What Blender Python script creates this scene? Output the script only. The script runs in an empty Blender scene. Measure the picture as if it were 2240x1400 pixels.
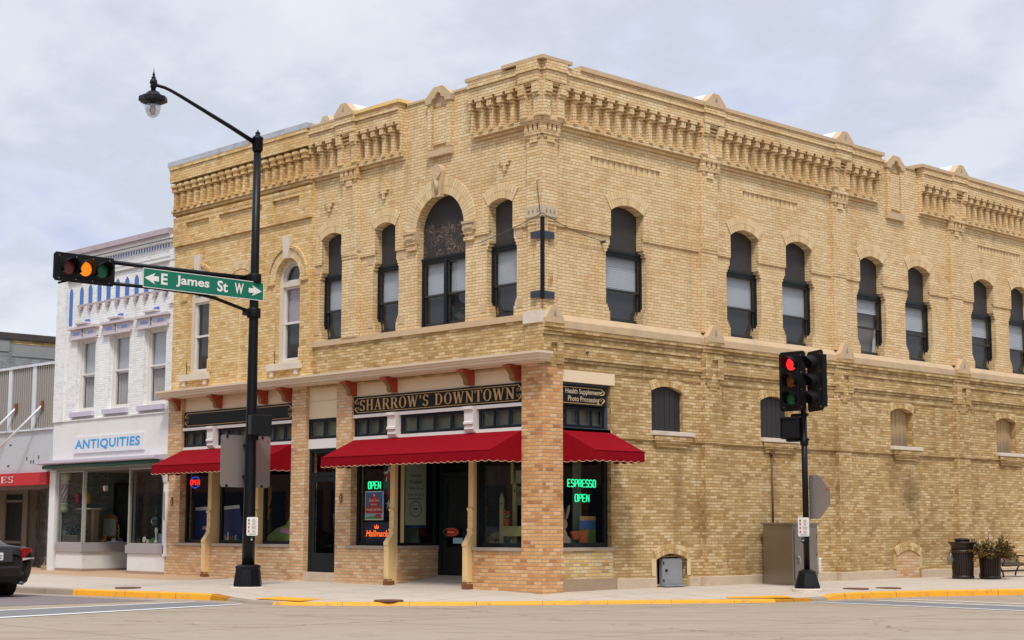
import bpy, math, random
from mathutils import Vector, Matrix
from mathutils.geometry import tessellate_polygon
random.seed(7)
S = bpy.context.scene
COL = S.collection
R = math.radians

# ------------------------------------------------------------------ camera
cam = bpy.data.cameras.new('camera'); camo = bpy.data.objects.new('camera', cam); COL.objects.link(camo)
cam.sensor_width = 36; cam.lens = 3539.2 / 2240 * 36; cam.clip_start = .1; cam.clip_end = 3000
_y, _p, _r = R(46.225), R(7.2856), R(.1105)
_f = Vector((-math.sin(_y) * math.cos(_p), math.cos(_y) * math.cos(_p), math.sin(_p)))
_rt = Vector((math.cos(_y), math.sin(_y), 0)); _up = _rt.cross(_f)
r2 = _rt * math.cos(_r) + _up * math.sin(_r); u2 = r2.cross(_f)
camo.matrix_world = Matrix(((r2.x, u2.x, -_f.x, 22.108), (r2.y, u2.y, -_f.y, -22.003), (r2.z, u2.z, -_f.z, 1.2454), (0, 0, 0, 1)))
S.camera = camo
S.render.resolution_x = 1024; S.render.resolution_y = 640
S.view_settings.view_transform = 'Standard'; S.view_settings.look = 'None'
S.view_settings.exposure = 0.0; S.view_settings.gamma = 1
S.cycles.max_bounces = 8; S.cycles.transparent_max_bounces = 12; S.cycles.caustics_reflective = False; S.cycles.caustics_refractive = False

# ------------------------------------------------------------------ node helper
class NT:
    def __init__(s, tree): s.t = tree; s.n = tree.nodes; s.l = tree.links
    def node(s, typ, **kw):
        n = s.n.new(typ)
        for k, v in kw.items(): setattr(n, k, v)
        return n
    def put(s, sock, v):
        if hasattr(v, 'is_output'): s.l.new(v, sock)
        elif v is not None: sock.default_value = v
    def m(s, op, a, b=None, c=None, clamp=False):
        n = s.node('ShaderNodeMath', operation=op, use_clamp=clamp)
        for i, v in enumerate((a, b, c)):
            if v is not None: s.put(n.inputs[i], v)
        return n.outputs[0]
    def noise(s, vec, scale, detail=3, rough=.55, dim='3D'):
        n = s.node('ShaderNodeTexNoise', noise_dimensions=dim)
        if vec is not None: s.l.new(vec, n.inputs['Vector'])
        n.inputs['Scale'].default_value = scale; n.inputs['Detail'].default_value = detail; n.inputs['Roughness'].default_value = rough
        return n.outputs['Fac']
    def ramp(s, fac, stops, interp='LINEAR'):
        n = s.node('ShaderNodeValToRGB'); n.color_ramp.interpolation = interp
        e = n.color_ramp.elements
        while len(e) > 1: e.remove(e[-1])
        e[0].position = stops[0][0]; e[0].color = c4(stops[0][1])
        for p, c in stops[1:]:
            x = e.new(p); x.color = c4(c)
        s.l.new(fac, n.inputs[0]); return n.outputs[0]
    def mix(s, fac, a, b, blend='MIX'):
        n = s.node('ShaderNodeMix', data_type='RGBA', blend_type=blend)
        s.put(n.inputs[0], fac); s.put(n.inputs[6], c4(a)); s.put(n.inputs[7], c4(b)); return n.outputs[2]
    def xyz(s, v):
        n = s.node('ShaderNodeSeparateXYZ'); s.l.new(v, n.inputs[0]); return n.outputs
    def comb(s, x, y, z):
        n = s.node('ShaderNodeCombineXYZ')
        for i, v in enumerate((x, y, z)): s.put(n.inputs[i], v)
        return n.outputs[0]
def c4(c):
    if hasattr(c, 'is_output'): return c
    if isinstance(c, (int, float)): return (c, c, c, 1)
    return tuple(c) + ((1,) if len(c) == 3 else ())
def srgb(r, g, b):
    f = lambda v: (v / 255 / 12.92) if v <= 10 else ((v / 255 + .055) / 1.055) ** 2.4
    return (f(r), f(g), f(b))

# ------------------------------------------------------------------ world: overcast sky
SUN_EL, SUN_AZ = R(57), math.atan2(.80, -.60)      # the sun stands behind the viewer, over the street corner
sun_dir = Vector((.72 * math.cos(SUN_EL), -.69 * math.cos(SUN_EL), math.sin(SUN_EL)))
W = bpy.data.worlds.new('World'); S.world = W; W.use_nodes = True
t = NT(W.node_tree); t.n.clear()
sky = t.node('ShaderNodeTexSky', sky_type='NISHITA'); sky.sun_disc = False
sky.sun_elevation = SUN_EL; sky.sun_rotation = math.atan2(sun_dir.x, sun_dir.y)
tc = t.node('ShaderNodeTexCoord'); d = tc.outputs['Generated']
X, Y, Z = t.xyz(d)
zz = t.m('MAXIMUM', Z, 0.0)
den = t.m('ADD', zz, .32)
pv = t.comb(t.m('DIVIDE', X, den), t.m('DIVIDE', Y, den), 0.0)
n1 = t.noise(pv, 2.1, 5, .55); n2 = t.noise(pv, 7.0, 5, .55)
cl = t.m('ADD', t.m('MULTIPLY', n1, .68), t.m('MULTIPLY', n2, .32))
cloud = t.ramp(cl, [(.36, (5.9, 6.5, 8.7)), (.44, (7.2, 7.7, 9.1)), (.49, (6.7, 7.1, 8.1)), (.56, (7.9, 8.3, 9.2)), (.66, (8.8, 9.1, 9.8))])
# an overcast sky is brighter overhead than near the horizon
g = t.m('ADD', 1.0, t.m('MULTIPLY', t.m('SMOOTH_MAX', t.m('SUBTRACT', zz, .33), 0.0, .1), 1.2))
cl2 = t.mix(1.0, cloud, t.comb(g, g, g), 'MULTIPLY')
mx = t.mix(.9, sky.outputs[0], cl2)
bg = t.node('ShaderNodeBackground'); t.l.new(mx, bg.inputs[0]); bg.inputs[1].default_value = .1
wo = t.node('ShaderNodeOutputWorld'); t.l.new(bg.outputs[0], wo.inputs[0])
sl = bpy.data.lights.new('sun', 'SUN'); sl.energy = 2.75; sl.angle = R(10); sl.color = (1, .96, .9)
so = bpy.data.objects.new('sun', sl); COL.objects.link(so); so.rotation_euler = sun_dir.to_track_quat('Z', 'Y').to_euler()

# ------------------------------------------------------------------ materials
MATS = {}
def newmat(name):
    m = bpy.data.materials.new(name); m.use_nodes = True
    t = NT(m.node_tree); b = t.n['Principled BSDF']; MATS[name] = m
    return m, t, b
def pos(t): return t.node('ShaderNodeNewGeometry').outputs['Position']
def setb(t, b, **k):
    for kk, v in k.items(): t.put(b.inputs[kk.replace('_', ' ')], c4(v) if kk in ('Base_Color',) else v)
def bump(t, b, h, dist=.01, strength=.6):
    n = t.node('ShaderNodeBump'); n.inputs['Distance'].default_value = dist; n.inputs['Strength'].default_value = strength
    t.l.new(h, n.inputs['Height']); t.l.new(n.outputs[0], b.inputs['Normal'])
def plain(name, col, rough=.6, metal=0.0, var=.12, vscale=3.0, dirt=None, bmp=0.0, spec=.5):
    m, t, b = newmat(name); P = pos(t)
    n = t.noise(P, vscale, 5, .6)
    f = t.m('MULTIPLY_ADD', n, 2 * var, 1 - var)
    c = t.mix(1.0, col, t.comb(f, f, f), 'MULTIPLY')
    if dirt:
        s = t.noise(P, 1.3, 6, .7); s2 = t.m('SMOOTHSTEP' if 0 else 'MULTIPLY', t.m('SUBTRACT', s, .52, clamp=True), 5.0, clamp=True)
        c = t.mix(t.m('MULTIPLY', s2, .7), c, dirt)
    setb(t, b, Base_Color=c, Roughness=rough, Metallic=metal)
    b.inputs['Specular IOR Level'].default_value = spec
    if bmp: bump(t, b, t.noise(P, 40, 4, .6), .01, bmp)
    return m
def wall_uv(t):
    g = t.node('ShaderNodeNewGeometry'); P = t.xyz(g.outputs['Position']); N = t.xyz(g.outputs['True Normal'])
    isx = t.m('GREATER_THAN', t.m('ABSOLUTE', N[0]), t.m('ABSOLUTE', N[1]))
    u = t.m('ADD', t.m('MULTIPLY', P[1], isx), t.m('MULTIPLY', P[0], t.m('SUBTRACT', 1.0, isx)))
    return u, P[2], g.outputs['Position'], isx
def brick(name, ramp, mortar, h=.0637, w=.214, joint=.0048, stain=None, stain_amt=.5, bmp=.8, rough=.85, soot=None, header=7, mixm=1.0, streak=0.0):
    m, t, b = newmat(name); u, v, P, isx = wall_uv(t)
    # slightly uneven courses
    wob = t.noise(P, 2.2, 2, .5); wob2 = t.noise(P, 26.0, 2, .5)
    v2 = t.m('ADD', v, t.m('MULTIPLY_ADD', wob, .012, t.m('MULTIPLY_ADD', wob2, .0075, -.0095)))
    u0 = t.m('ADD', u, t.m('MULTIPLY_ADD', wob2, .010, -.005))
    V = t.m('DIVIDE', v2, h); row = t.m('FLOOR', V); fv = t.m('FRACT', V)
    hd = t.m('LESS_THAN', t.m('FLOORED_MODULO', row, float(header)), .5) if header else 0.0
    ww = t.m('SUBTRACT', w, t.m('MULTIPLY', hd, w / 2)) if header else w
    rj = t.node('ShaderNodeTexWhiteNoise', noise_dimensions='1D'); t.l.new(row, rj.inputs['W'])
    U = t.m('ADD', t.m('DIVIDE', u0, ww), t.m('ADD', t.m('MULTIPLY', t.m('FLOORED_MODULO', row, 2.0), .5), t.m('MULTIPLY', rj.outputs['Value'], .16)))
    col = t.m('FLOOR', U); fu = t.m('FRACT', U)
    du = t.m('MULTIPLY_ADD', t.m('MINIMUM', fu, t.m('SUBTRACT', 1.0, fu)), ww, .0012)
    dv = t.m('MULTIPLY', t.m('MINIMUM', fv, t.m('SUBTRACT', 1.0, fv)), h)
    dd = t.m('ADD', t.m('MINIMUM', du, dv), t.m('MULTIPLY_ADD', wob2, .003, -.0015))
    mr = t.node('ShaderNodeMapRange', interpolation_type='SMOOTHSTEP'); t.l.new(dd, mr.inputs[0])
    mr.inputs[1].default_value = joint - .0022; mr.inputs[2].default_value = joint + .0022
    mask = mr.outputs[0]
    wn = t.node('ShaderNodeTexWhiteNoise', noise_dimensions='3D')
    t.l.new(t.comb(col, row, t.m('MULTIPLY', isx, 37.0)), wn.inputs[0])
    c = t.ramp(wn.outputs['Value'], ramp)
    fn = t.m('MULTIPLY_ADD', t.noise(P, 18, 4, .65), .22, .89)
    c = t.mix(1.0, c, t.comb(fn, fn, fn), 'MULTIPLY')
    if stain:
        s = t.noise(P, .8, 6, .62); s = t.m('MULTIPLY', t.m('SUBTRACT', s, .44, clamp=True), 4.5, clamp=True)
        c = t.mix(t.m('MULTIPLY', s, stain_amt), c, stain, 'MULTIPLY')
    if streak:
        vv = t.comb(t.m('MULTIPLY', t.xyz(P)[0], 2.2), t.m('MULTIPLY', t.xyz(P)[1], 2.2), t.m('MULTIPLY', t.xyz(P)[2], .35))
        s = t.noise(vv, 1.1, 4, .6); s = t.m('MULTIPLY', t.m('SUBTRACT', s, .54, clamp=True), 6.0, clamp=True)
        c = t.mix(t.m('MULTIPLY', s, streak), c, (.60, .55, .50), 'MULTIPLY')
    if soot:
        for cx_, cy_, cz_, rr_, am_ in soot:
            vd = t.node('ShaderNodeVectorMath', operation='DISTANCE'); t.l.new(P, vd.inputs[0]); vd.inputs[1].default_value = (cx_, cy_, cz_)
            q = t.m('MULTIPLY', t.m('SUBTRACT', 1.0, t.m('DIVIDE', t.m('ADD', vd.outputs['Value'], t.m('MULTIPLY_ADD', t.noise(P, 5, 4, .7), .7, -.35)), rr_), clamp=True), am_, clamp=True)
            c = t.mix(q, c, (.50, .46, .42), 'MULTIPLY')
    big = t.m('MULTIPLY_ADD', t.noise(P, .33, 5, .6), .42, .79); c = t.mix(1.0, c, t.comb(t.m('POWER', big, .8), big, t.m('POWER', big, 1.25)), 'MULTIPLY')
    mc = t.mix(t.noise(P, 1.4, 4, .6), mortar, tuple(x * .72 for x in mortar))
    c = t.mix(t.m('MULTIPLY_ADD', mask, mixm, 1 - mixm), mc, c)
    setb(t, b, Base_Color=c, Roughness=rough); b.inputs['Specular IOR Level'].default_value = .25
    bump(t, b, t.m('ADD', mask, t.m('MULTIPLY', t.noise(P, 60, 3, .6), .25)), .006, bmp)
    return m
CR = [(0, (.63, .43, .215)), (.08, (.69, .49, .255)), (.32, (.735, .545, .30)), (.6, (.76, .575, .325)), (.86, (.785, .62, .375)), (1, (.73, .52, .28))]
brick('brick_cream', CR, (.37, .25, .125), stain=(.86, .70, .52), stain_amt=.5, streak=.45)
CR2 = [(0, (.40, .25, .098)), (.16, (.48, .315, .128)), (.42, (.545, .375, .165)), (.66, (.60, .43, .205)), (.90, (.70, .54, .31)), (1, (.62, .42, .20))]
brick('brick_cream_worn', CR2, (.37, .255, .13), joint=.0058, stain=(.70, .62, .52), stain_amt=.75, bmp=1.0, streak=.6, soot=[(-.08, 12.9, 2.1, .65, 1.4), (-.08, 12.2, 2.75, .6, .8), (-.08, 8.6, 4.7, .9, .6), (-.08, 3.0, 4.75, .9, .5), (-.08, 6.2, 4.6, .6, .4)])
CR3 = [(0, (.56, .35, .13)), (.12, (.65, .43, .18)), (.45, (.72, .495, .225)), (.8, (.765, .555, .275)), (1, (.79, .62, .36))]
brick('brick_annex', CR3, (.45, .33, .18), stain=(.86, .72, .54), stain_amt=.6, streak=.3)
brick('brick_orange', [(0, (.40, .17, .07)), (.10, (.58, .275, .105)), (.3, (.65, .34, .135)), (.62, (.69, .385, .165)), (.9, (.71, .44, .215)), (1, (.76, .51, .31))],
      (.44, .34, .24), h=.0700, w=.203, joint=.0068, stain=(.92, .86, .8), stain_amt=.3, bmp=.8, header=0)
brick('brick_tan', [(0, (.52, .27, .125)), (.2, (.62, .36, .175)), (.5, (.66, .41, .21)), (.8, (.69, .45, .25)), (1, (.73, .53, .34))],
      (.45, .37, .27), h=.0700, w=.203, joint=.0068, stain=(.9, .84, .8), stain_amt=.3, bmp=.8, header=0)
brick('brick_base', [(0, (.42, .26, .08)), (.3, (.62, .42, .16)), (.6, (.70, .50, .23)), (1, (.66, .52, .32))], (.44, .37, .28), h=.068, w=.205, joint=.007, header=0)
brick('brick_white', [(0, (.74, .73, .70)), (.2, (.82, .82, .80)), (1, (.87, .87, .86))], (.70, .69, .67), joint=.0035, bmp=1.0, stain=(.90, .88, .84), stain_amt=.4, streak=.2, mixm=.7)
brick('brick_grey', [(0, (.27, .28, .28)), (.5, (.36, .38, .38)), (1, (.43, .44, .44))], (.26, .25, .24), stain=(.8, .78, .76), stain_amt=.5, streak=.6)
brick('brick_far', [(0, (.25, .12, .08)), (.5, (.32, .17, .11)), (1, (.38, .22, .15))], (.3, .27, .24), header=0)
def brick_single(name, ramp):
    m, t, b = newmat(name); g = t.node('ShaderNodeNewGeometry')
    c = t.ramp(g.outputs['Random Per Island'], ramp)
    fn = t.m('MULTIPLY_ADD', t.noise(g.outputs['Position'], 20, 4, .65), .36, .82)
    c = t.mix(1.0, c, t.comb(fn, fn, fn), 'MULTIPLY')
    setb(t, b, Base_Color=c, Roughness=.85); b.inputs['Specular IOR Level'].default_value = .25
    bump(t, b, t.noise(g.outputs['Position'], 60, 3, .6), .004, .5)
brick_single('brick_loose', [(p_, tuple(v_ * .93 for v_ in c_)) for p_, c_ in CR]); brick_single('brick_loose_worn', CR2)
plain('stone', (.56, .405, .24), .8, var=.14, vscale=4, dirt=(.36, .29, .22), bmp=.3)
plain('stone_light', (.66, .57, .46), .8, var=.14, vscale=5, dirt=(.42, .36, .30), bmp=.3)
plain('limestone', (.56, .44, .31), .85, var=.16, vscale=5, dirt=(.40, .33, .25), bmp=.5)
plain('grey_sill', (.36, .29, .23), .8, var=.15, vscale=9)
plain('cream_paint', (.80, .63, .42), .55, var=.05, vscale=2)
plain('trim_paint', (.76, .62, .46), .5, var=.06, vscale=3)
plain('post_paint', (.74, .52, .245), .5, var=.06, vscale=6)
plain('rust', (.20, .075, .025), .9, var=.5, vscale=30, bmp=.5)
plain('white_trim', (.72, .68, .64), .5, var=.06)
plain('window_trim', (.66, .58, .48), .5, var=.08)
plain('black_paint', (.012, .013, .016), .42, var=.2, spec=.22)
plain('frame_black', (.010, .014, .016), .35, var=.2, spec=.22)
plain('frame_dark', (.030, .027, .026), .5, var=.25, vscale=8)
plain('blue_grey', (.05, .062, .085), .5)
plain('bracket_red', (.36, .055, .018), .5, var=.15)
plain('bracket_gold', (.22, .13, .035), .6, var=.4, vscale=30, bmp=.5)
plain('gold', (.56, .35, .13), .5, var=.12, vscale=20)
plain('gold_pale', (.58, .46, .31), .5, var=.1, vscale=20)
plain('sign_black', (.008, .009, .009), .4, var=.2, spec=.22)
plain('metal_cap', (.50, .52, .55), .45, .3, var=.25, vscale=6, dirt=(.16, .11, .09))
plain('metal_white', (.74, .77, .80), .4, .2, var=.1, dirt=(.5, .5, .52))
plain('yellow_cap', (.80, .56, .20), .5, var=.08)
plain('roof_dark', (.05, .05, .05), .9)
plain('steel_band', (.045, .055, .08), .5, .3, var=.3, vscale=20)
plain('rust_stain', (.55, .25, .08), .9, var=.35, vscale=12)
plain('white_paint', (.75, .745, .73), .6, var=.05, dirt=(.62, .59, .54))
plain('stucco', (.74, .72, .69), .8, var=.05, vscale=2, dirt=(.64, .58, .52), bmp=.15)
plain('lavender', (.56, .50, .60), .55, var=.08, vscale=8, dirt=(.48, .44, .47))
plain('lavender_dirty', (.46, .385, .41), .6, var=.15, vscale=6, dirt=(.34, .29, .30))
plain('hood_pale', (.62, .55, .57), .6, var=.12, vscale=9, dirt=(.40, .36, .38))
plain('blue_paint', (.065, .17, .50), .5, var=.1)
plain('blue_sky_paint', (.24, .36, .66), .5, var=.1)
plain('grey_panel', (.35, .32, .33), .5, var=.05)
plain('shop_brown', (.20, .155, .115), .6)
plain('tar_edge', (.07, .055, .05), .9, var=.5, vscale=5)
plain('cement_grey', (.30, .30, .29), .9, var=.2, vscale=2)
plain('door_bronze', (.16, .13, .10), .5)
plain('grey_trim', (.40, .39, .34), .45, .2)
plain('tan_stone', (.36, .26, .17), .85, var=.12, vscale=6, bmp=.3)
plain('sign_blue', (.05, .33, .66), .5)
plain('corrugated', (.38, .345, .315), .45, .2, var=.06)
plain('panel_white', (.55, .56, .58), .45, .1, var=.05, dirt=(.46, .45, .45))
plain('fascia_red', (.52, .012, .018), .5, var=.05)
plain('lettering_grey', (.62, .60, .58), .5)
plain('interior_dark', (.085, .072, .055), .8, var=.3)
plain('interior_mid', (.20, .165, .13), .8, var=.2)
plain('blind_white', (.62, .64, .66), .6, var=.04)
plain('blind_dark', (.032, .032, .032), .7, var=.1)
plain('curtain', (.50, .48, .47), .8, var=.1, vscale=10)
plain('shade_green', (.20, .22, .17), .7, var=.1)
plain('board_dark', (.042, .038, .036), .6, var=.3, vscale=2.2, spec=.35)
plain('shutter_dark', (.022, .020, .022), .6, var=.3)
plain('drop_grey', (.30, .24, .18), .9, var=.2)
plain('galv', (.36, .38, .40), .4, .5, var=.12, vscale=5)
plain('steel_cabinet', (.33, .30, .265), .28, .85, var=.10, vscale=3)
plain('sign_back', (.40, .37, .355), .35, .7, var=.08, vscale=2.5)
plain('pole_black', (.006, .0065, .008), .38, var=.2, spec=.22)
plain('housing_black', (.007, .007, .008), .5, var=.2, spec=.22)
plain('sign_green', (.004, .165, .105), .4, var=.03)
plain('sign_white', (.80, .80, .78), .4, var=.03)
plain('sticker', (.72, .71, .67), .5, var=.03)
plain('ink', (.03, .03, .03), .6); plain('ink_red', (.35, .03, .02), .6); plain('ink_grey', (.07, .08, .08), .6)
plain('lens_red_off', (.14, .012, .005), .25); plain('lens_amber_off', (.18, .07, .008), .25); plain('lens_green_off', (.003, .12, .05), .25)
plain('brown_metal', (.030, .017, .012), .45, .2, var=.25)
plain('needle_green', (.055, .075, .015), .8, var=.3, vscale=12); plain('needle_orange', (.21, .095, .015), .8, var=.3, vscale=12)
plain('twig', (.10, .055, .03), .8)
plain('car_paint', (.022, .021, .021), .25, .5, var=.05)
plain('tyre', (.012, .012, .012), .8); plain('rim', (.40, .40, .42), .3, .8); plain('chrome', (.7, .7, .7), .12, 1.0)
plain('tail_red', (.26, .008, .010), .2); plain('tail_clear', (.6, .55, .55), .2)
plain('manhole_rust', (.155, .075, .045), .75, .2, var=.3, vscale=25, bmp=.6)
plain('line_white', (.74, .74, .72), .7, var=.1, vscale=5)
plain('wood_green', (.26, .25, .105), .7, var=.15, vscale=9); plain('pot_orange', (.42, .10, .03), .7); plain('flower_red', (.55, .03, .02), .6)
plain('wood_tan', (.34, .235, .155), .7, var=.15, vscale=14); plain('straw', (.34, .25, .13), .9, var=.3, vscale=30)
plain('poster_blue', (.05, .17, .42), .5); plain('poster_red', (.50, .03, .03), .5); plain('poster_white', (.72, .72, .72), .5); plain('poster_green', (.08, .30, .08), .5)
plain('poster_sky', (.30, .50, .65), .5, var=.2); plain('navy', (.012, .018, .06), .4, var=.3); plain('poster_mint', (.34, .38, .31), .6)
plain('van_blue', (.012, .035, .17), .3, var=.6, vscale=4); plain('lime', (.16, .24, .05), .5, var=.3, vscale=8); plain('pink', (.50, .22, .36), .5); plain('chick', (.34, .22, .02), .7, var=.1)
plain('pole_mint', (.38, .45, .30), .4); plain('barber_white', (.60, .55, .50), .4); plain('glass_red', (.22, .01, .02), .15); plain('glass_amber', (.45, .20, .02), .15)
plain('mirror_frame', (.16, .075, .025), .4); plain('mirror', (.34, .36, .32), .4, .3); plain('brass', (.45, .25, .06), .35, .6)
plain('tinsel', (.03, .06, .06), .15, .6, var=.8, vscale=30)
def emis(name, col, st):
    m, t, b = newmat(name); setb(t, b, Base_Color=(.02, .02, .02)); b.inputs['Emission Color'].default_value = c4(col); b.inputs['Emission Strength'].default_value = st
emis('neon_green', (.02, 1, .42), 1.4); emis('neon_red', (1, .02, .015), 1.4); emis('neon_blue', (.02, .12, 1), .8); emis('neon_orange', (1, .13, .015), 1.5)
def lens(name, a, bcol, st):
    m, t, b = newmat(name); v = t.node('ShaderNodeTexVoronoi'); v.inputs['Scale'].default_value = 55; t.l.new(pos(t), v.inputs[0])
    c = t.mix(t.m('MULTIPLY', v.outputs['Distance'], 1.6, clamp=True), a, bcol)
    setb(t, b, Base_Color=(.05, .02, .01)); t.l.new(c, b.inputs['Emission Color']); b.inputs['Emission Strength'].default_value = st
lens('lens_amber_on', (1, .36, .01), (.9, .20, .003), 1.15); lens('lens_red_on', (1, .10, .10), (.95, .006, .018), 1.15)
emis('lamp_glow', (1, .5, .05), 1.2)
def glass(name, tint=(.9, .93, .92), base=.0, rough=.0, boost=1.0):
    m = bpy.data.materials.new(name); m.use_nodes = True; t = NT(m.node_tree); t.n.clear(); MATS[name] = m
    tr = t.node('ShaderNodeBsdfTransparent'); tr.inputs[0].default_value = c4(tint)
    gl = t.node('ShaderNodeBsdfGlossy'); gl.inputs['Roughness'].default_value = rough
    n = t.node('ShaderNodeBump'); n.inputs['Distance'].default_value = .002; n.inputs['Strength'].default_value = .06
    t.l.new(t.noise(pos(t), 1.5, 2, .5), n.inputs['Height']); t.l.new(n.outputs[0], gl.inputs['Normal'])
    ge = t.node('ShaderNodeNewGeometry'); dt = t.node('ShaderNodeVectorMath', operation='DOT_PRODUCT'); t.l.new(ge.outputs['Incoming'], dt.inputs[0]); t.l.new(ge.outputs['Normal'], dt.inputs[1])
    sch = t.m('MULTIPLY_ADD', t.m('POWER', t.m('SUBTRACT', 1.0, t.m('ABSOLUTE', dt.outputs['Value']), clamp=True), 5.0), .9, .045)
    mx = t.node('ShaderNodeMixShader'); t.l.new(t.m('MULTIPLY_ADD', sch, boost, base, clamp=True), mx.inputs[0])
    t.l.new(tr.outputs[0], mx.inputs[1]); t.l.new(gl.outputs[0], mx.inputs[2])
    o = t.node('ShaderNodeOutputMaterial'); t.l.new(mx.outputs[0], o.inputs[0])
glass('glass', (.90, .94, .90), .01, boost=1.3); glass('glass_upper', (.86, .88, .89), .015, boost=1.1); glass('globe_glass', (.85, .85, .85), .15); glass('plastic_film', (.75, .73, .71), .06, .12, 1.5)
def awning_mat():
    m, t, b = newmat('awning_red'); P = pos(t)
    f = t.m('MULTIPLY_ADD', t.noise(P, 3, 4, .6), .25, .875)
    c = t.mix(1.0, (.235, .004, .010), t.comb(f, f, f), 'MULTIPLY')
    setb(t, b, Base_Color=c, Roughness=.85); b.inputs['Specular IOR Level'].default_value = .06
    bump(t, b, t.m('ADD', t.m('MULTIPLY', t.noise(P, 250, 2, .5), .04), t.noise(P, 2.6, 3, .5)), .05, .45)
awning_mat(); plain('awning_edge', (.50, .36, .22), .8); plain('awning_green', (.02, .09, .07), .7, var=.3)
def wood_board(name, base, dark, zs=1.0):
    m, t, b = newmat(name); P = t.xyz(pos(t))
    v = t.comb(t.m('MULTIPLY', P[0], 1.3), t.m('MULTIPLY', P[1], 1.3), t.m('MULTIPLY', P[2], 2.6))
    nn = t.m('FRACT', t.m('MULTIPLY', t.noise(v, 1.6, 2, .5), 15.0)); ln = t.m('SUBTRACT', 1.0, t.m('MULTIPLY', t.m('ABSOLUTE', t.m('SUBTRACT', nn, .5)), 4.5), clamp=True)
    br = t.m('MULTIPLY', t.m('SUBTRACT', t.noise(pos(t), 4.5, 4, .65), .42, clamp=True), 7.0, clamp=True)
    msk = t.m('MULTIPLY', t.m('SUBTRACT', t.m('ADD', 7.55, t.m('MULTIPLY', t.noise(pos(t), 2.5, 3, .6), .25)), P[2], clamp=True), 9.0, clamp=True)
    c = t.mix(t.m('MULTIPLY', t.m('MULTIPLY', ln, br), msk), dark, base)
    setb(t, b, Base_Color=c, Roughness=.7)
wood_board('plywood_worn', (.27, .17, .11), (.030, .025, .024))
def planks_worn():
    m, t, b = newmat('planks_tan'); P = t.xyz(pos(t))
    nz = t.noise(t.comb(t.m('MULTIPLY', P[0], 25.0), t.m('MULTIPLY', P[1], 25.0), P[2]), 1, 4, .6)
    low = t.m('MULTIPLY', t.m('SUBTRACT', t.m('ADD', 3.46, t.m('MULTIPLY', nz, .5)), P[2], clamp=True), 3.0, clamp=True)
    c = t.mix(t.m('MULTIPLY', low, nz), t.mix(nz, (.34, .22, .10), (.52, .38, .20)), (.05, .05, .06))
    setb(t, b, Base_Color=c, Roughness=.8)
planks_worn()
def concrete(name, c1, c2, joint=None, jcol=.7, streaks=0.0, stain=.25, sc=.6):
    m, t, b = newmat(name); Pv = pos(t); P = t.xyz(Pv)
    n = t.noise(Pv, sc, 6, .62); c = t.mix(n, c1, c2)
    f = t.m('MULTIPLY_ADD', t.noise(Pv, 45, 3, .6), .16, .92); c = t.mix(1.0, c, t.comb(f, f, f), 'MULTIPLY')
    s = t.m('MULTIPLY', t.m('SUBTRACT', t.noise(Pv, 1.9, 6, .7), .55, clamp=True), 5, clamp=True)
    c = t.mix(t.m('MULTIPLY', s, stain), c, (.5, .46, .42), 'MULTIPLY')
    if streaks:
        v = t.comb(t.m('MULTIPLY', t.m('ADD', P[0], P[1]), .12), t.m('MULTIPLY', t.m('SUBTRACT', P[1], P[0]), 1.3), 0.0)
        s = t.m('MULTIPLY', t.m('SUBTRACT', t.noise(v, 1.2, 4, .6), .5, clamp=True), 4, clamp=True)
        c = t.mix(t.m('MULTIPLY', s, streaks), c, (.72, .64, .56), 'MULTIPLY')
    if streaks:
        vo = t.node('ShaderNodeTexVoronoi', feature='DISTANCE_TO_EDGE'); vo.inputs['Scale'].default_value = .16
        wv_ = t.noise(Pv, 1.2, 4, .6); t.l.new(t.comb(t.m('ADD', P[0], wv_), t.m('ADD', P[1], t.m('MULTIPLY', wv_, 1.7)), 0.0), vo.inputs[0])
        ck = t.m('MULTIPLY', t.m('LESS_THAN', vo.outputs['Distance'], .0022), t.m('GREATER_THAN', t.noise(Pv, .11, 2, .5), .50))
        c = t.mix(t.m('MULTIPLY', ck, .7), c, (.30, .26, .22), 'MULTIPLY')
        oil = t.m('MULTIPLY', t.m('SUBTRACT', t.noise(Pv, .9, 3, .5), .66, clamp=True), 8, clamp=True); c = t.mix(t.m('MULTIPLY', oil, .5), c, (.55, .52, .48), 'MULTIPLY')
    if joint:
        jj = None
        for ax in (0, 1):
            fr = t.m('FRACT', t.m('ADD', t.m('DIVIDE', P[ax], joint[ax]), .37)); dd = t.m('MULTIPLY', t.m('MINIMUM', fr, t.m('SUBTRACT', 1.0, fr)), joint[ax])
            k = t.m('LESS_THAN', dd, joint[2]); jj = k if jj is None else t.m('MAXIMUM', jj, k)
        c = t.mix(t.m('MULTIPLY', jj, jcol), c, (.45, .40, .34), 'MULTIPLY')
    setb(t, b, Base_Color=c, Roughness=.85); b.inputs['Specular IOR Level'].default_value = .25
    bump(t, b, t.noise(Pv, 80, 3, .6), .004, .3)
concrete('road_concrete', (.385, .315, .24), (.31, .25, .19), (4.6, 4.6, .016), .9, .8, .5)
concrete('sidewalk_concrete', (.545, .475, .395), (.455, .39, .32), (1.5, 1.5, .010), .9, 0, .45)
concrete('paver_tan', (.50, .33, .20), (.44, .30, .19), (.6, .6, .006), .5, 0, .3)
concrete('asphalt_grey', (.225, .19, .185), (.18, .155, .15), None, 0, 0, .3, 1.5)
concrete('crosswalk_grey', (.215, .21, .21), (.17, .17, .175), None, 0, 0, .2, 1.5)
concrete('kerb_grey', (.36, .29, .22), (.27, .22, .17), (1.5, 50, .01), .7, 0, .5, 2)
concrete('terrain_ground', (.20, .20, .15), (.14, .15, .10))
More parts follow.
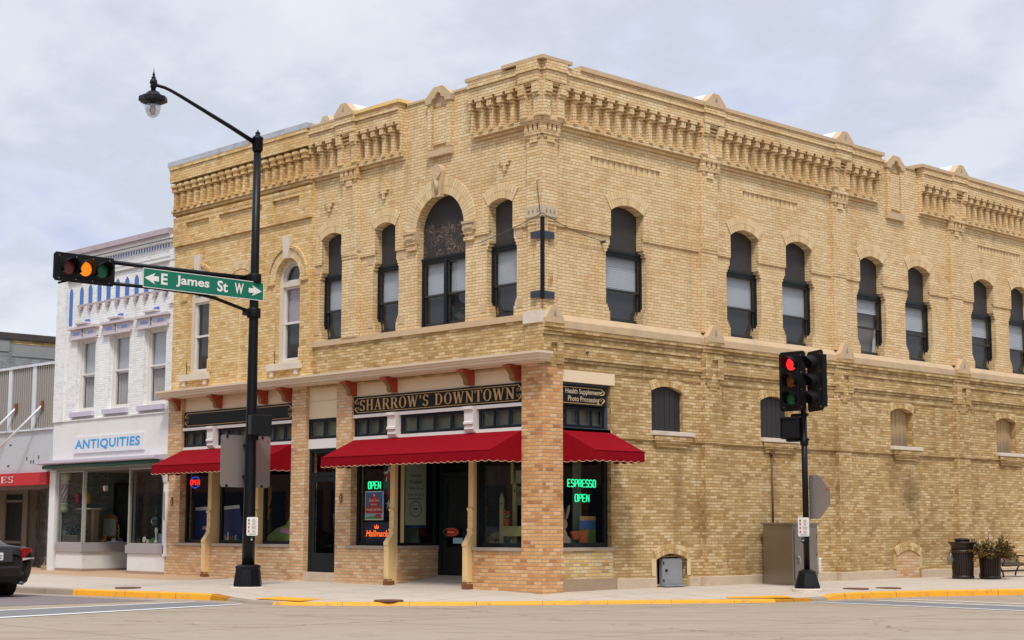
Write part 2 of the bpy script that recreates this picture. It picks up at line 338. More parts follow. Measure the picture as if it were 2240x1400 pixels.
def yellow():
    m, t, b = newmat('kerb_yellow'); Pv = pos(t); P = t.xyz(Pv)
    s = t.m('MULTIPLY', t.m('SUBTRACT', t.noise(Pv, 5, 7, .75), .53, clamp=True), 7, clamp=True)
    c = t.mix(t.m('MULTIPLY', s, .65), (.80, .36, .012), (.24, .17, .09))
    k = t.m('LESS_THAN', t.m('FRACT', t.m('DIVIDE', t.m('ADD', P[0], P[1]), 1.7)), .008)
    c = t.mix(k, c, (.12, .08, .03))
    setb(t, b, Base_Color=c, Roughness=.6); bump(t, b, t.noise(Pv, 30, 4, .6), .006, .4)
yellow(); plain('pad_yellow', (.80, .37, .015), .6, var=.12, vscale=14)

# ------------------------------------------------------------------ mesh builder
class Fr:                                   # facade frame: u along the wall, v up, w outward
    def __init__(s, k): s.k = k
    def __call__(s, u, v, w=0.0): return (u, -w, v) if s.k == 'A' else (w, u, v)
A_, B_ = Fr('A'), Fr('B')
class Loc:                                  # free frame: origin, u axis, v axis
    def __init__(s, o, u, v=(0, 0, 1)):
        s.o = Vector(o); s.u = Vector(u).normalized(); s.v = Vector(v).normalized(); s.w = s.u.cross(s.v)
    def __call__(s, u, v, w=0.0): return tuple(s.o + s.u * u + s.v * v + s.w * w)
def SD(a): return lambda p, v, e=0.0: (a + e, -p, v)      # side view of a moulding: p outward, v up, e along the front
class MB:
    def __init__(s): s.V = []; s.F = []; s.sm = []
    def add(s, vs, fs, smooth=False):
        o = len(s.V); s.V += [tuple(v) for v in vs]; s.F += [tuple(i + o for i in f) for f in fs]; s.sm += [smooth] * len(fs); return s
    def box(s, fr, u0, u1, v0, v1, w0, w1):
        if u0 > u1: u0, u1 = u1, u0
        P = [fr(u, v, w) for w in (w0, w1) for v in (v0, v1) for u in (u0, u1)]
        return s.add(P, [(0, 2, 3, 1), (4, 5, 7, 6), (0, 1, 5, 4), (2, 6, 7, 3), (0, 4, 6, 2), (1, 3, 7, 5)])
    def hexa(s, P): return s.add(P, [(0, 2, 3, 1), (4, 5, 7, 6), (0, 1, 5, 4), (2, 6, 7, 3), (0, 4, 6, 2), (1, 3, 7, 5)])
    def prism(s, fr, pts, w0, w1, caps=True):
        n = len(pts)
        ar = sum(pts[i][0] * pts[(i + 1) % n][1] - pts[(i + 1) % n][0] * pts[i][1] for i in range(n))
        if ar < 0: pts = pts[::-1]
        P = [fr(u, v, w0) for u, v in pts] + [fr(u, v, w1) for u, v in pts]
        fs = [(i, (i + 1) % n, n + (i + 1) % n, n + i) for i in range(n)]
        if caps:
            tr = tessellate_polygon([[Vector((u, v, 0)) for u, v in pts]])
            for a, b, c in tr:
                ax = (pts[b][0] - pts[a][0]) * (pts[c][1] - pts[a][1]) - (pts[c][0] - pts[a][0]) * (pts[b][1] - pts[a][1])
                if ax < 0: b, c = c, b
                fs.append((n + a, n + b, n + c)); fs.append((a, c, b))
        return s.add(P, fs)
    def flat(s, fr, loops, w):               # polygon with holes facing +w
        fl = [p for l in loops for p in l]
        tr = tessellate_polygon([[Vector((u, v, 0)) for u, v in l] for l in loops]); fs = []
        for a, b, c in tr:
            ax = (fl[b][0] - fl[a][0]) * (fl[c][1] - fl[a][1]) - (fl[c][0] - fl[a][0]) * (fl[b][1] - fl[a][1])
            if abs(ax) < 1e-9: continue
            fs.append((a, b, c) if ax > 0 else (a, c, b))
        return s.add([fr(u, v, w) for u, v in fl], fs)
    def reveal(s, fr, loop, w0, w1):         # the inner sides of an opening
        n = len(loop); P = [fr(u, v, w0) for u, v in loop] + [fr(u, v, w1) for u, v in loop]
        return s.add(P, [(i, (i + 1) % n, n + (i + 1) % n, n + i) for i in range(n)])
    def wall(s, fr, u0, u1, v0, v1, w, holes=(), depth=.25, thick=.3):
        s.flat(fr, [[(u0, v0), (u1, v0), (u1, v1), (u0, v1)]] + list(holes), w)
        for h in holes: s.reveal(fr, h, w, w - depth)
        P = [fr(u, v, q) for q in (w, w - thick) for u, v in ((u0, v0), (u1, v0), (u1, v1), (u0, v1))]
        return s.add(P, [(0, 1, 5, 4), (1, 2, 6, 5), (2, 3, 7, 6), (3, 0, 4, 7)])
    def cyl(s, a, b, r0, r1=None, n=16, smooth=True):
        r1 = r0 if r1 is None else r1; a = Vector(a); b = Vector(b); z = (b - a).normalized()
        x = z.orthogonal().normalized(); y = z.cross(x); P = []
        for c, r in ((a, r0), (b, r1)):
            P += [c + (x * math.cos(2 * math.pi * i / n) + y * math.sin(2 * math.pi * i / n)) * r for i in range(n)]
        s.add(P, [(i, (i + 1) % n, n + (i + 1) % n, n + i) for i in range(n)], smooth)
        s.add([P[i] for i in range(n)], [tuple(reversed(range(n)))]); return s.add([P[n + i] for i in range(n)], [tuple(range(n))])
    def tube(s, pts, r, n=8, closed=False):
        pts = [Vector(p) for p in pts]; P = []; m = len(pts); prev = None
        for i, p in enumerate(pts):
            if closed: tg = pts[(i + 1) % m] - pts[i - 1]
            else: tg = pts[min(i + 1, m - 1)] - pts[max(i - 1, 0)]
            tg.normalize()
            x = (prev - tg * prev.dot(tg)) if prev is not None else tg.orthogonal()
            if x.length < 1e-6: x = tg.orthogonal()
            x.normalize(); prev = x; y = tg.cross(x); rr = r[i] if isinstance(r, (list, tuple)) else r
            P += [p + (x * math.cos(2 * math.pi * k / n) + y * math.sin(2 * math.pi * k / n)) * rr for k in range(n)]
        fs = []
        for i in range(m if closed else m - 1):
            j = (i + 1) % m
            fs += [(i * n + k, i * n + (k + 1) % n, j * n + (k + 1) % n, j * n + k) for k in range(n)]
        if not closed: fs += [tuple(reversed(range(n))), tuple(range((m - 1) * n, m * n))]
        return s.add(P, fs, True)
    def lathe(s, c, prof, n=24, smooth=True, sq=None):
        c = Vector(c); P = []
        for r, z in prof: P += [c + Vector((r * math.cos(2 * math.pi * (k + .5) / n), r * math.sin(2 * math.pi * (k + .5) / n), z)) for k in range(n)]
        fs = [(i * n + k, i * n + (k + 1) % n, (i + 1) * n + (k + 1) % n, (i + 1) * n + k) for i in range(len(prof) - 1) for k in range(n)]
        fs += [tuple(reversed(range(n))), tuple(range((len(prof) - 1) * n, len(prof) * n))]
        return s.add(P, fs, smooth)
    def ring(s, fr, cu, cv, ri, ro, a0, a1, w0, w1, n=24):
        for i in range(n):
            q = [a0 + (a1 - a0) * i / n, a0 + (a1 - a0) * (i + 1) / n]
            s.prism(fr, [(cu + ri * math.cos(q[0]), cv + ri * math.sin(q[0])), (cu + ro * math.cos(q[0]), cv + ro * math.sin(q[0])),
                         (cu + ro * math.cos(q[1]), cv + ro * math.sin(q[1])), (cu + ri * math.cos(q[1]), cv + ri * math.sin(q[1]))], w0, w1)
        return s
    def build(s, name, mat, parent=None, loc=None, kind=None, label=None, bevel=0):
        me = bpy.data.meshes.new(name)
        off = Vector(parent['_o']) if parent is not None and '_o' in parent else (Vector(loc) if loc else Vector((0, 0, 0)))
        me.from_pydata([tuple(Vector(v) - off) for v in s.V], [], s.F); me.update()
        me.polygons.foreach_set('use_smooth', s.sm); me.materials.append(MATS[mat])
        o = bpy.data.objects.new(name, me); COL.objects.link(o)
        if parent is not None: o.parent = parent; o['_o'] = tuple(off)
        elif loc: o.location = loc
        if kind: o['kind'] = kind
        if label: o['label'] = label
        if bevel:
            md = o.modifiers.new('bevel', 'BEVEL'); md.width = bevel; md.segments = 2; md.limit_method = 'ANGLE'
        return o
def thing(name, label, cat, loc=(0, 0, 0), group=None):
    o = bpy.data.objects.new(name, None); COL.objects.link(o); o.location = loc; o['_o'] = tuple(loc)
    o['label'] = label; o['category'] = cat; o.empty_display_size = .1
    if group: o['group'] = group
    return o
def tag(o, label, cat, group=None):
    o['label'] = label; o['category'] = cat
    if group: o['group'] = group
    return o
def copy_tree(o, parent=None):
    c = o.copy(); COL.objects.link(c)
    if parent is not None: c.parent = parent
    for ch in list(o.children): copy_tree(ch, c)
    return c
def text_shape(s, width=None, height=1.0, bold=0.0, depth=.004, spacing=1.0):
    cu = bpy.data.curves.new('txt', 'FONT'); cu.body = s; cu.size = 1; cu.offset = bold; cu.extrude = 0; cu.space_character = spacing; cu.resolution_u = 3
    o = bpy.data.objects.new('txt', cu); COL.objects.link(o)
    dg = bpy.context.evaluated_depsgraph_get(); dg.update(); me = bpy.data.meshes.new_from_object(o.evaluated_get(dg))
    V = [tuple(v.co) for v in me.vertices]; F = [tuple(p.vertices) for p in me.polygons]
    bpy.data.objects.remove(o); bpy.data.curves.remove(cu); bpy.data.meshes.remove(me)
    x0 = min(v[0] for v in V); x1 = max(v[0] for v in V); y0 = min(v[1] for v in V); y1 = max(v[1] for v in V)
    sy = height / (y1 - y0); sx = (width / (x1 - x0)) if width else sy
    return [((v[0] - x0) * sx, (v[1] - y0) * sy) for v in V], F
def add_text(mb, fr, s, u, v, w, width, height, bold=0.0, slant=0.0, flip=False, spacing=1.0):
    V, F = text_shape(s, width, height, bold, spacing=spacing)
    mb.add([fr(u + (-(x) if flip else x) + slant * y, v + y, w) for x, y in V], F); return mb

# ------------------------------------------------------------------ stroke letters (serif sign letters and neon tubes)
def arc(cx, cy, rx, ry, a0, a1, n=10): return [(cx + rx * math.cos(R(a0 + (a1 - a0) * i / n)), cy + ry * math.sin(R(a0 + (a1 - a0) * i / n))) for i in range(n + 1)]
NEON = {'O': [[(0, .15), (0, .85), (.1, 1), (.4, 1), (.5, .85), (.5, .15), (.4, 0), (.1, 0), (0, .15)]],
        'P': [[(0, 0), (0, 1), (.4, 1), (.5, .9), (.5, .58), (.4, .48), (0, .48)]],
        'E': [[(.48, 1), (0, 1), (0, 0), (.48, 0)], [(0, .5), (.4, .5)]],
        'N': [[(0, 0), (0, 1), (.5, 0), (.5, 1)]],
        'S': [[(.5, .88), (.4, 1), (.1, 1), (0, .9), (0, .62), (.1, .52), (.4, .48), (.5, .38), (.5, .1), (.4, 0), (.1, 0), (0, .12)]],
        'R': [[(0, 0), (0, 1), (.4, 1), (.5, .9), (.5, .6), (.4, .5), (0, .5)], [(.25, .5), (.5, 0)]]}
def neon_word(fr, word, u, v, w, cw, h, r=.009, gap=.32):
    mb = MB()
    for i, c in enumerate(word):
        for st in NEON[c]: mb.tube([fr(u + i * cw + x * 2 * cw * (1 - gap) * 1.0, v + y * h, w) for x, y in st], r, 6)
    return mb
TK, TN = .17, .065
def _bar(x0, y0, x1, y1, w):
    dx, dy = x1 - x0, y1 - y0; L = math.hypot(dx, dy); nx, ny = -dy / L * w / 2, dx / L * w / 2
    return [(x0 + nx, y0 + ny), (x1 + nx, y1 + ny), (x1 - nx, y1 - ny), (x0 - nx, y0 - ny)]
def _h(x0, x1, y): return [(x0, y), (x1, y), (x1, y + .055), (x0, y + .055)]
def _v(x, y0=0, y1=1, w=TK): return [(x - w / 2, y0), (x + w / 2, y0), (x + w / 2, y1), (x - w / 2, y1)]
def _bowl(cx, cy, rx, ry, a0, a1, tk, tn, n=14):
    out = []
    for i in range(n):
        q = []
        for a in (R(a0 + (a1 - a0) * i / n), R(a0 + (a1 - a0) * (i + 1) / n)):
            q.append((a, tn + (tk - tn) * abs(math.cos(a)) ** 1.5))
        (a, ta), (b, tb) = q
        out.append([(cx + rx * math.cos(a), cy + ry * math.sin(a)), (cx + rx * math.cos(b), cy + ry * math.sin(b)),
                    (cx + (rx - tb) * math.cos(b), cy + (ry - tb * .7) * math.sin(b)), (cx + (rx - ta) * math.cos(a), cy + (ry - ta * .7) * math.sin(a))])
    return out
SER = {
 'H': (.82, [_v(.17), _v(.65), _h(.17, .65, .48), _h(.02, .32, 0), _h(.5, .8, 0), _h(.02, .32, .945), _h(.5, .8, .945)]),
 'A': (.84, [_bar(.14, .03, .42, 1, TN), _bar(.42, 1, .70, .03, TK), _h(.2, .6, .3), _h(.0, .28, 0), _h(.55, .85, 0)]),
 'R': (.84, [_v(.17), _h(.02, .32, 0), _h(.02, .45, .945), _h(.2, .45, .5)] + _bowl(.42, .75, .28, .25, -90, 90, TK, TN) + [_bar(.42, .5, .72, .02, TK), _h(.6, .86, 0)]),
 'P': (.72, [_v(.17), _h(.02, .32, 0), _h(.02, .45, .945), _h(.2, .45, .45)] + _bowl(.40, .72, .28, .28, -90, 90, TK, TN)),
 'O': (.84, _bowl(.41, .5, .39, .52, 0, 360, TK, TN, 24)),
 'W': (1.18, [_bar(.14, 1, .36, .0, TK), _bar(.36, 0, .58, 1, TN), _bar(.56, 1, .80, .0, TK), _bar(.80, 0, 1.02, 1, TN), _h(0, .28, .945), _h(.44, .68, .945), _h(.9, 1.16, .945)]),
 'D': (.86, [_v(.17), _h(.02, .42, 0), _h(.02, .42, .945)] + _bowl(.38, .5, .40, .5, -90, 90, TK, TN)),
 'N': (.86, [_v(.15, w=TN + .02), _bar(.13, .97, .68, .03, TK), _v(.69, w=TN + .02), _h(.0, .28, 0), _h(.0, .2, .945), _h(.55, .84, .945)]),
 'T': (.74, [_v(.36), _h(.2, .52, 0), _h(.0, .72, .94), _bar(.03, .98, .03, .72, .06), _bar(.69, .98, .69, .72, .06)]),
 'S': (.66, _bowl(.31, .745, .27, .275, 20, 270, TK * .8, TN + .03) + _bowl(.31, .265, .28, .285, 90, -160, TK * .9, TN + .03) + [_bar(.56, .98, .56, .75, .05), _bar(.05, .02, .05, .27, .05)]),
 'U': (.82, [_v(.18, .25), _v(.64, .25, 1, TN + .02), _h(.02, .34, .93), _h(.5, .8, .93)] + _bowl(.40, .28, .30, .30, 180, 360, TK, TN + .03)),
 'E': (.74, [_v(.18), _h(.03, .66, 0), _h(.03, .64, .93), _h(.2, .52, .48), _bar(.65, 0, .65, .26, .07), _bar(.62, 1, .62, .74, .07), _bar(.52, .4, .52, .62, .06)]),
 "'": (.30, [[(.08, .68), (.16, .68), (.22, .98), (.06, .98)]]), ' ': (.45, [])}
def serif_word(mb, fr, word, u0, u1, v0, v1, w, depth=.004, scale0=1.0):
    tot = sum(SER[c][0] + .09 for c in word); k = (u1 - u0) / tot; h = v1 - v0; x = u0
    for j, c in enumerate(word):
        for i, pg in enumerate(SER[c][1]):
            mb.prism(fr, [(x + p[0] * k, v0 + p[1] * h) for p in pg], w, w + depth + .0004 * (i % 3))
        x += (SER[c][0] + .09) * k
    return mb

# ================================================================== ground
def sheet(name, mat, pts, label=None, kind='structure'):
    mb = MB(); tr = tessellate_polygon([[Vector((p[0], p[1], 0)) for p in pts]]); fs = []
    for a, b, c in tr:
        ax = (pts[b][0] - pts[a][0]) * (pts[c][1] - pts[a][1]) - (pts[c][0] - pts[a][0]) * (pts[b][1] - pts[a][1])
        fs.append((a, b, c) if ax > 0 else (a, c, b))
    mb.add(pts, fs); o = mb.build(name, mat, kind=kind)
    return o
ZR = -.17
sheet('terrain', 'terrain_ground', [(-900, -900, -.5), (900, -900, -.5), (900, 900, -.5), (-900, 900, -.5)])
sheet('road', 'road_concrete', [(-150, -60, ZR), (150, -60, ZR), (150, 150, ZR), (-150, 150, ZR)])
# kerb line: (x, y, z of the top edge, painted)
K = [(-60, -5.9, -.05, 0), (-14, -5.7, -.05, 0), (-11, -5.45, -.05, 0), (-8.62, -5.10, -.05, 1), (-6.9, -4.72, -.05, 1), (-5.6, -4.45, -.05, 1), (-4.75, -4.30, -.055, 1), (-4.25, -4.24, -.11, 0),
     (-3.3, -4.50, -.115, 0), (-2.35, -4.55, -.115, 1), (-1.8, -4.20, -.112, 1), (-1.02, -3.47, -.11, 1), (0, -2.18, -.11, 1), (.9, -.75, -.11, 1), (1.76, .79, -.11, 1), (2.55, 2.15, -.11, 1),
     (3.05, 3.2, -.11, 1), (3.25, 4.1, -.11, 0), (3.25, 4.6, -.10, 1), (3.1, 5.1, -.06, 1), (3.2, 6.2, -.05, 1), (3.6, 7.9, -.05, 1), (4.4, 9.9, -.05, 1), (5.2, 12, -.05, 1), (5.6, 14, -.05, 1), (5.8, 18, -.05, 1), (6, 90, -.05, 1)]
def offs(i, d):
    a = Vector(K[max(i - 1, 0)][:2]); b = Vector(K[min(i + 1, len(K) - 1)][:2]); t_ = (b - a).normalized(); n = Vector((-t_.y, t_.x))
    return Vector(K[i][:2]) + n * d
for nm, mat, flag in (('kerb', 'kerb_grey', 0), ('painted_kerb', 'kerb_yellow', 1)):
    mb = MB()
    for i in range(len(K) - 1):
        if (K[i][3] and K[i + 1][3]) != bool(flag) and not (flag and K[i][3] and i in (6, 16)) : continue
        q = []
        for j in (i, i + 1):
            z = K[j][2]; o0 = offs(j, -.03); o1 = offs(j, .0); o2 = offs(j, .025); o3 = offs(j, .16); zm = z - .018
            q.append([(o0.x, o0.y, ZR - .03), (o1.x, o1.y, zm), (o2.x, o2.y, z + .001), (o3.x, o3.y, z + .005)])
        for k in range(3): mb.add([q[0][k], q[1][k], q[1][k + 1], q[0][k + 1]], [(0, 1, 2, 3)], True)
    mb.build(nm, mat, kind='structure')
# pavement: from the kerb back to the foot of the walls
inner = []
for i, k in enumerate(K):
    x, y = k[0], k[1]
    if i <= 8: inner.append((min(x, -1.8), .6, .03))
    elif i <= 14: f = (i - 8) / 6; inner.append((-1.8 + f * 1.2, .6, .02))
    else: inner.append((-.6, max(.6, y - .3), .03))
mb = MB()
for i in range(len(K) - 1):
    a, b = offs(i, .15), offs(i + 1, .15); c, d_ = Vector(inner[i + 1]), Vector(inner[i])
    A3, B3 = Vector((a.x, a.y, K[i][2] + .004)), Vector((b.x, b.y, K[i + 1][2] + .004))
    def mid(p, q, f): r_ = p.lerp(q, f); return r_
    rows = []
    for f in (0, .3, .6, 1):
        p, q = A3.lerp(d_, f), B3.lerp(c, f)
        lift = {0: 0, .3: .012, .6: .012, 1: 0}[f]
        p = Vector((p.x, p.y, p.z + lift)); q = Vector((q.x, q.y, q.z + lift)); rows.append((p, q))
    for r0, r1 in zip(rows, rows[1:]): mb.add([r0[0], r0[1], r1[1], r1[0]], [(0, 1, 2, 3)])
mb.build('sidewalk', 'sidewalk_concrete', kind='structure')
def swz(x, y):                              # height of the pavement
    if y < -.1 and x < -2: return -.05 + .08 * min(1, max(0, (y + 4.5) / 5.1)) + .012
    if x > .1 and y > 2: return -.05 + .08 * min(1, max(0, (3.6 - x) / 4.2)) + .012
    return -.03
sheet('paved_strip', 'paver_tan', [(-40, -2.6, swz(-5, -2.6) + .006), (-12.6, -2.6, swz(-5, -2.6) + .006), (-10.2, -1.2, swz(-5, -1.2) + .006), (-10.6, 0.2, .040), (-13.5, .2, .042), (-13.5, 2.2, .052), (-40, 2.2, .052)])
sheet('asphalt_patch', 'asphalt_grey', [(-40, -6.1, ZR + .004), (-14, -6.15, ZR + .004), (-9.13, -5.75, ZR + .004), (-5.2, -5.2, ZR + .004), (-5.08, -8.6, ZR + .004), (-30, -9.5, ZR + .004)])
sheet('crosswalk_band', 'crosswalk_grey', [(-3.63, -9.18, ZR + .005), (-4.21, -4.97, ZR + .005), (-3.04, -4.78, ZR + .005), (-1.85, -10.07, ZR + .005), (-.6, -15, ZR + .005), (-2.6, -15, ZR + .005)])
sheet('crosswalk_line', 'line_white', [(-3.04, -4.78, ZR + .009), (-2.86, -4.82, ZR + .009), (-1.62, -10.1, ZR + .009), (-.4, -15, ZR + .009), (-.6, -15, ZR + .009), (-1.85, -10.07, ZR + .009)])
sheet('crosswalk_line', 'line_white', [(-4.36, -4.98, ZR + .009), (-4.24, -4.97, ZR + .009), (-3.66, -9.18, ZR + .009), (-2.6, -15, ZR + .009), (-2.75, -15, ZR + .009), (-3.80, -9.18, ZR + .009)])
sheet('crosswalk_band', 'crosswalk_grey', [(3.40, 3.95, ZR + .005), (7.85, 3.88, ZR + .005), (20, 3.7, ZR + .005), (20, 5.1, ZR + .005), (7.07, 5.26, ZR + .005), (3.76, 5.0, ZR + .005)])
for y0_, y1_, x0_ in ((3.72, 3.86, 3.6), (5.16, 5.28, 4.0), (6.0, 6.14, 4.0)):
    sheet('crosswalk_line', 'line_white', [(x0_, y0_, ZR + .009), (20, y0_ - .1, ZR + .009), (20, y1_ - .1, ZR + .009), (x0_, y1_, ZR + .009)])
def pad(name, pts, z, label):
    c = Vector((sum(p[0] for p in pts) / 4, sum(p[1] for p in pts) / 4)); mb = MB()
    o_ = thing(name, label, 'tactile pad', (c.x, c.y, z))
    mb.prism(Loc((0, 0, z), (1, 0, 0), (0, 1, 0)), pts, 0, .012)
    mb.build('plate', 'pad_yellow', o_)
    dm = MB(); a, b, cc, d_ = [Vector(p) for p in pts]
    for i in range(14):
        for j in range(8):
            p = a.lerp(b, (i + .5) / 14).lerp(d_.lerp(cc, (i + .5) / 14), (j + .5) / 8)
            dm.cyl((p.x, p.y, z + .011), (p.x, p.y, z + .018), .022, .013, 6)
    dm.build('raised_dots', 'pad_yellow', o_)
pad('tactile_paving', [(-3.25, -4.30), (-1.95, -4.25), (-2.2, -3.45), (-3.5, -3.5)], -.096, 'yellow dimpled tactile pad at the kerb ramp right of the lamp post')
pad('tactile_paving', [(2.45, 2.55), (3.15, 3.65), (2.55, 4.1), (1.85, 3.1)], -.092, 'yellow dimpled tactile pad at the kerb ramp beside the two-headed signal pole')
for i, (x, y, lb) in enumerate([(-7.9, -4.25, 'rusty round manhole cover in the pavement left of the lamp post'), (-.95, -3.0, 'rusty round manhole cover in the pavement before the shop entrance'),
                                (2.45, 6.75, 'rusty round cover nearest the two-headed signal pole'), (2.65, 7.65, 'rusty round cover just beyond its twin, farther from the signal pole')]):
    z = {0: -.018, 1: -.082, 2: -.012, 3: -.016}[i]
    mh = MB(); mh.lathe((x, y, z), [(.27, -.02), (.27, .004), (.255, .008), (.0001, .008)], 28, False)
    for k in range(6): mh.tube([(x + .2 * math.cos(k * 1.047), y + .2 * math.sin(k * 1.047), z + .008), (x + .05 * math.cos(k * 1.047), y + .05 * math.sin(k * 1.047), z + .008)], .004, 4)
    tag(mh.build('manhole_cover', 'manhole_rust', loc=(x, y, z)), lb, 'manhole cover')

# ================================================================== corner building
BLD = thing('corner_building', 'two-storey cream brick corner building with corbelled cornice and red awnings', 'building', (0, 0, 0))
SPLIT = {'coping', 'brick_arch', 'arch_leg', 'stone_stop', 'sill', 'rail', 'steel_band', 'display_panel', 'knee_wall', 'string_course', 'stone_band', 'impost', 'brick_corbel', 'display_shelf', 'brick_wall', 'frieze', 'brick_course',
         'fascia', 'pane', 'rear_wall', 'parapet_back', 'rust_stain', 'carved_motif', 'shade', 'niche', 'latch', 'sash', 'pilaster', 'rim', 'dentil', 'plank_wall', 'mullion', 'strut', 'bolt'}
def clusters(mb, gap=.012):
    n = len(mb.V); par = list(range(n))
    def find(a):
        while par[a] != a: par[a] = par[par[a]]; a = par[a]
        return a
    for f in mb.F:
        for i in f[1:]:
            a, b = find(f[0]), find(i)
            if a != b: par[a] = b
    isl = {}
    for fi, f in enumerate(mb.F): isl.setdefault(find(f[0]), []).append(fi)
    L = []
    for fs in isl.values():
        vs = [mb.V[i] for f in fs for i in mb.F[f]]
        L.append([fs, [min(v[k] for v in vs) - gap / 2 for k in range(3)], [max(v[k] for v in vs) + gap / 2 for k in range(3)]])
    m = len(L)
    if m > 400: return [mb]
    par2 = list(range(m))
    def f2(a):
        while par2[a] != a: par2[a] = par2[par2[a]]; a = par2[a]
        return a
    for i in range(m):
        for j in range(i):
            if all(L[i][1][k] <= L[j][2][k] and L[j][1][k] <= L[i][2][k] for k in range(3)): par2[f2(i)] = f2(j)
    out = {}
    for i in range(m): out.setdefault(f2(i), []).extend(L[i][0])
    if len(out) == 1: return [mb]
    res = []
    for fs in out.values():
        q = MB(); mp = {}
        for fi in sorted(fs):
            g = []
            for i in mb.F[fi]:
                if i not in mp: mp[i] = len(q.V); q.V.append(mb.V[i])
                g.append(mp[i])
            q.F.append(tuple(g)); q.sm.append(mb.sm[fi])
        res.append(q)
    return res
def part(mb, name, mat, parent=None, label=None, **k):
    if name in SPLIT:
        o = None
        for q in clusters(mb): r = q.build(name, mat, parent or BLD, label=label, **k); o = o or r
        return o
    return mb.build(name, mat, parent or BLD, label=label, **k)
WB = -.06
def segarch(u0, u1, vs, rise, n=12):        # points of an arch from right spring to left spring
    w = (u1 - u0) / 2; c = (u0 + u1) / 2
    if abs(rise - w) < 1e-6: r = w; cy = vs
    else: r = (w * w + rise * rise) / (2 * rise); cy = vs + rise - r
    a = math.asin(min(1, w / r)); a = math.pi / 2 if rise > w - 1e-6 else a
    return [(c + r * math.sin(a - 2 * a * i / n), cy + r * math.cos(a - 2 * a * i / n)) for i in range(n + 1)], (c, cy, r, a)
def voussoirs(mb, fr, u0, u1, vs, rise, th, w0, w1, bw=.072, legs=0.0):
    _, (c, cy, r, a) = segarch(u0, u1, vs, rise); n = max(6, int(2 * a * (r + th / 2) / bw)); gap = .006
    for i in range(n):
        b0 = -a + 2 * a * i / n + gap / r / 2; b1 = -a + 2 * a * (i + 1) / n - gap / r / 2
        for ra, rb in ((r + .002, r + th * .5 - .003), (r + th * .5 + .003, r + th)):
            jit = random.uniform(0, .003)
            mb.prism(fr, [(c + ra * math.sin(b0), cy + ra * math.cos(b0)), (c + rb * math.sin(b0), cy + rb * math.cos(b0)), (c + rb * math.sin(b1), cy + rb * math.cos(b1)), (c + ra * math.sin(b1), cy + ra * math.cos(b1))], w0, w1 + jit)
V0, VT = 5.40, 7.70
def profile_right(uc, hw, wd):              # right edge of a tall opening, upwards
    return [(uc + hw, V0), (uc + hw, 5.62), (uc + hw + wd * .33, 5.62), (uc + hw + wd * .33, 5.69), (uc + hw + wd * .66, 5.69), (uc + hw + wd * .66, 5.75), (uc + hw + wd, 5.75),
            (uc + hw + wd, 6.84), (uc + hw + wd * .66, 6.84), (uc + hw + wd * .66, 6.91), (uc + hw + wd * .33, 6.91), (uc + hw + wd * .33, 6.98), (uc + hw, 6.98), (uc + hw, 7.23)]
def profile_left(uc, hw, wd): return [(2 * uc - x, y) for x, y in profile_right(uc, hw, wd)]
SOLD = [(1.43, 3.58), (6.40, 8.45), (16.46, 18.7)]
def upper_wall(fr, u0, u1, wins, mat, w_low, w_up, vtop, slots=()):
    lo = MB(); up = MB(); edges = []; cur = u0
    for i in range(len(wins) + 1):           # the brick piers between the windows
        L = [(u0, 7.23), (u0, V0)] if i == 0 else list(reversed(profile_right(*wins[i - 1][:3])))
        Rr = [(u1, V0), (u1, 7.23)] if i == len(wins) else profile_left(*wins[i][:3])
        lo.flat(fr, [L + Rr], w_low)
        for pr in ([L] if i else []) + ([Rr] if i < len(wins) else []):
            for p, q in zip(pr, pr[1:]): lo.add([fr(p[0], p[1], w_low), fr(q[0], q[1], w_low), fr(q[0], q[1], w_low - .26), fr(p[0], p[1], w_low - .26)], [(0, 3, 2, 1)])
    bot = [(u0, 7.23)]
    for uc, hw, wd, vs, rise in wins:
        a, _ = segarch(uc - hw, uc + hw, vs, rise, 16 if rise > .4 else 8); a = a[::-1]
        nb = [(uc - hw, 7.23)] + a + [(uc + hw, 7.23)]; bot += nb
        for p, q in zip(nb, nb[1:]): up.add([fr(p[0], p[1], w_up), fr(q[0], q[1], w_up), fr(q[0], q[1], w_low - .26), fr(p[0], p[1], w_low - .26)], [(0, 3, 2, 1)])
        edges.append((uc - hw, uc + hw))
    bot += [(u1, 7.23)]
    hs = [[(a, 8.55), (b, 8.55), (b, 8.74), (a, 8.74)] for a, b in slots]
    up.flat(fr, [bot + [(u1, vtop), (u0, vtop)]] + hs, w_up)
    for h in hs: up.reveal(fr, h, w_up, w_up - .09)
    xs = [u0] + [x for e in edges for x in e] + [u1]
    for a, b in zip(xs[::2], xs[1::2]): up.box(fr, a, b, 7.165, 7.23, w_low - .02, w_up)      # belt course underside
    part(lo, 'brick_wall', mat); part(up, 'brick_wall', mat)
HB = [(2.54, .50, .12, 7.70, .15), (6.44, .50, .12, 7.68, .15), (8.46, .50, .12, 7.68, .15), (11.43, .50, .12, 7.68, .15), (13.54, .50, .12, 7.68, .15), (16.68, .50, .12, 7.68, .15), (18.62, .50, .12, 7.68, .15), (22.2, .5, .12, 7.68, .15)]
HA = [(-6.79, .41, .09, 7.72, .12), (-4.93, .35, .09, 7.72, .11), (-3.11, .765, .0, 7.43, .765), (-1.26, .35, .09, 7.72, .11)]
upper_wall(B_, 0, 26, HB, 'brick_cream', WB - .035, WB, 10.30, SOLD)
upper_wall(A_, -7.5, 0, HA, 'brick_cream', WB - .035, WB, 10.30)
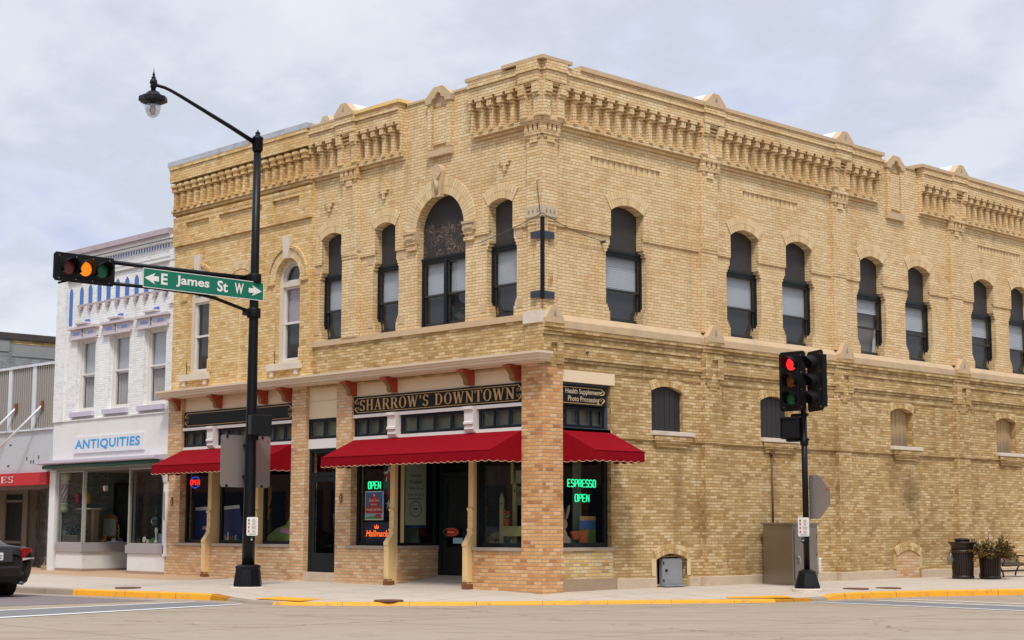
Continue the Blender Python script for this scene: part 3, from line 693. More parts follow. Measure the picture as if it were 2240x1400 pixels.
# a hidden step lets the wall close against the annex and the roof
bk = MB(); bk.box(B_, .0, 26, 8.2, 10.28, WB - .40, WB - .26); bk.box(A_, -7.5, -.4, 8.3, 10.28, WB - .40, WB - .26)
bk.box(A_, -13.2, -7.5, 8.3, 10.3, -.30, -.1); part(bk, 'parapet_back', 'brick_cream_worn')
rf = MB(); rf.add([(-13.2, .3, 9.7), (-.3, .3, 9.7), (-.3, 26, 9.7), (-13.2, 26, 9.7)], [(0, 1, 2, 3)]); part(rf, 'roof', 'roof_dark')
rw = MB(); rw.box(A_, -13.25, -13.0, -.1, 10.30, -26, -.32); rw.box(A_, -13.0, -.1, -.1, 10.2, -26.3, -26); rw.box(B_, 25.8, 26, -.1, 10.2, -.3 - 1, -.1); part(rw, 'rear_wall', 'brick_cream_worn')

def blind(fr, u0, u1, v0, v1, w, mat, parent):
    mb = MB(); n = int((v1 - v0) / .042)
    for i in range(n):
        v = v0 + (v1 - v0) * (i + .5) / n
        mb.add([fr(u0, v - .021, w + .006), fr(u1, v - .021, w + .006), fr(u1, v + .023, w - .006), fr(u0, v + .023, w - .006)], [(0, 1, 2, 3)])
    return part(mb, 'blind', mat, parent)
def frame_rect(mb, fr, u0, u1, v0, v1, w0, w1, t_=.05, tb=None):
    tb = tb or t_
    mb.box(fr, u0, u0 + t_, v0, v1, w0, w1); mb.box(fr, u1 - t_, u1, v0, v1, w0, w1)
    mb.box(fr, u0 + t_, u1 - t_, v0, v0 + tb, w0, w1); mb.box(fr, u0 + t_, u1 - t_, v1 - t_, v1, w0, w1)
wcount = 0
def tall_window(fr, spec, wl, board='board_dark', double=False, opened=False, drop=0.0):
    global wcount; wcount += 1
    uc, hw, wd, vs, rise = spec; W = hw + wd; wf = wl - .20; vt = 6.86
    m0 = MB(); frame_rect(m0, fr, uc - W, uc + W, V0 + .0, vt, wf, wf + .07, .055, .05)
    m0.box(fr, uc - W, uc + W, vt, vt + .05, wf, wf + .09)
    cols = [(uc - W + .055, uc + W - .055)]
    if double: m0.box(fr, uc - .045, uc + .045, V0, vt, wf, wf + .08); cols = [(uc - W + .055, uc - .045), (uc + .045, uc + W - .055)]
    win = part(m0, 'window', 'frame_black'); gl = MB(); ga = MB(); sa = MB(); mr = 6.09
    for a, b in cols:
        frame_rect(sa, fr, a, b, mr - .02, vt - .055, wf + .02, wf + .045, .04); frame_rect(sa, fr, a, b, V0 + .05, mr + .02, wf - .005, wf + .019, .045, .06)
        ga.flat(fr, [[(a + .03, mr), (b - .03, mr), (b - .03, vt - .08), (a + .03, vt - .08)]], wf + .03)
        gl.flat(fr, [[(a + .03, V0 + .09), (b - .03, V0 + .09), (b - .03, mr), (a + .03, mr)]], wf + .008)
        blind(fr, a + .02, b - .02, mr + .02 + drop, vt - .06, wf - .05, 'blind_white', win)
        if not opened: blind(fr, a + .02, b - .02, V0 + .08, mr, wf - .05, 'blind_dark', win)
        rm = MB(); rm.box(fr, a, b, V0 + .05, vt, wf - .16, wf - .14); part(rm, 'room', 'interior_mid' if opened else 'interior_dark', win)
    if opened:
        cu = MB(); cu.prism(fr, [(cols[0][1] - .22, V0 + .1), (cols[0][1] - .06, V0 + .1), (cols[0][1] - .05, mr), (cols[0][1] - .10, mr)], wf - .06, wf - .05); part(cu, 'curtain', 'blind_white', win)
    part(sa, 'sash', 'frame_dark', win); part(ga, 'pane', 'glass_upper', win); part(gl, 'pane', 'glass_upper', win)
    ar, _ = segarch(uc - hw, uc + hw, vs, rise, 16)
    bd = MB(); pts = [(uc - W, vt + .05), (uc + W, vt + .05), (uc + W, 6.95), (uc + hw, 7.0)] + ar + [(uc - hw, 7.0), (uc - W, 6.95)]
    bd.prism(fr, pts, wf, wf + .03); part(bd, 'board', board, win)
    vo = MB(); voussoirs(vo, fr, uc - hw, uc + hw, vs, rise, .30 if rise < .4 else .36, WB - .03, WB + .018); part(vo, 'brick_arch', 'brick_loose', win)
    if rise < .4:
        lg = MB(); lg.box(fr, uc - hw - .17, uc - hw - .145, 7.42, vs + .10, WB - .01, WB + .014); lg.box(fr, uc + hw + .145, uc + hw + .17, 7.42, vs + .10, WB - .01, WB + .014); part(lg, 'arch_leg', 'brick_loose', win)
    return win
for i, s_ in enumerate(HB[:7]): tall_window(B_, s_, WB - .035, opened=(i == 3), drop=(.0, .0, .0, .35, .1, .2, .0)[i])
for i, s_ in enumerate(HA): tall_window(A_, s_, WB - .035, board=('board_dark', 'board_dark', 'plywood_worn', 'board_dark')[i], double=(i == 2))
# corbel stops at the window jambs, stone on the street front
st = MB()
for uc, hw, wd, vs, rise in (HA[0], HA[1], HA[3]):
    for s_ in (-1, 1):
        for vv in (5.62, 6.98):
            e = uc + s_ * (hw + wd); st.box(A_, min(e, e + s_ * .17), max(e, e + s_ * .17), vv - .02 if vv > 6 else vv - .06, vv + .18 if vv > 6 else vv + .13, WB - .12, WB - .026)
part(st, 'stone_stop', 'stone')
im = MB()
for s_ in (-1, 1):
    a = -3.11 + s_ * .755; b = -3.11 + s_ * 1.12
    im.box(A_, a, b, 7.30, 7.44, WB - .1, WB + .06); im.box(A_, a, b, 7.44, 7.49, WB - .1, WB + .09)
    im.box(A_, a + s_ * .06, b - s_ * .06, 7.335, 7.405, WB, WB + .075)
    im2 = None
part(im, 'impost', 'stone')
ij = MB()
for s_ in (-1, 1): ij.box(A_, -3.11 + s_ * .762, -3.11 + s_ * 1.06, 7.10, 7.163, WB - .1, WB + .03); ij.box(A_, -3.11 + s_ * .761, -3.11 + s_ * 1.06, 7.236, 7.298, WB - .1, WB + .04)
part(ij, 'brick_course', 'brick_cream')
ks = MB(); ks.prism(A_, [(-3.22, 8.12), (-3.0, 8.12), (-2.94, 8.62), (-3.28, 8.62)], WB, WB + .10)
ks.cyl(A_(-3.11, 8.67, WB), A_(-3.11, 8.67, WB + .13), .165, .145, 20); ks.cyl(A_(-3.11, 8.55, WB), A_(-3.11, 8.55, WB + .16), .10, .08, 14); ks.tube([A_(-3.11, 8.2, WB + .1), A_(-3.11, 8.5, WB + .12)], .05, 8)
part(ks, 'keystone', 'stone')

# --- corbel table
VB = 9.20
def corbels(fr, u0, u1, n, wb, mat='brick_cream', cap=True):
    mb = MB(); mb.box(fr, u0, u1, 9.13, 9.195, wb, wb + .05); mb.box(fr, u0, u1, 9.195, 9.27, wb, wb + .12)
    pitch = (u1 - u0) / n
    for i in range(n + 1):
        c = u0 + i * pitch; hl = lambda h: max(u0 - h * .02, c - h); hr = lambda h: min(u1 + h * .02, c + h)
        j = random.uniform(-.004, .004)
        mb.box(fr, hl(.06), hr(.06), 9.27, 9.335, wb, wb + .15 + j); mb.box(fr, hl(.050), hr(.050), 9.335, 9.70, wb, wb + .12 + j)
        mb.box(fr, hl(.050), hr(.050), 9.70, 9.765, wb, wb + .145 + j); mb.box(fr, hl(.068), hr(.068), 9.765, 9.90, wb, wb + .20 + j); mb.box(fr, hl(.108), hr(.108), 9.90, 9.965, wb, wb + .22 + j)
    mb.box(fr, u0, u1, 9.765, 9.805, wb, wb + .05); mb.box(fr, u0, u1, 9.84, 9.875, wb, wb + .09); mb.box(fr, u0, u1, 9.915, 9.95, wb, wb + .135)
    mb.box(fr, u0, u1, 9.965, 10.20, wb, wb + .21)
    mb.box(fr, u0, u1, 10.20, 10.27, wb, wb + .25); mb.box(fr, u0, u1, 10.27, 10.355, wb, wb + .23)
    return part(mb, 'cornice', mat)
for u0, u1, n in ((.53, 4.80, 13), (5.42, 9.70, 13), (10.28, 11.66, 4), (13.56, 14.88, 4), (15.58, 20.4, 15)): corbels(B_, u0, u1, n, WB)
for u0, u1, n in ((-2.02, -.50, 5), (-5.77, -4.26, 5), (-7.48, -6.38, 3)): corbels(A_, u0, u1, n, WB)
# --- copings
cp = MB(); cp.box(B_, .9, 4.86, 10.357, 10.45, -.5, WB + .275); cp.box(B_, 5.4, 9.75, 10.357, 10.44, -.5, WB + .26); cp.box(B_, 10.25, 11.75, 10.357, 10.44, -.5, WB + .26)
cp.box(B_, 11.75, 13.45, 10.30, 10.345, -.5, WB + .03); cp.box(B_, 13.45, 14.93, 10.357, 10.44, -.5, WB + .26); cp.box(B_, 15.55, 20.4, 10.357, 10.45, -.5, WB + .26)
cp.box(A_, -4.2, -2.1, 10.30, 10.345, -.5, WB + .03); cp.box(A_, -2.1, -.9, 10.357, 10.43, -.5, WB + .24); cp.box(A_, -7.5, -6.4, 10.357, 10.40, -.5, WB + .24)
part(cp, 'coping', 'stone')
yc = MB(); yc.box(A_, -5.75, -4.2, 10.357, 10.43, -.5, WB + .27); part(yc, 'coping', 'yellow_cap', label='yellow metal coping strip')
cc = MB(); cc.box(B_, -.23, .62, 10.396, 10.465, -.55, WB + .30); cc.box(A_, -.95, .24, 10.397, 10.463, -.55, WB + .295) if 0 else cc.box(A_, -.95, -.55, 10.396, 10.465, -.55, WB + .29); part(cc, 'coping', 'stone', label='pale stone cap on the corner')
# --- pilasters
def gable(fr, uc, hw, v, w0, w1, h, mat='stone', ridge=None, hole=True, name='stone_gable'):
    if ridge: w0 = w1 - .2
    mb = MB(); mb.prism(fr, [(uc - hw, v), (uc + hw, v), (uc + hw, v + h * .28), (uc + hw * .28, v + h), (uc - hw * .28, v + h), (uc - hw, v + h * .28)], w0, w1)
    o = part(mb, name, mat)
    if hole:
        hm = MB(); c = v + h * .52; q = h * .16
        hm.prism(fr, [(uc - q * .7, c - q), (uc + q * .7, c - q), (uc + q * .5, c + q * .3), (uc, c + q * 1.5), (uc - q * .5, c + q * .3)], w1, w1 + .004); part(hm, 'carved_motif', 'drop_grey', o)
    if ridge:
        rm = MB(); rm.prism(fr, [(uc - hw, v + h * .30), (uc + hw, v + h * .30), (uc + hw * .3, v + h * 1.03), (uc - hw * .3, v + h * 1.03)], w0 - .8, w0 + .0); part(rm, 'metal_ridge', ridge, o)
    return o
def pilaster(fr, u0, u1, mat='brick_cream', lower=True, head=True, ext=(.055, .055), big=1.0, ridge='metal_white', lowmat='brick_cream_worn'):
    mb = MB(); uc = (u0 + u1) / 2
    pw = .062 if u1 < .5 and u0 > -1 else .095
    mb.box(fr, u0, u1, 5.40, 7.165, WB - .1, WB + pw - .027); mb.box(fr, u0, u1, 7.165, 7.23, WB - .1, WB + pw - .012); mb.box(fr, u0, u1, 7.23, 8.95, WB - .05, WB + pw)
    d = .018
    mb.box(fr, uc - .10, uc + .10, 8.80, 8.95, WB, WB + pw + .035); mb.box(fr, u0 + .02, u0 + .10, 8.89, 8.95, WB, WB + pw + .03); mb.box(fr, u1 - .10, u1 - .02, 8.89, 8.95, WB, WB + pw + .03)
    mb.box(fr, u0 - .02, u1 + .02, 8.95, 9.02, WB, WB + pw + .05)
    n = 4; wd = (u1 - u0 + .02) / (2 * n - 1)
    mb.box(fr, u0, u1, 9.02, 9.16, WB, WB + pw + .006)
    for k in range(n): mb.box(fr, u0 - .01 + k * 2 * wd, u0 - .01 + (k * 2 + 1.25) * wd, 9.02, 9.16, WB + .06, WB + pw + .06)
    mb.box(fr, u0 - .03, u1 + .03, 9.16, 9.225, WB, WB + pw + .082); mb.box(fr, u0 - .05, u1 + .05, 9.225, 9.29, WB, WB + .175)
    e0, e1 = u0 - ext[0], u1 + ext[1]
    mb.box(fr, e0, e1, 9.29, 9.965, WB, WB + .12)
    mb.box(fr, e0 + .001, e1 - .001, 9.965, 9.985, WB, WB + .2)
    for a, b in ((e0 - .003, e0 + .17), (e1 - .17, e1 + .003)): mb.box(fr, a, b, 9.29, 9.70, WB, WB + .20); mb.box(fr, a, b, 9.70, 9.765, WB, WB + .23); mb.box(fr, a, b, 9.765, 9.965, WB, WB + .265)
    for v in (9.765, 9.84, 9.915): mb.box(fr, e0, e1, v, v + .036, WB, WB + .165 + (v - 9.765) * .45)
    mb.box(fr, uc - .13, uc + .13, 9.94, 9.99, WB, WB + .24); mb.box(fr, e0, e1, 9.985, 10.20, WB, WB + .275)
    mb.box(fr, e0 - .03, e1 + .03, 10.20, 10.27, WB, WB + .31); mb.box(fr, e0 - .015, e1 + .015, 10.27, 10.395, WB, WB + .295)
    part(mb, 'pilaster', mat)
    if head: gable(fr, uc, .34, 10.36, -.5, WB + .32, .30, ridge=ridge)
    if lower:
        gable(fr, uc + .04, .28, 5.20, WB - .1, .13, .36, 'stone')
        m2 = MB(); a, b = u0 + .02, u1 + .04
        for k, (v0_, v1_, pr_) in enumerate([(5.12, 5.20, .12), (5.05, 5.12, .095), (4.97, 5.05, .07), (4.45, 4.97, .05)]): m2.box(fr, a - pr_ * .3, b + pr_ * .3, v0_, v1_, -.12, pr_)
        m2.box(fr, a - .02, uc - .06, 4.40, 4.82, -.1, .095); m2.box(fr, uc + .14, b + .02, 4.40, 4.82, -.1, .095); m2.box(fr, a - .02, b + .02, 4.82, 4.90, -.1, .10)
        m2.box(fr, a - .002, b + .002, 4.32, 4.45, -.12, .065); m2.box(fr, a + .08, b - .08, 4.24, 4.32, -.12, .058); m2.box(fr, a + .16, b - .16, 4.17, 4.24, -.12, .05)
        m2.box(fr, a, b, 3.17, 4.32, -.12, .035); m2.box(fr, a - .02, b + .02, 3.03, 3.17, -.12, .055); m2.box(fr, a, b, .78, 3.03, -.14, .03)
        m2.hexa([fr(x, v, w) for w, x0, x1 in ((-.14, a, b), (0, a - .0, b + .0)) for v, ww in ((0, 0), (1, 1)) for x in (x0, x1)]) if 0 else m2.prism(fr, [(a - .002, .22), (b + .14, .22), (b + .12, .45), (b + .002, .80), (a - .002, .80)], -.13, .05)
        m2.prism(fr, [(a - .004, .22), (b + .02, .22), (b + .02, .60), (a - .004, .60)], -.13, .085)
        part(m2, 'pilaster', lowmat)
        sb = MB(); sb.box(fr, a - .10, b + .18, -.12, .22, -.14, .11); part(sb, 'stone_base', 'limestone', bevel=.012)
for u0, u1 in ((4.84, 5.39), (9.73, 10.25), (14.93, 15.53)): pilaster(B_, u0, u1)
pilaster(A_, -6.35, -5.80, lower=False)
gable(A_, -7.55, .30, 10.40, -.75, -.35, .36, 'limestone', ridge='metal_white')
pilaster(B_, -.005, .42, lower=False, head=False, ext=(.078, .055)); pilaster(A_, -.44, -.003, lower=False, head=False, ext=(.055, .066))
cb = MB(); cb.box(A_, -.46, .022, 7.30, 7.52, -.2, .025); cb.box(B_, -.0, .40, 7.302, 7.518, -.2, .023); o = part(cb, 'stone_block', 'limestone')
cm = MB()
for fr, us in ((A_, (-.36, -.24, -.11)), (B_, (.09, .2, .31))):
    for u in us: cm.prism(fr, [(u - .03, 7.41), (u, 7.36), (u + .03, 7.41), (u, 7.46)], .024, .03)
part(cm, 'carved_motif', 'drop_grey', o)
c2 = MB(); c2.box(A_, -6.37, -5.78, 7.31, 7.50, WB, .03); o = part(c2, 'stone_block', 'limestone')
# decorated panels in the parapet
def niche(fr, uc):
    lift = .13 if fr is A_ else .0
    mb = MB(); w0, w1 = WB, WB + .085
    mb.box(fr, uc - .37, uc - .24, 9.03 + lift, 10.16, w0, w1); mb.box(fr, uc + .24, uc + .37, 9.03 + lift, 10.16, w0, w1); mb.box(fr, uc - .205, uc + .205, 9.14 + lift, 10.04, w0, WB + .05); part(mb, 'niche', 'brick_cream')
    s = MB(); s.box(fr, uc - .38, uc + .38, 8.88 + lift, 9.03 + lift * .9, w0, WB + .09); part(s, 'stone_sill', 'stone'); s = MB()
    pts = [(uc - .40, 10.16), (uc - .24, 10.16), (uc - .21, 10.20)] + [(uc - .12 + .09 * math.cos(R(180 - k * 20)), 10.20 + .07 * math.sin(R(180 - k * 20))) for k in range(6)] \
        + [(uc + .10 * math.cos(R(170 - k * 20)), 10.26 + .12 * math.sin(R(170 - k * 20))) for k in range(9)] + [(uc + .12 + .09 * math.cos(R(100 - k * 20)), 10.20 + .07 * math.sin(R(100 - k * 20))) for k in range(6)] \
        + [(uc + .24, 10.16), (uc + .40, 10.16), (uc + .42, 10.28), (uc + .14, 10.50), (uc - .14, 10.50), (uc - .42, 10.28)]
    s.prism(fr, pts, w0, WB + .12); s.box(fr, uc - .24, uc + .24, 10.1, 10.40, w0 - .1, w0 + .02); part(s, 'stone_gable', 'stone')
niche(B_, 12.47); niche(A_, -3.08)
# recessed soldier-course panels
for fr, u0, u1 in ((B_, 1.43, 3.58), (B_, 6.40, 8.45), (B_, 16.46, 18.7)):
    mb = MB(); mb.box(fr, u0 - .02, u1 + .02, 8.53, 8.76, WB - .10, WB - .075); bgp = part(mb, 'soldier_panel', 'drop_grey')
    m2 = MB(); n = int((u1 - u0) / .085)
    for k in range(n): a = u0 + k * (u1 - u0) / n; m2.box(fr, a + .004, a + (u1 - u0) / n - .006, 8.552, 8.738, WB - .08, WB - (.030 if k % 2 else .042))
    part(m2, 'soldier_brick', 'brick_loose', bgp)
# little brick crosses
for u, v in ((-6.9, 8.58), (-4.95, 8.60), (-1.1, 8.62)):
    mb = MB()
    for a, b, c, d_ in ((-.035, .035, -.24, .24), (-.10, .10, -.13, .13), (-.16, .16, -.055, .055)): mb.box(A_, u + a, u + b, v + c, v + d_, WB, WB + .05 + (.0 if a < -.12 else .004 if a < -.06 else .008))
    part(mb, 'brick_cross', 'brick_cream')

# --- storey band and lower side wall
def poly_arch(u0, u1, v0, vs, rise):
    a, _ = segarch(u0, u1, vs, rise, 8); return [(u0, v0), (u1, v0)] + a
SH = [(3.27, 4.27), (6.94, 7.95), (12.1, 13.1), (17.13, 18.15)]
holes = [poly_arch(a, b, 3.22, 4.06, .11) for a, b in SH]
holes.append([(.20, .84), (2.03, .84), (2.03, 4.08), (.20, 4.08)])
holes.append(poly_arch(3.36, 4.34, .02, .58, .12))
lw = MB(); WL = -.085
lw.wall(B_, .03, 26, -.25, 5.13, WL, holes, .22, .3); part(lw, 'brick_wall', 'brick_cream_worn')
bands = MB(); segs = [(.42, 4.86), (5.42, 9.76), (10.34, 14.96), (15.6, 26)]
for a, b in segs:
    for v0_, v1_, w_ in ((4.317, 4.475, -.062), (4.475, 4.54, -.03), (4.54, 4.605, .0), (4.605, 4.843, -.06), (4.843, 4.99, -.035), (4.99, 5.05, -.005), (5.05, 5.125, .03)):
        bands.box(B_, a, b, v0_, v1_, WL - .02, w_)
for a, b in ((2.14, 4.88), (5.42, 9.76), (10.34, 14.96), (15.6, 26)): bands.box(B_, a, b, 3.03, 3.17, WL - .02, -.035)
part(bands, 'string_course', 'brick_cream_worn')
sb = MB()
for a, b in segs: sb.prism(Loc((0, 0, 0), (1, 0, 0), (0, 0, 1)), [(-.16, 5.128), (.04, 5.128), (.04, 5.27), (WB + .0, 5.405), (-.16, 5.405)], -b, -a)
part(sb, 'stone_band', 'stone')
gable(B_, .26, .25, 5.20, -.12, .09, .34, 'stone')
m2 = MB()
for v0_, v1_, pr_ in ((5.12, 5.20, .08), (5.05, 5.12, .055), (4.97, 5.05, .03), (4.35, 4.97, .0)): m2.box(B_, -.006, .52 + pr_ * .3, v0_, v1_, -.12, max(pr_, .006))
m2.box(B_, -.01, .2, 4.425, 4.82, -.1, .045); m2.box(B_, .37, .55, 4.40, 4.82, -.1, .045); m2.box(B_, -.012, .55, 4.82, 4.90, -.1, .05); part(m2, 'pilaster', 'brick_cream_worn')
ls = MB(); ls.box(B_, .42, 2.12, 4.085, 4.317, -.2, -.055); part(ls, 'lintel', 'cream_paint')
# stone plinth
for a, b in ((2.15, 3.33), (4.40, 4.75), (5.6, 9.62), (10.48, 12.1), (13.28, 14.84), (15.75, 26)):
    mb = MB(); mb.box(B_, a, b, -.2, .215, -.2, -.02); part(mb, 'stone_base', 'limestone', bevel=.012)
mb = MB(); mb.box(B_, .5, 2.14, -.2, .235, -.2, -.05); part(mb, 'stone_base', 'tan_stone', label='brown concrete footing')
mb = MB(); mb.box(B_, .5, 2.05, .235, .78, -.2, -.066); part(mb, 'knee_wall', 'brick_base')
mb = MB(); mb.box(B_, .5, 2.07, .78, .845, -.3, -.03); part(mb, 'sill', 'grey_sill')
# shuttered openings
for i, (a, b) in enumerate(SH):
    dark = i < 2; wf = WL - .19 if not dark else WL - .10
    w_ = MB(); w_.prism(B_, poly_arch(a, b, 3.22, 4.06, .11), wf - .03, wf - .005)
    win = part(w_, 'shuttered_window', 'frame_dark', label='boarded opening with ' + ('dark painted' if dark else 'weathered tan') + ' planks')
    pl = MB(); n = 6
    for k in range(n):
        x0 = a + (b - a) * k / n + .006; x1 = a + (b - a) * (k + 1) / n - .006
        f = lambda x: 4.06 + .11 * (1 - ((x - (a + b) / 2) / ((b - a) / 2)) ** 2) - .01
        pl.prism(B_, [(x0, 3.225), (x1, 3.225), (x1, f(x1)), (x0, f(x0))], wf - .004, wf + .014 + random.uniform(0, .006))
    part(pl, 'planks', 'shutter_dark' if dark else 'planks_tan', win)
    s_ = MB(); s_.box(B_, a - .05, b + .27, 3.135, 3.225, -.15, .035); part(s_, 'sill', 'stone_light', win, bevel=.008)
    s2 = MB(); s2.box(B_, a + .05, b + .12, 2.98, 3.03, -.15, .0); s2.box(B_, a + .10, b + .07, 2.90, 2.98, -.15, -.03); s2.box(B_, a - .0, b + .2, 3.03, 3.135, -.15, .015); part(s2, 'brick_corbel', 'brick_cream_worn', win)
    vo = MB(); voussoirs(vo, B_, a, b, 4.06, .11, .20, WL - .03, WL + .012); part(vo, 'brick_arch', 'brick_loose_worn', win)
# basement openings
vo = MB(); voussoirs(vo, B_, 3.36, 4.34, .58, .12, .20, WL - .03, WL + .03); voussoirs(vo, B_, 12.19, 13.2, .56, .14, .20, WL - .03, WL + .03)
for c in (3.36, 4.34, 12.19, 13.2):
    s_ = -1 if c in (3.36, 12.19) else 1; vo.box(B_, c, c + s_ * .12, .25, .60, WL - .03, WL + .012)
part(vo, 'brick_arch', 'brick_loose_worn')
bf = MB(); bf.prism(B_, poly_arch(12.19, 13.2, -.1, .56, .14), WL - .02, WL + .006); part(bf, 'infill', 'brick_tan', label='bricked-up basement arch')
ht = MB(); ht.box(B_, 3.60, 4.22, .06, .60, WL - .12, WL - .02); ht.box(B_, 3.57, 4.25, .03, .06, WL - .12, -.0); hx = part(ht, 'access_hatch', 'galv', label='grey metal hatch in basement arch', bevel=.008)
hb = MB(); hb.box(B_, 3.36, 4.34, .02, .7, WL - .21, WL - .19); part(hb, 'back_plate', 'frame_dark', hx)
hh = MB(); hh.box(B_, 3.68, 3.74, .33, .38, WL - .02, WL + .0); hh.box(B_, 3.61, 3.63, .12, .18, WL - .02, WL); hh.box(B_, 3.61, 3.63, .48, .54, WL - .02, WL); part(hh, 'latch', 'frame_black', hx)
hr = MB(); frame_rect(hr, B_, 3.50, 4.30, .04, .66, WL - .16, WL - .12, .035); part(hr, 'hatch_frame', 'limestone', hx)
# --- street front between the storeys
fw = MB(); fw.box(A_, -7.5, -.02, 4.35, 5.29, -.25, WB + .005); fw.box(A_, -.5, -.02, 4.35, 5.2, -.2, -.012); part(fw, 'brick_wall', 'brick_cream_worn')
fs = MB(); fs.box(A_, -7.5, -.42, 5.28, 5.405, -.3, WB + .05); part(fs, 'stone_band', 'stone')
fs = MB(); fs.box(A_, -.52, .012, 5.20, 5.43, -.3, .03); part(fs, 'stone_block', 'stone_light')
for cu_, (hw_) in ((-3.11, .765),):
    pass
# rust streaks, straps and guy wire at the corner
st_ = MB(); 
for v0_, v1_ in ((6.86, 7.00), (5.68, 5.82)):
    st_.box(A_, -.29, .045, v0_, v1_, .03, .045); st_.box(B_, -.045, .29, v0_ - .01, v1_ - .01, .03, .045)
part(st_, 'steel_band', 'steel_band'); mb = MB(); mb.box(Loc((.055, -.055, 0), (1, 0, 0)), -.03, .03, 5.64, 7.26, -.03, .03); part(mb, 'steel_post', 'pole_black')
# --- annex with arched windows (same building, older front)
AX = .02
def arch_hole(uc, hw, v0, vs, n=16):
    a, _ = segarch(uc - hw, uc + hw, vs, hw, n); return [(uc - hw, v0), (uc + hw, v0)] + a
AW = [(-12.12, .48), (-8.37, .48)]
ax = MB(); ax.wall(A_, -13.28, -7.46, 4.45, 10.35, AX, [arch_hole(u, h, 4.98, 6.97) for u, h in AW], .30, .35); part(ax, 'brick_wall', 'brick_annex')
zf = MB(); zf.box(A_, -13.28, -7.46, 8.96, 9.04, AX, AX + .07); zf.box(A_, -13.28, -7.46, 8.30, 8.42, AX, AX + .07)
xs = [-13.28, -12.71, -11.65, -11.22, -9.38, -8.97, -7.90, -7.46]
for a, b in zip(xs[::2], xs[1::2]): zf.box(A_, a, b, 8.42, 8.87, AX, AX + .068)
zf.box(A_, -13.28, -7.46, 8.87, 8.96, AX, AX + .06)
part(zf, 'frieze', 'brick_annex')
def corbels_annex():
    mb = MB(); wb = AX + .045; u0, u1 = -13.28, -7.46; n = 18; p = (u1 - .0 - u0 - .3) / n
    mb.box(A_, u0 - .03, u1, 9.10, 9.17, AX, wb + .03); mb.box(A_, u0 - .05, u1 + .02, 9.17, 9.235, AX, wb + .07)
    mb.box(A_, u0, u1, 9.235, 9.95, AX, wb)
    for i in range(n + 1):
        c = u0 + .15 + i * p
        mb.box(A_, c - .062, c + .062, 9.235, 9.31, wb, wb + .11); mb.box(A_, c - .05, c + .05, 9.31, 9.68, wb, wb + .095)
        mb.box(A_, c - .08, c + .08, 9.68, 9.80, wb, wb + .14); mb.box(A_, c - .105, c + .105, 9.80, 9.87, wb, wb + .17)
        if i < n: mb.box(A_, c + p / 2 - .06, c + p / 2 + .06, 9.87, 9.94, AX, wb + .07)
    mb.box(A_, u0, u1, 9.74, 9.79, wb, wb + .03); mb.box(A_, u0, u1, 9.94, 10.35, AX, wb + .165); mb.box(A_, u0 - .02, u1 + .01, 10.26, 10.349, AX, wb + .19)
    part(mb, 'cornice', 'brick_annex')
corbels_annex()
cp = MB(); cp.box(A_, -13.36, -7.42, 10.352, 10.48, -.4, AX + .24); part(cp, 'coping', 'metal_cap', label='peeling grey metal coping')
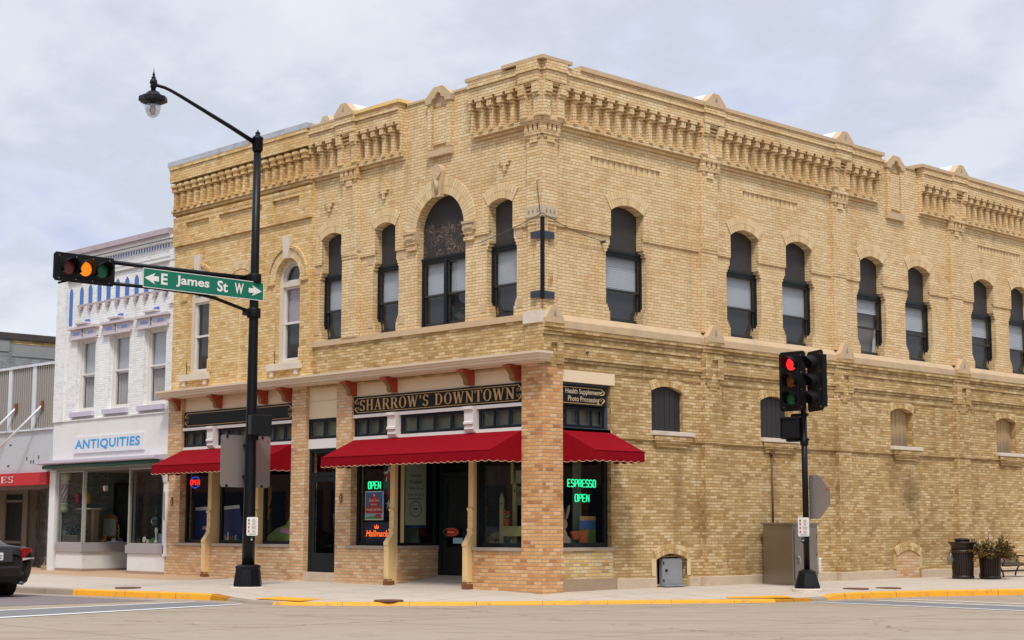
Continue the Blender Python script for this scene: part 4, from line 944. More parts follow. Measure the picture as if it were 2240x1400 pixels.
for uc, hw in AW + [(-10.3, .48)]:
    real = uc != -10.3; wf = AX - .24
    if real:
        m0 = MB(); fr_ = A_
        # outer timber frame: jambs, arched head
        m0.box(fr_, uc - hw, uc - hw + .12, 4.98, 6.97, wf, wf + .12); m0.box(fr_, uc + hw - .12, uc + hw, 4.98, 6.97, wf, wf + .12); m0.ring(fr_, uc, 6.97, hw - .12, hw, 0, math.pi, wf, wf + .12, 16)
        m0.box(fr_, uc - hw + .12, uc + hw - .12, 4.98, 5.08, wf, wf + .10); m0.box(fr_, uc - hw + .12, uc + hw - .12, 6.80, 6.92, wf, wf + .11)
        win = part(m0, 'window', 'window_trim', label='arched window with pale timber frame')
        sa = MB(); frame_rect(sa, fr_, uc - hw + .12, uc + hw - .12, 5.08, 6.80, wf - .01, wf + .06, .045); sa.box(fr_, uc - hw + .12, uc + hw - .12, 5.92, 5.97, wf, wf + .07); sa.ring(fr_, uc, 6.97, hw - .16, hw - .12, 0, math.pi, wf, wf + .06, 14); sa.box(fr_, uc - hw + .12, uc + hw - .12, 6.92, 6.96, wf, wf + .06)
        part(sa, 'sash', 'white_trim', win)
        g = MB(); g.flat(fr_, [[(uc - hw + .13, 5.1), (uc + hw - .13, 5.1), (uc + hw - .13, 6.79), (uc - hw + .13, 6.79)]], wf + .02); a_, _ = segarch(uc - hw + .14, uc + hw - .14, 6.95, hw - .14, 14); g.flat(fr_, [a_], wf + .02); part(g, 'pane', 'glass_upper', win)
        bl = MB(); bl.box(fr_, uc - hw + .10, uc + hw - .10, 5.0, 5.94, wf - .05, wf - .04); bl.prism(fr_, arch_hole(uc, hw - .1, 6.80, 6.97, 12), wf - .05, wf - .04); part(bl, 'shade', 'blind_dark', win)
        bl = MB(); bl.box(fr_, uc - hw + .10, uc + hw - .10, 5.94, 6.80, wf - .05, wf - .04); part(bl, 'shade', 'lavender_dirty' if uc > -10 else 'blind_dark', win)
        s_ = MB(); s_.box(fr_, uc - hw - .22, uc + hw + .12, 4.83, 4.985, AX - .3, AX + .09); s_.box(fr_, uc - hw - .10, uc - hw + .02, 4.70, 4.83, AX, AX + .06); s_.box(fr_, uc + hw - .12, uc + hw, 4.70, 4.83, AX, AX + .06); part(s_, 'sill', 'stone_light', win, bevel=.006)
        k_ = MB(); k_.prism(fr_, [(uc - .09, 7.43), (uc + .09, 7.43), (uc + .14, 7.96), (uc - .14, 7.96)], AX, AX + .09); part(k_, 'keystone', 'stone_light', win, bevel=.006)
        vo = MB(); voussoirs(vo, fr_, uc - hw, uc + hw, 6.97, hw, .22, AX - .03, AX + .015); part(vo, 'brick_arch', 'brick_loose', win)
        v2 = MB(); voussoirs(v2, fr_, uc - hw - .23, uc + hw + .23, 6.97, hw + .23, .07, AX - .03, AX + .05, .2)
        for s2 in (-1, 1): v2.box(fr_, uc + s2 * (hw + .02), uc + s2 * (hw + .32), 6.86, 6.97, AX - .02, AX + .045); v2.box(fr_, uc + s2 * (hw + .0), uc + s2 * (hw + .16), 4.985, 5.32, AX - .02, AX + .03)
        part(v2, 'brick_corbel', 'brick_annex', win)
    else:
        vo = MB(); voussoirs(vo, A_, uc - .62, uc + .62, 6.97, .45, .22, AX - .03, AX + .012); vo.box(A_, uc - .02, uc + .02, 4.7, 7.3, AX, AX + .004); part(vo, 'brick_arch', 'brick_loose')

# ================================================================== storefront
# crown moulding over the shops
prof = [(.0, 4.40), (.10, 4.40), (.10, 4.415), (.26, 4.415), (.26, 4.45), (.285, 4.45), (.285, 4.438), (.31, 4.45), (.315, 4.49), (.325, 4.505), (.325, 4.495), (.35, 4.505), (.355, 4.54), (.365, 4.555), (.365, 4.548), (.40, 4.555), (.405, 4.60), (.0, 4.64)]
cr = MB(); n = len(prof)
secs = [(-13.40, 0), (.0, 1), ]
P = [A_(-13.42, v, w) for w, v in prof] + [(w * .72, -w, v) for w, v in prof] + [(w * .72, .0, v) for w, v in prof]
cr.add(P, [(i, (i + 1) % n, n + (i + 1) % n, n + i) for i in range(n)] + [(n + i, n + (i + 1) % n, 2 * n + (i + 1) % n, 2 * n + i) for i in range(n)] + [tuple(range(n)), tuple(reversed(range(2 * n, 3 * n)))])
part(cr, 'crown_moulding', 'trim_paint')
dk = MB()
for w0_ in (.245,): pass
wd_ = -.16
fz = MB(); fz.box(A_, -12.8, -.5, 4.06, 4.41, -.3, -.10); fz.box(A_, -7.65, -6.45, 3.66, 4.055, -.3, -.10); part(fz, 'fascia', 'cream_paint')
# brick piers and knee walls
for i, (a, b) in enumerate(((-13.40, -12.78), (-8.15, -7.62), (-6.48, -5.94), (-.58, 0))):
    mb = MB()
    if i == 3: mb.box(A_, a, b, -.2, 4.42, -.56, .0)
    else: mb.box(A_, a, b, -.2, 4.40, -.35, -.005)
    part(mb, 'brick_pier', 'brick_orange' if i == 3 else 'brick_tan')
kw = MB(); kw.box(A_, -12.80, -8.14, -.2, .775, -.3, -.012); kw.box(A_, -5.95, -4.60, -.2, .775, -.3, -.012); part(kw, 'knee_wall', 'brick_tan')
kw = MB(); kw.box(A_, -1.98, -.56, -.2, .775, -.3, -.012); part(kw, 'knee_wall', 'brick_orange')
sl_ = MB(); sl_.box(A_, -12.98, -11.6, .775, .84, -.3, .025); sl_.box(A_, -11.3, -9.62, .775, .84, -.3, .025); sl_.box(A_, -9.4, -8.16, .775, .84, -.3, .025)
sl_.box(A_, -6.06, -4.64, .775, .84, -.3, .025); sl_.box(A_, -1.99, -.585, .775, .84, -.3, .025); part(sl_, 'sill', 'grey_sill')
# white rails above and below the transoms
rl = MB()
for a, b in ((-12.8, -8.13), (-5.96, -.56)): rl.box(A_, a, b, 3.60, 3.67, -.3, -.04); rl.box(A_, a, b, 3.06, 3.19, -.3, -.06)
rl.box(A_, -7.64, -6.46, 2.985, 3.20, -.3, -.10); part(rl, 'rail', 'white_trim')
def sash(fr, u0, u1, v0, v1, w, n=1, t_=.06, mt=.05, mat='frame_black', name='window', gmat='glass', label=None, back=None, bar=None):
    m0 = MB(); frame_rect(m0, fr, u0, u1, v0, v1, w - .04, w + .03, t_)
    for k in range(1, n): x = u0 + (u1 - u0) * k / n; m0.box(fr, x - mt / 2, x + mt / 2, v0 + t_, v1 - t_, w - .04, w + .025)
    o = part(m0, name, mat, label=label); g = MB(); g.flat(fr, [[(u0 + t_, v0 + t_), (u1 - t_, v0 + t_), (u1 - t_, v1 - t_), (u0 + t_, v1 - t_)]], w - .01); part(g, 'pane', gmat, o)
    if bar:
        q = MB()
        for k in range(n): a = u0 + t_ * .6 + (u1 - u0 - t_ * 1.2) * k / n; b = u0 + t_ * .6 + (u1 - u0 - t_ * 1.2) * (k + 1) / n; frame_rect(q, fr, a + .03, b - .03, v0 + t_, v1 - t_, w - .005, w + .008, .016)
        part(q, 'glazing_bead', bar, o)
    if back: q = MB(); q.box(fr, u0 + .03, u1 - .03, v0 + .03, v1 - .03, w - .10, w - .09); part(q, 'shade', back, o)
    return o
for a, b, n in ((-12.78, -11.58, 3), (-11.26, -9.60, 4), (-9.36, -8.16, 3), (-5.93, -4.66, 3), (-4.36, -2.22, 4), (-1.90, -.59, 3)): sash(A_, a, b, 3.19, 3.60, -.12, n, .055, .05, back='shade_green', bar='blue_grey')
sash(A_, -7.62, -6.48, 3.20, 3.655, -.13, 2, .06, .06, back='shade_green', bar='blue_grey')
sash(B_, .45, 1.93, 3.20, 3.62, -.20, 4, .055, .05, back='shade_green', bar='blue_grey')
bx = MB(); bx.box(B_, .45, 2.02, 3.10, 3.20, -.3, -.13); bx.box(B_, 1.93, 2.02, 3.2, 4.08, -.3, -.17); bx.box(B_, .45, 1.94, 4.04, 4.09, -.3, -.12); part(bx, 'rail', 'blue_grey')
# scroll corbels between the transoms
for a in (-4.63, -2.19, -11.54):
    mb = MB(); mb.prism(SD(a), [(-.1, 3.12), (.02, 3.13), (.06, 3.20), (.05, 3.28), (.085, 3.30), (.085, 3.34), (.06, 3.36), (.06, 3.56), (.10, 3.60), (.10, 3.66), (-.1, 3.66)], -.0, .27)
    part(mb, 'corbel', 'white_trim')
# red and gold brackets under the crown
for a in (-13.02, -11.30, -9.40, -8.46, -6.05, -4.66, -2.22, -.86):
    l_ = SD(a); mb = MB()
    mb.prism(l_, [(-.12, 4.10), (.02, 4.10), (.06, 4.13), (.07, 4.2), (.12, 4.26), (.15, 4.32), (.15, 4.34), (-.12, 4.34)], .0, .14) if 0 else mb.prism(l_, [(-.12, 4.10), (.03, 4.10), (.07, 4.14), (.075, 4.22), (.12, 4.27), (.19, 4.345), (-.12, 4.345)], -.0, .17)
    mb.box(A_, a - .02, a + .17 + .02, 4.345, 4.398, -.1, .24); o = part(mb, 'bracket', 'bracket_red')
    m2 = MB(); m2.prism(l_, [(.032, 4.105), (.075, 4.14), (.082, 4.22), (.127, 4.27), (.185, 4.335), (.17, 4.335), (.11, 4.28), (.06, 4.22)], .025, .145) if 0 else m2.hexa([A_(u, v, w) for w in (0, 1) for v in (0, 1) for u in (0, 1)]) if 0 else None
    m2 = MB(); pr = [(.03, 4.10), (.07, 4.14), (.075, 4.22), (.12, 4.27), (.19, 4.343)]
    for p, q in zip(pr, pr[1:]): m2.add([A_(a + .02, p[1], p[0] + .012), A_(a + .15, p[1], p[0] + .012), A_(a + .15, q[1], q[0] + .012), A_(a + .02, q[1], q[0] + .012)], [(0, 1, 2, 3)])
    part(m2, 'gilt_leaf', 'bracket_gold', o)
# show windows
SWIN = []
for a, b in ((-12.76, -11.50), (-11.24, -9.60), (-9.44, -8.17)): SWIN.append(sash(A_, a, b, .84, 3.06, -.20, 1, .08))
SWIN.append(sash(A_, -5.93, -4.60, .84, 3.06, -.20, 1, .085)); SWIN.append(sash(A_, -2.0, -.59, .84, 3.06, -.20, 1, .085)); SWIN.append(sash(B_, .45, 2.0, .85, 3.10, -.20, 1, .085))
# shop posts with kicked-out feet
for a in (-11.56, -9.60, -4.62, -2.15):
    l_ = SD(a); mb = MB()
    mb.prism(l_, [(-.30, .05), (.125, .05), (.125, .84), (.14, .86), (.14, .92), (.12, .94), (-.0, 1.10), (-.01, 1.14), (.01, 1.17), (.01, 1.20), (-.015, 1.22), (-.015, 1.56), (.012, 1.58), (.012, 1.62), (-.03, 1.64), (-.03, 3.06), (-.30, 3.06)], 0, .15)
    mb.cyl(A_(a + .075, 1.40, -.02), A_(a + .075, 1.40, .008), .035, .025, 12); mb.box(A_, a + .02, a + .13, .18, .82, .12, .132)
    o = part(mb, 'shop_post', 'post_paint', bevel=.004); m2 = MB(); m2.box(A_, a - .01, a + .155, -.1, .12, -.05, .135); m2.box(A_, a + .0, a + .15, .12, .16, .0, .129); part(m2, 'rusty_foot', 'rust', o, bevel=.01)
# recessed entrance
en = MB(); en.add([(-4.47, -.03, .025), (-2.0, -.03, .02), (-2.0, 1.30, .225), (-4.47, 1.30, .225), (-4.47, -.03, -.3), (-2.0, -.03, -.3)], [(0, 1, 2, 3), (4, 5, 1, 0)]); part(en, 'entrance_ramp', 'sidewalk_concrete')
ec = MB(); ec.add([(-4.47, 0, 3.05), (-2.0, 0, 3.05), (-2.0, 1.3, 3.05), (-4.47, 1.3, 3.05)], [(3, 2, 1, 0)]); part(ec, 'entrance_ceiling', 'interior_mid')
LS = Loc((-4.44, 0, 0), (0, 1, 0)); LS_ = lambda u, v, w=0: (-4.44 + w, u, v)
ew = MB(); ew.box(LS_, .1, 1.24, -.1, .775, -.12, .0); part(ew, 'knee_wall', 'brick_tan'); es = MB(); es.box(LS_, .1, 1.26, .775, .845, -.14, .03); part(es, 'sill', 'grey_sill')
sash(LS_, .12, 1.2, .845, 3.05, -.04, 1, .06)
RS_ = lambda u, v, w=0: (-2.02 - w, u, v)
ew = MB(); ew.box(RS_, .1, 1.24, -.1, .775, -.12, .0); part(ew, 'knee_wall', 'brick_tan'); sash(RS_, .12, 1.2, .845, 3.05, -.04, 1, .06)
def shop_door(u0, u1, v0, v1, w, kick=.30, label=None, rail=.11):
    m0 = MB(); frame_rect(m0, A_, u0, u1, v0, v1, w - .05, w + .03, .09, .04); o = part(m0, 'door', 'frame_black', label=label)
    lf = MB(); a, b = u0 + .1, u1 - .1; t_ = v0 + 2.12
    lf.box(A_, a, a + rail, v0 + .04, t_, w - .02, w + .02); lf.box(A_, b - rail, b, v0 + .04, t_, w - .02, w + .02); lf.box(A_, a + rail, b - rail, v0 + .04, v0 + kick, w - .02, w + .02); lf.box(A_, a + rail, b - rail, t_ - .12, t_, w - .02, w + .02)
    lf.box(A_, u0 + .09, u1 - .09, t_ + .005, t_ + .09, w - .03, w + .028); part(lf, 'door_leaf', 'frame_black', o)
    g = MB(); g.flat(A_, [[(a + rail, v0 + kick), (b - rail, v0 + kick), (b - rail, t_ - .12), (a + rail, t_ - .12)]], w); g.flat(A_, [[(u0 + .09, t_ + .09), (u1 - .09, t_ + .09), (u1 - .09, v1 - .09), (u0 + .09, v1 - .09)]], w); part(g, 'pane', 'glass', o)
    h = MB(); h.tube([A_(b - .05, v0 + .98, w + .02), A_(b - .05, v0 + .98, w + .07), A_(b - .05, v0 + 1.28, w + .07), A_(b - .05, v0 + 1.28, w + .02)], .011, 6); part(h, 'handle', 'frame_dark', o); return o
shop_door(-7.62, -6.48, .24, 2.985, -.16, .42, 'black framed glass door between the two shops'); dst = MB(); dst.box(A_, -7.64, -6.46, -.1, .235, -.3, -.01); part(dst, 'door_step', 'limestone', bevel=.01)
shop_door(-4.40, -2.95, .19, 3.05, -1.26, .62, 'black shop door at the back of the entrance', rail=.14)
sp = MB(); sp.box(A_, -2.95, -2.0, .2, 3.05, -1.35, -1.27); part(sp, 'panel', 'frame_black')
m0 = MB(); m0.box(A_, -4.1, -3.3, .38, .80, -1.36, -1.33); part(m0, 'kick_panel', 'poster_red', label='dark red panel low in the entrance door')
# shop interiors: floors, partitions, ceilings
it = MB()
for fx0, fx1, fy0 in ((-12.9, -4.6, .3), (-4.6, -1.95, 1.32), (-1.95, -.2, .3)): it.add([(fx0, fy0, .215), (fx1, fy0, .215), (fx1, 5, .215), (fx0, 5, .215)], [(0, 1, 2, 3)]); it.box(A_, -13, -.1, .2, 3.3, -5.1, -5.0); it.box(A_, -13, -.1, 3.13, 3.18, -5, -.32); it.box(A_, -13, -12.9, .2, 3.2, -5, -.36); it.box(A_, -7.72, -7.64, .2, 3.2, -5, -.36); it.box(A_, -6.46, -6.38, .2, 3.2, -5, -.36)
it.box(A_, -7.7, -6.4, .2, 3.2, -2.2, -2.1); part(it, 'interior', 'interior_dark')
pf = MB()
for a, b in ((-12.85, -8.2), (-5.9, -4.6), (-1.95, -.3)): pf.box(A_, a, b, .72, .80, -1.15, -.32)
pf.box(B_, .40, 2.4, .74, .82, -1.2, -.32); part(pf, 'display_shelf', 'interior_mid')
hp = MB(); hp.box(A_, -5.85, -5.05, .8, 3.1, -1.2, -1.16); hp.box(A_, -9.1, -8.55, .8, 3.1, -1.0, -.96); hp.box(B_, .62, 1.0, .8, 3.1, -1.1, -1.05); hp.box(B_, 1.75, 1.98, .8, 3.1, -.9, -.87); hp.box(A_, -7.5, -7.0, .3, 3.0, -2.05, -2.0); part(hp, 'display_panel', 'shade_green')
# oval plaques, pipe, hooks
for u, v in ((-13.12, 1.86), (-6.27, 1.86)):
    mb = MB(); mb.prism(A_, [(u + .055 * math.cos(k * .524), v + .11 * math.sin(k * .524)) for k in range(12)], -.0, .015); o = part(mb, 'plaque', 'bracket_gold'); m2 = MB(); m2.box(A_, u - .008, u + .008, v - .06, v + .06, .015, .02); part(m2, 'raised_mark', 'gold', o)
dp = MB(); dp.tube([B_(9.0 - 1.72, 1.2, -.05), B_(7.28, 2.86, -.05)], .022, 8); dp.box(B_, 7.22, 7.34, 2.86, 2.95, -.09, .0); part(dp, 'conduit', 'manhole_rust')
wr = MB()
def sag(a, b, s_, n=10): a, b = Vector(a), Vector(b); return [a.lerp(b, i / n) - Vector((0, 0, s_ * math.sin(math.pi * i / n))) for i in range(n + 1)]
wr.tube(sag((.08, -.08, 7.33), B_(1.78, 7.0, -.02), .06), .008, 4); wr.tube(sag((.08, -.08, 7.33), A_(-1.9, 6.98, -.02), .03), .008, 4); wr.tube([(.02, -.08, 7.33), A_(-.10, 8.0, .06), A_(-.11, 8.03, .0)], .008, 4)
wr.cyl(B_(1.78, 7.0, -.1), B_(1.78, 7.0, .02), .03, .03, 8); wr.cyl(B_(1.3, 4.70, -.1), B_(1.3, 4.70, .0), .022, .022, 8); part(wr, 'guy_wire', 'ink_grey')
def rust_mat():
    m, t, b = newmat('rust_runs'); Pv = pos(t); P = t.xyz(Pv)
    tr = t.node('ShaderNodeBsdfTransparent'); out = t.n['Material Output']; mx = t.node('ShaderNodeMixShader')
    v = t.comb(t.m('MULTIPLY', P[0], 7.0), t.m('MULTIPLY', P[1], 7.0), t.m('MULTIPLY', P[2], 1.6))
    f = t.m('MULTIPLY', t.m('SUBTRACT', t.noise(v, 1.0, 5, .65), .50, clamp=True), 6, clamp=True)
    setb(t, b, Base_Color=(.50, .21, .06), Roughness=.9); t.l.new(t.m('MULTIPLY', f, .8), mx.inputs[0]); t.l.new(tr.outputs[0], mx.inputs[1]); t.l.new(b.outputs[0], mx.inputs[2]); t.l.new(mx.outputs[0], out.inputs[0])
rust_mat(); mb = MB(); mb.flat(A_, [[(-.26, 5.8), (-.0, 5.8), (-.0, 7.2), (-.30, 7.2)]], -.018); mb.flat(B_, [[(.0, 5.9), (.3, 5.9), (.34, 7.2), (.0, 7.2)]], -.018); part(mb, 'rust_stain', 'rust_runs')

# ================================================================== awnings
def awning(fr, u0, u1, label, vt=3.12, w=.86, vf=2.71, vb=2.50):
    base = thing('awning', label, 'awning', fr((u0 + u1) / 2, vb, 0), 'red shop awnings')
    mb = MB(); N = 14
    def row(v, w_, sagf=0): return [fr(u0 + (u1 - u0) * i / N, v - sagf * math.sin(math.pi * (i / N * 3 % 1)) , w_) for i in range(N + 1)]
    top = row(vt, -.03); mid = row((vt + vf) / 2 - .008, w * .5, .006); fro = row(vf, w, 0)
    for a, b in ((top, mid), (mid, fro)):
        for i in range(N): mb.add([b[i], b[i + 1], a[i + 1], a[i]], [(0, 1, 2, 3)])
    mb.tube([fr(u0, vf, w), fr(u1, vf, w)], .010, 6)
    # side panels
    for u in (u0, u1): mb.add([fr(u, vt, -.03), fr(u, vf, w), fr(u, vb + .05, w), fr(u, vb + .05, -.03)], [(0, 1, 2, 3)])
    part(mb, 'canopy', 'awning_red', base)
    # scalloped valance along front and sides, cream bound edge
    def scal(p, q, n):
        V = MB(); E_ = MB(); pts = []
        m = n * 8
        for i in range(m + 1):
            f = i / m; d_ = .030 * abs(math.sin(math.pi * f * n)) ** .8; pts.append((f, d_))
        P_ = []
        for f, d_ in pts:
            x = [p[k] + (q[k] - p[k]) * f for k in range(2)]; wob = .006 * math.sin(f * n * 1.3)
            P_.append((x[0], vb + .022 - d_ , x[1] + wob))
        for a, b in zip(P_, P_[1:]): V.add([fr(a[0], a[1], a[2]), fr(b[0], b[1], b[2]), fr(b[0], vb + .055, q[1] if 0 else b[2]), fr(a[0], vb + .055, a[2])], [(0, 1, 2, 3)])
        E_.tube([fr(*a) for a in P_], .006, 5); return V, E_
    V, E_ = MB(), MB()
    for p, q, n in (((u0, w + .004), (u1, w + .004), max(4, int((u1 - u0) / .19))), ((u0 - .003, 0), (u0 - .003, w), 4), ((u1 + .003, 0), (u1 + .003, w), 4)):
        a, b = scal(p, q, n); V.add(a.V, a.F); E_.add(b.V, b.F, True)
    fm = MB(); fm.add([fr(u0, vf, w), fr(u1, vf, w), fr(u1, vb + .05, w + .003), fr(u0, vb + .05, w + .003)], [(0, 3, 2, 1)])
    V.add(fm.V, fm.F); part(V, 'valance', 'awning_red', base); part(E_, 'binding', 'awning_edge', base)
    f2 = MB()
    for u in (u0 + .05, (u0 + u1) / 2, u1 - .05): f2.tube([fr(u, vt - .06, 0), fr(u, vf - .04, w - .04)], .012, 6); f2.tube([fr(u, vf - .04, w - .04), fr(u, vb + .08, 0)], .012, 6)
    part(f2, 'frame', 'frame_dark', base)
awning(A_, -12.72, -8.17, 'red scalloped awning over the left shop windows, partly behind the lamp post')
awning(A_, -5.88, -.59, 'widest red scalloped awning over the recessed shop entrance')
awning(B_, .565, 1.98, 'small red scalloped awning on the side wall beside the corner pier')

# ================================================================== shop signs
def scroll(mb, fr, u, v, h, w, sx=1):
    # leafy scroll ornament drawn with tapering tubes
    for sy in (1, -1):
        pts = [fr(u + sx * (.05 * math.sin(a * 2.2) + .02 * a), v + sy * (h * .08 + h * .30 * a / 2.2), w) for a in [i * .22 for i in range(11)]]
        mb.tube(pts, [.006 + .012 * math.sin(math.pi * i / 10) for i in range(11)], 5)
        c = [fr(u + sx * (-.035 + .03 * math.cos(a)), v + sy * (h * .14 + .025 * math.sin(a)), w) for a in [i * .6 for i in range(9)]]; mb.tube(c, .006, 5)
def board_sign(fr, u0, u1, v0, v1, w, name, label, scrolls=True, left=True):
    t0 = thing(name, label, 'sign', fr((u0 + u1) / 2, v0, w)); mb = MB(); mb.box(fr, u0, u1, v0, v1, w - .04, w); part(mb, 'board', 'sign_black', t0, bevel=.006)
    b = MB(); a = .05
    ul = u0 + (.11 if left else .0)
    for x0, x1, y0, y1 in ((ul, u1 - .12, v1 - a, v1 - a + .012), (ul, u1 - .12, v0 + a - .012, v0 + a)): b.box(fr, x0, x1, y0, y1, w, w + .004)
    if scrolls:
        scroll(b, fr, u1 - .12, (v0 + v1) / 2, v1 - v0, w + .003, 1)
        if left: scroll(b, fr, u0 + .12, (v0 + v1) / 2, v1 - v0, w + .003, -1)
    part(b, 'gilt_border', 'gold', t0); return t0
sg = board_sign(A_, -5.93, -.585, 3.672, 4.065, -.055, 'shop_sign', 'long black shop sign with gold letters reading SHARROW\'S DOWNTOWN')
lt = MB(); serif_word(lt, A_, "SHARROW'S DOWNTOWN", -5.72, -.80, 3.752, 3.985, -.053); part(lt, 'lettering', 'gold', sg)
board_sign(A_, -12.74, -8.17, 3.675, 4.065, -.055, 'shop_sign', 'long blank black sign board with gold scroll ends, behind the lamp post')
sg = board_sign(B_, .50, 1.92, 3.635, 4.035, -.115, 'shop_sign', 'small black side-wall sign reading Health Supplements Photo Processing', left=False)
lt = MB(); add_text(lt, B_, 'Health Supplements', .75, 3.835, -.112, 1.06, .135, .012); add_text(lt, B_, 'Photo Processing', .82, 3.685, -.112, .90, .135, .012); part(lt, 'lettering', 'gold_pale', sg)

# neon signs inside the panes
def neon(name, label, fr, word, u, v, w, cw, h, mat, r=.011):
    mb = neon_word(fr, word, u, v, w, cw, h, r); o = mb.build(name, mat, loc=fr(u, v, w)); tag(o, label, 'neon sign'); return o
neon('neon_sign', 'green neon OPEN sign above the blue and red poster', A_, 'OPEN', -5.61, 2.06, -.235, .112, .15, 'neon_green')
neon('neon_sign', 'green neon ESPRESSO sign in the side window', B_, 'ESPRESSO', .935, 2.035, -.235, .103, .14, 'neon_green')
neon('neon_sign', 'green neon OPEN sign below ESPRESSO in the side window', B_, 'OPEN', 1.14, 1.745, -.235, .108, .14, 'neon_green')
t0 = thing('neon_sign', 'small red OPEN sign ringed in blue in the leftmost shop window', 'neon sign', A_(-12.55, 2.2, -.24))
mb = neon_word(A_, 'OPEN', -12.66, 2.265, -.235, .108, .115, .014); part(mb, 'lettering', 'neon_red', t0)
mb = MB(); mb.tube([A_(-12.46 + .20 * math.cos(R(a)), 2.33 + .13 * math.sin(R(a)), -.237) for a in range(30, 151, 10)], .012, 6); mb.tube([A_(-12.46 + .20 * math.cos(R(a)), 2.32 + .13 * math.sin(R(a)), -.237) for a in range(210, 331, 10)], .012, 6); part(mb, 'ring', 'neon_blue', t0)
AP = lambda u, v, w=0: A_(u - .07, v, w)
# poster with barn, lettering
t0 = thing('poster', 'blue poster with red label and white lettering in the window left of the entrance', 'poster', A_(-5.35, 1.39, -.24))
mb = MB(); mb.box(AP, -5.665, -5.04, 1.385, 2.01, -.262, -.252); part(mb, 'white_border', 'poster_white', t0)
mb = MB(); mb.box(AP, -5.64, -5.065, 1.41, 1.985, -.252, -.249); part(mb, 'blue_field', 'poster_blue', t0)
mb = MB(); mb.prism(AP, [(-5.53, 1.67), (-5.17, 1.67), (-5.17, 1.86), (-5.25, 1.88), (-5.30, 1.95), (-5.40, 1.95), (-5.45, 1.88), (-5.53, 1.86)], -.249, -.246); mb.box(AP, -5.64, -5.065, 1.53, 1.67, -.249, -.2465); part(mb, 'red_label', 'poster_red', t0)
mb = MB(); mb.box(AP, -5.64, -5.065, 1.41, 1.53, -.249, -.2475); part(mb, 'sky_strip', 'poster_sky', t0)
mb = MB(); mb.prism(AP, [(-5.64, 1.41), (-5.065, 1.41), (-5.065, 1.44), (-5.35, 1.475), (-5.64, 1.45)], -.2475, -.246); part(mb, 'meadow', 'poster_green', t0)
mb = MB(); mb.prism(AP, [(-5.30, 1.43), (-5.10, 1.43), (-5.10, 1.49), (-5.15, 1.52), (-5.25, 1.52), (-5.30, 1.49)], -.246, -.2445); part(mb, 'barn', 'poster_red', t0)
mb = MB(); add_text(mb, AP, 'Sassy Cow', -5.52, 1.765, -.2445, .34, .085, .01); add_text(mb, AP, 'CREAMERY', -5.47, 1.70, -.2445, .24, .035); add_text(mb, AP, 'Proudly Sold Here', -5.62, 1.57, -.2445, .53, .075, .01); mb.prism(AP, [(-5.35 + .04 * math.cos(k * .7), 1.915 + .025 * math.sin(k * .7)) for k in range(9)], -.2455, -.2445); part(mb, 'lettering', 'poster_white', t0)
t0 = thing('poster', 'dark blue window panel with orange neon script and crown', 'poster', A_(-5.25, .95, -.24))
mb = MB(); mb.box(AP, -5.72, -4.72, .93, 1.34, -.262, -.255); part(mb, 'panel', 'navy', t0)
mb = MB(); add_text(mb, AP, 'Hallmark', -5.62, 1.03, -.246, .76, .14, .02, slant=.25)
mb.tube([A_(-5.66, 1.115, -.245), A_(-5.50, 1.125, -.245)], .009, 5); mb.tube([A_(-5.05, 1.04, -.245), A_(-4.88, 1.06, -.245), A_(-4.84, 1.09, -.245)], .009, 5)
mb.prism(AP, [(-5.32, 1.20), (-5.20, 1.20), (-5.18, 1.275), (-5.225, 1.235), (-5.26, 1.30), (-5.295, 1.235), (-5.34, 1.275)], -.25, -.246); part(mb, 'lettering', 'neon_orange', t0)
AP = lambda u, v, w=0: A_(u - .26, v, w)
t0 = thing('star_banner', 'hanging red, white and dark star banner in the window left of the entrance', 'banner', A_(-4.9, 1.5, -.4))
mb = MB(); mb.box(AP, -5.05, -4.68, 1.45, 2.75, -.42, -.41); part(mb, 'cloth', 'navy', t0)
for cv, r_, mt, k in ((2.36, .20, 'poster_white', 0), (2.33, .15, 'poster_red', 1), (1.95, .16, 'poster_red', 0), (1.72, .12, 'poster_white', 0)):
    mb = MB(); mb.prism(AP, [(-4.86 + (r_ if i % 2 == 0 else r_ * .45) * math.sin(i * math.pi / 5), cv + (r_ if i % 2 == 0 else r_ * .45) * math.cos(i * math.pi / 5)) for i in range(10)], -.41, -.405 + .003 * k); part(mb, 'star', mt, t0)
# long paper banner inside the entrance side window
t0 = thing('paper_banner', 'tall pale paper banner with lettering and round emblem beside the entrance', 'banner', (-4.50, .65, 1.28))
mb = MB(); mb.box(LS_, .37, .95, 1.28, 3.0, -.085, -.08); part(mb, 'sheet', 'poster_mint', t0)
mb = MB()
for i, tx in enumerate(('You care', 'for others.', 'Now, let us', 'care for you.')): wd_ = (.30, .36, .40, .46)[i]; add_text(mb, LS_, tx, .66 - wd_ / 2, 2.30 - i * .14, -.077, wd_, .085, .006, slant=.15)
mb.ring(LS_, .66, 1.62, .155, .17, 0, 2 * math.pi, -.08, -.077, 28); mb.ring(LS_, .66, 1.62, .085, .09, 0, 2 * math.pi, -.08, -.077, 20); mb.box(LS_, .46, .86, 2.07 - .24, 2.075 - .23, -.08, -.077); mb.prism(LS_, [(.62, 1.60), (.70, 1.60), (.72, 1.65), (.66, 1.63), (.60, 1.65)], -.08, -.077)
part(mb, 'lettering', 'navy', t0)
mb = MB(); mb.box(LS_, .37, .95, 1.22, 1.28, -.085, -.08); part(mb, 'blue_edge', 'van_blue', t0)
AP = lambda u, v, w=0: A_(u - .10, v - .43, w)
t0 = thing('door_sticker', 'red oval sign on the glass of the entrance door', 'sign', A_(-3.9, 1.5, -1.22)); mb = MB(); mb.prism(AP, [(-3.93 + .25 * math.cos(k * .42), 1.56 + .09 * math.sin(k * .42)) for k in range(15)], -1.245, -1.24); part(mb, 'oval', 'poster_red', t0)
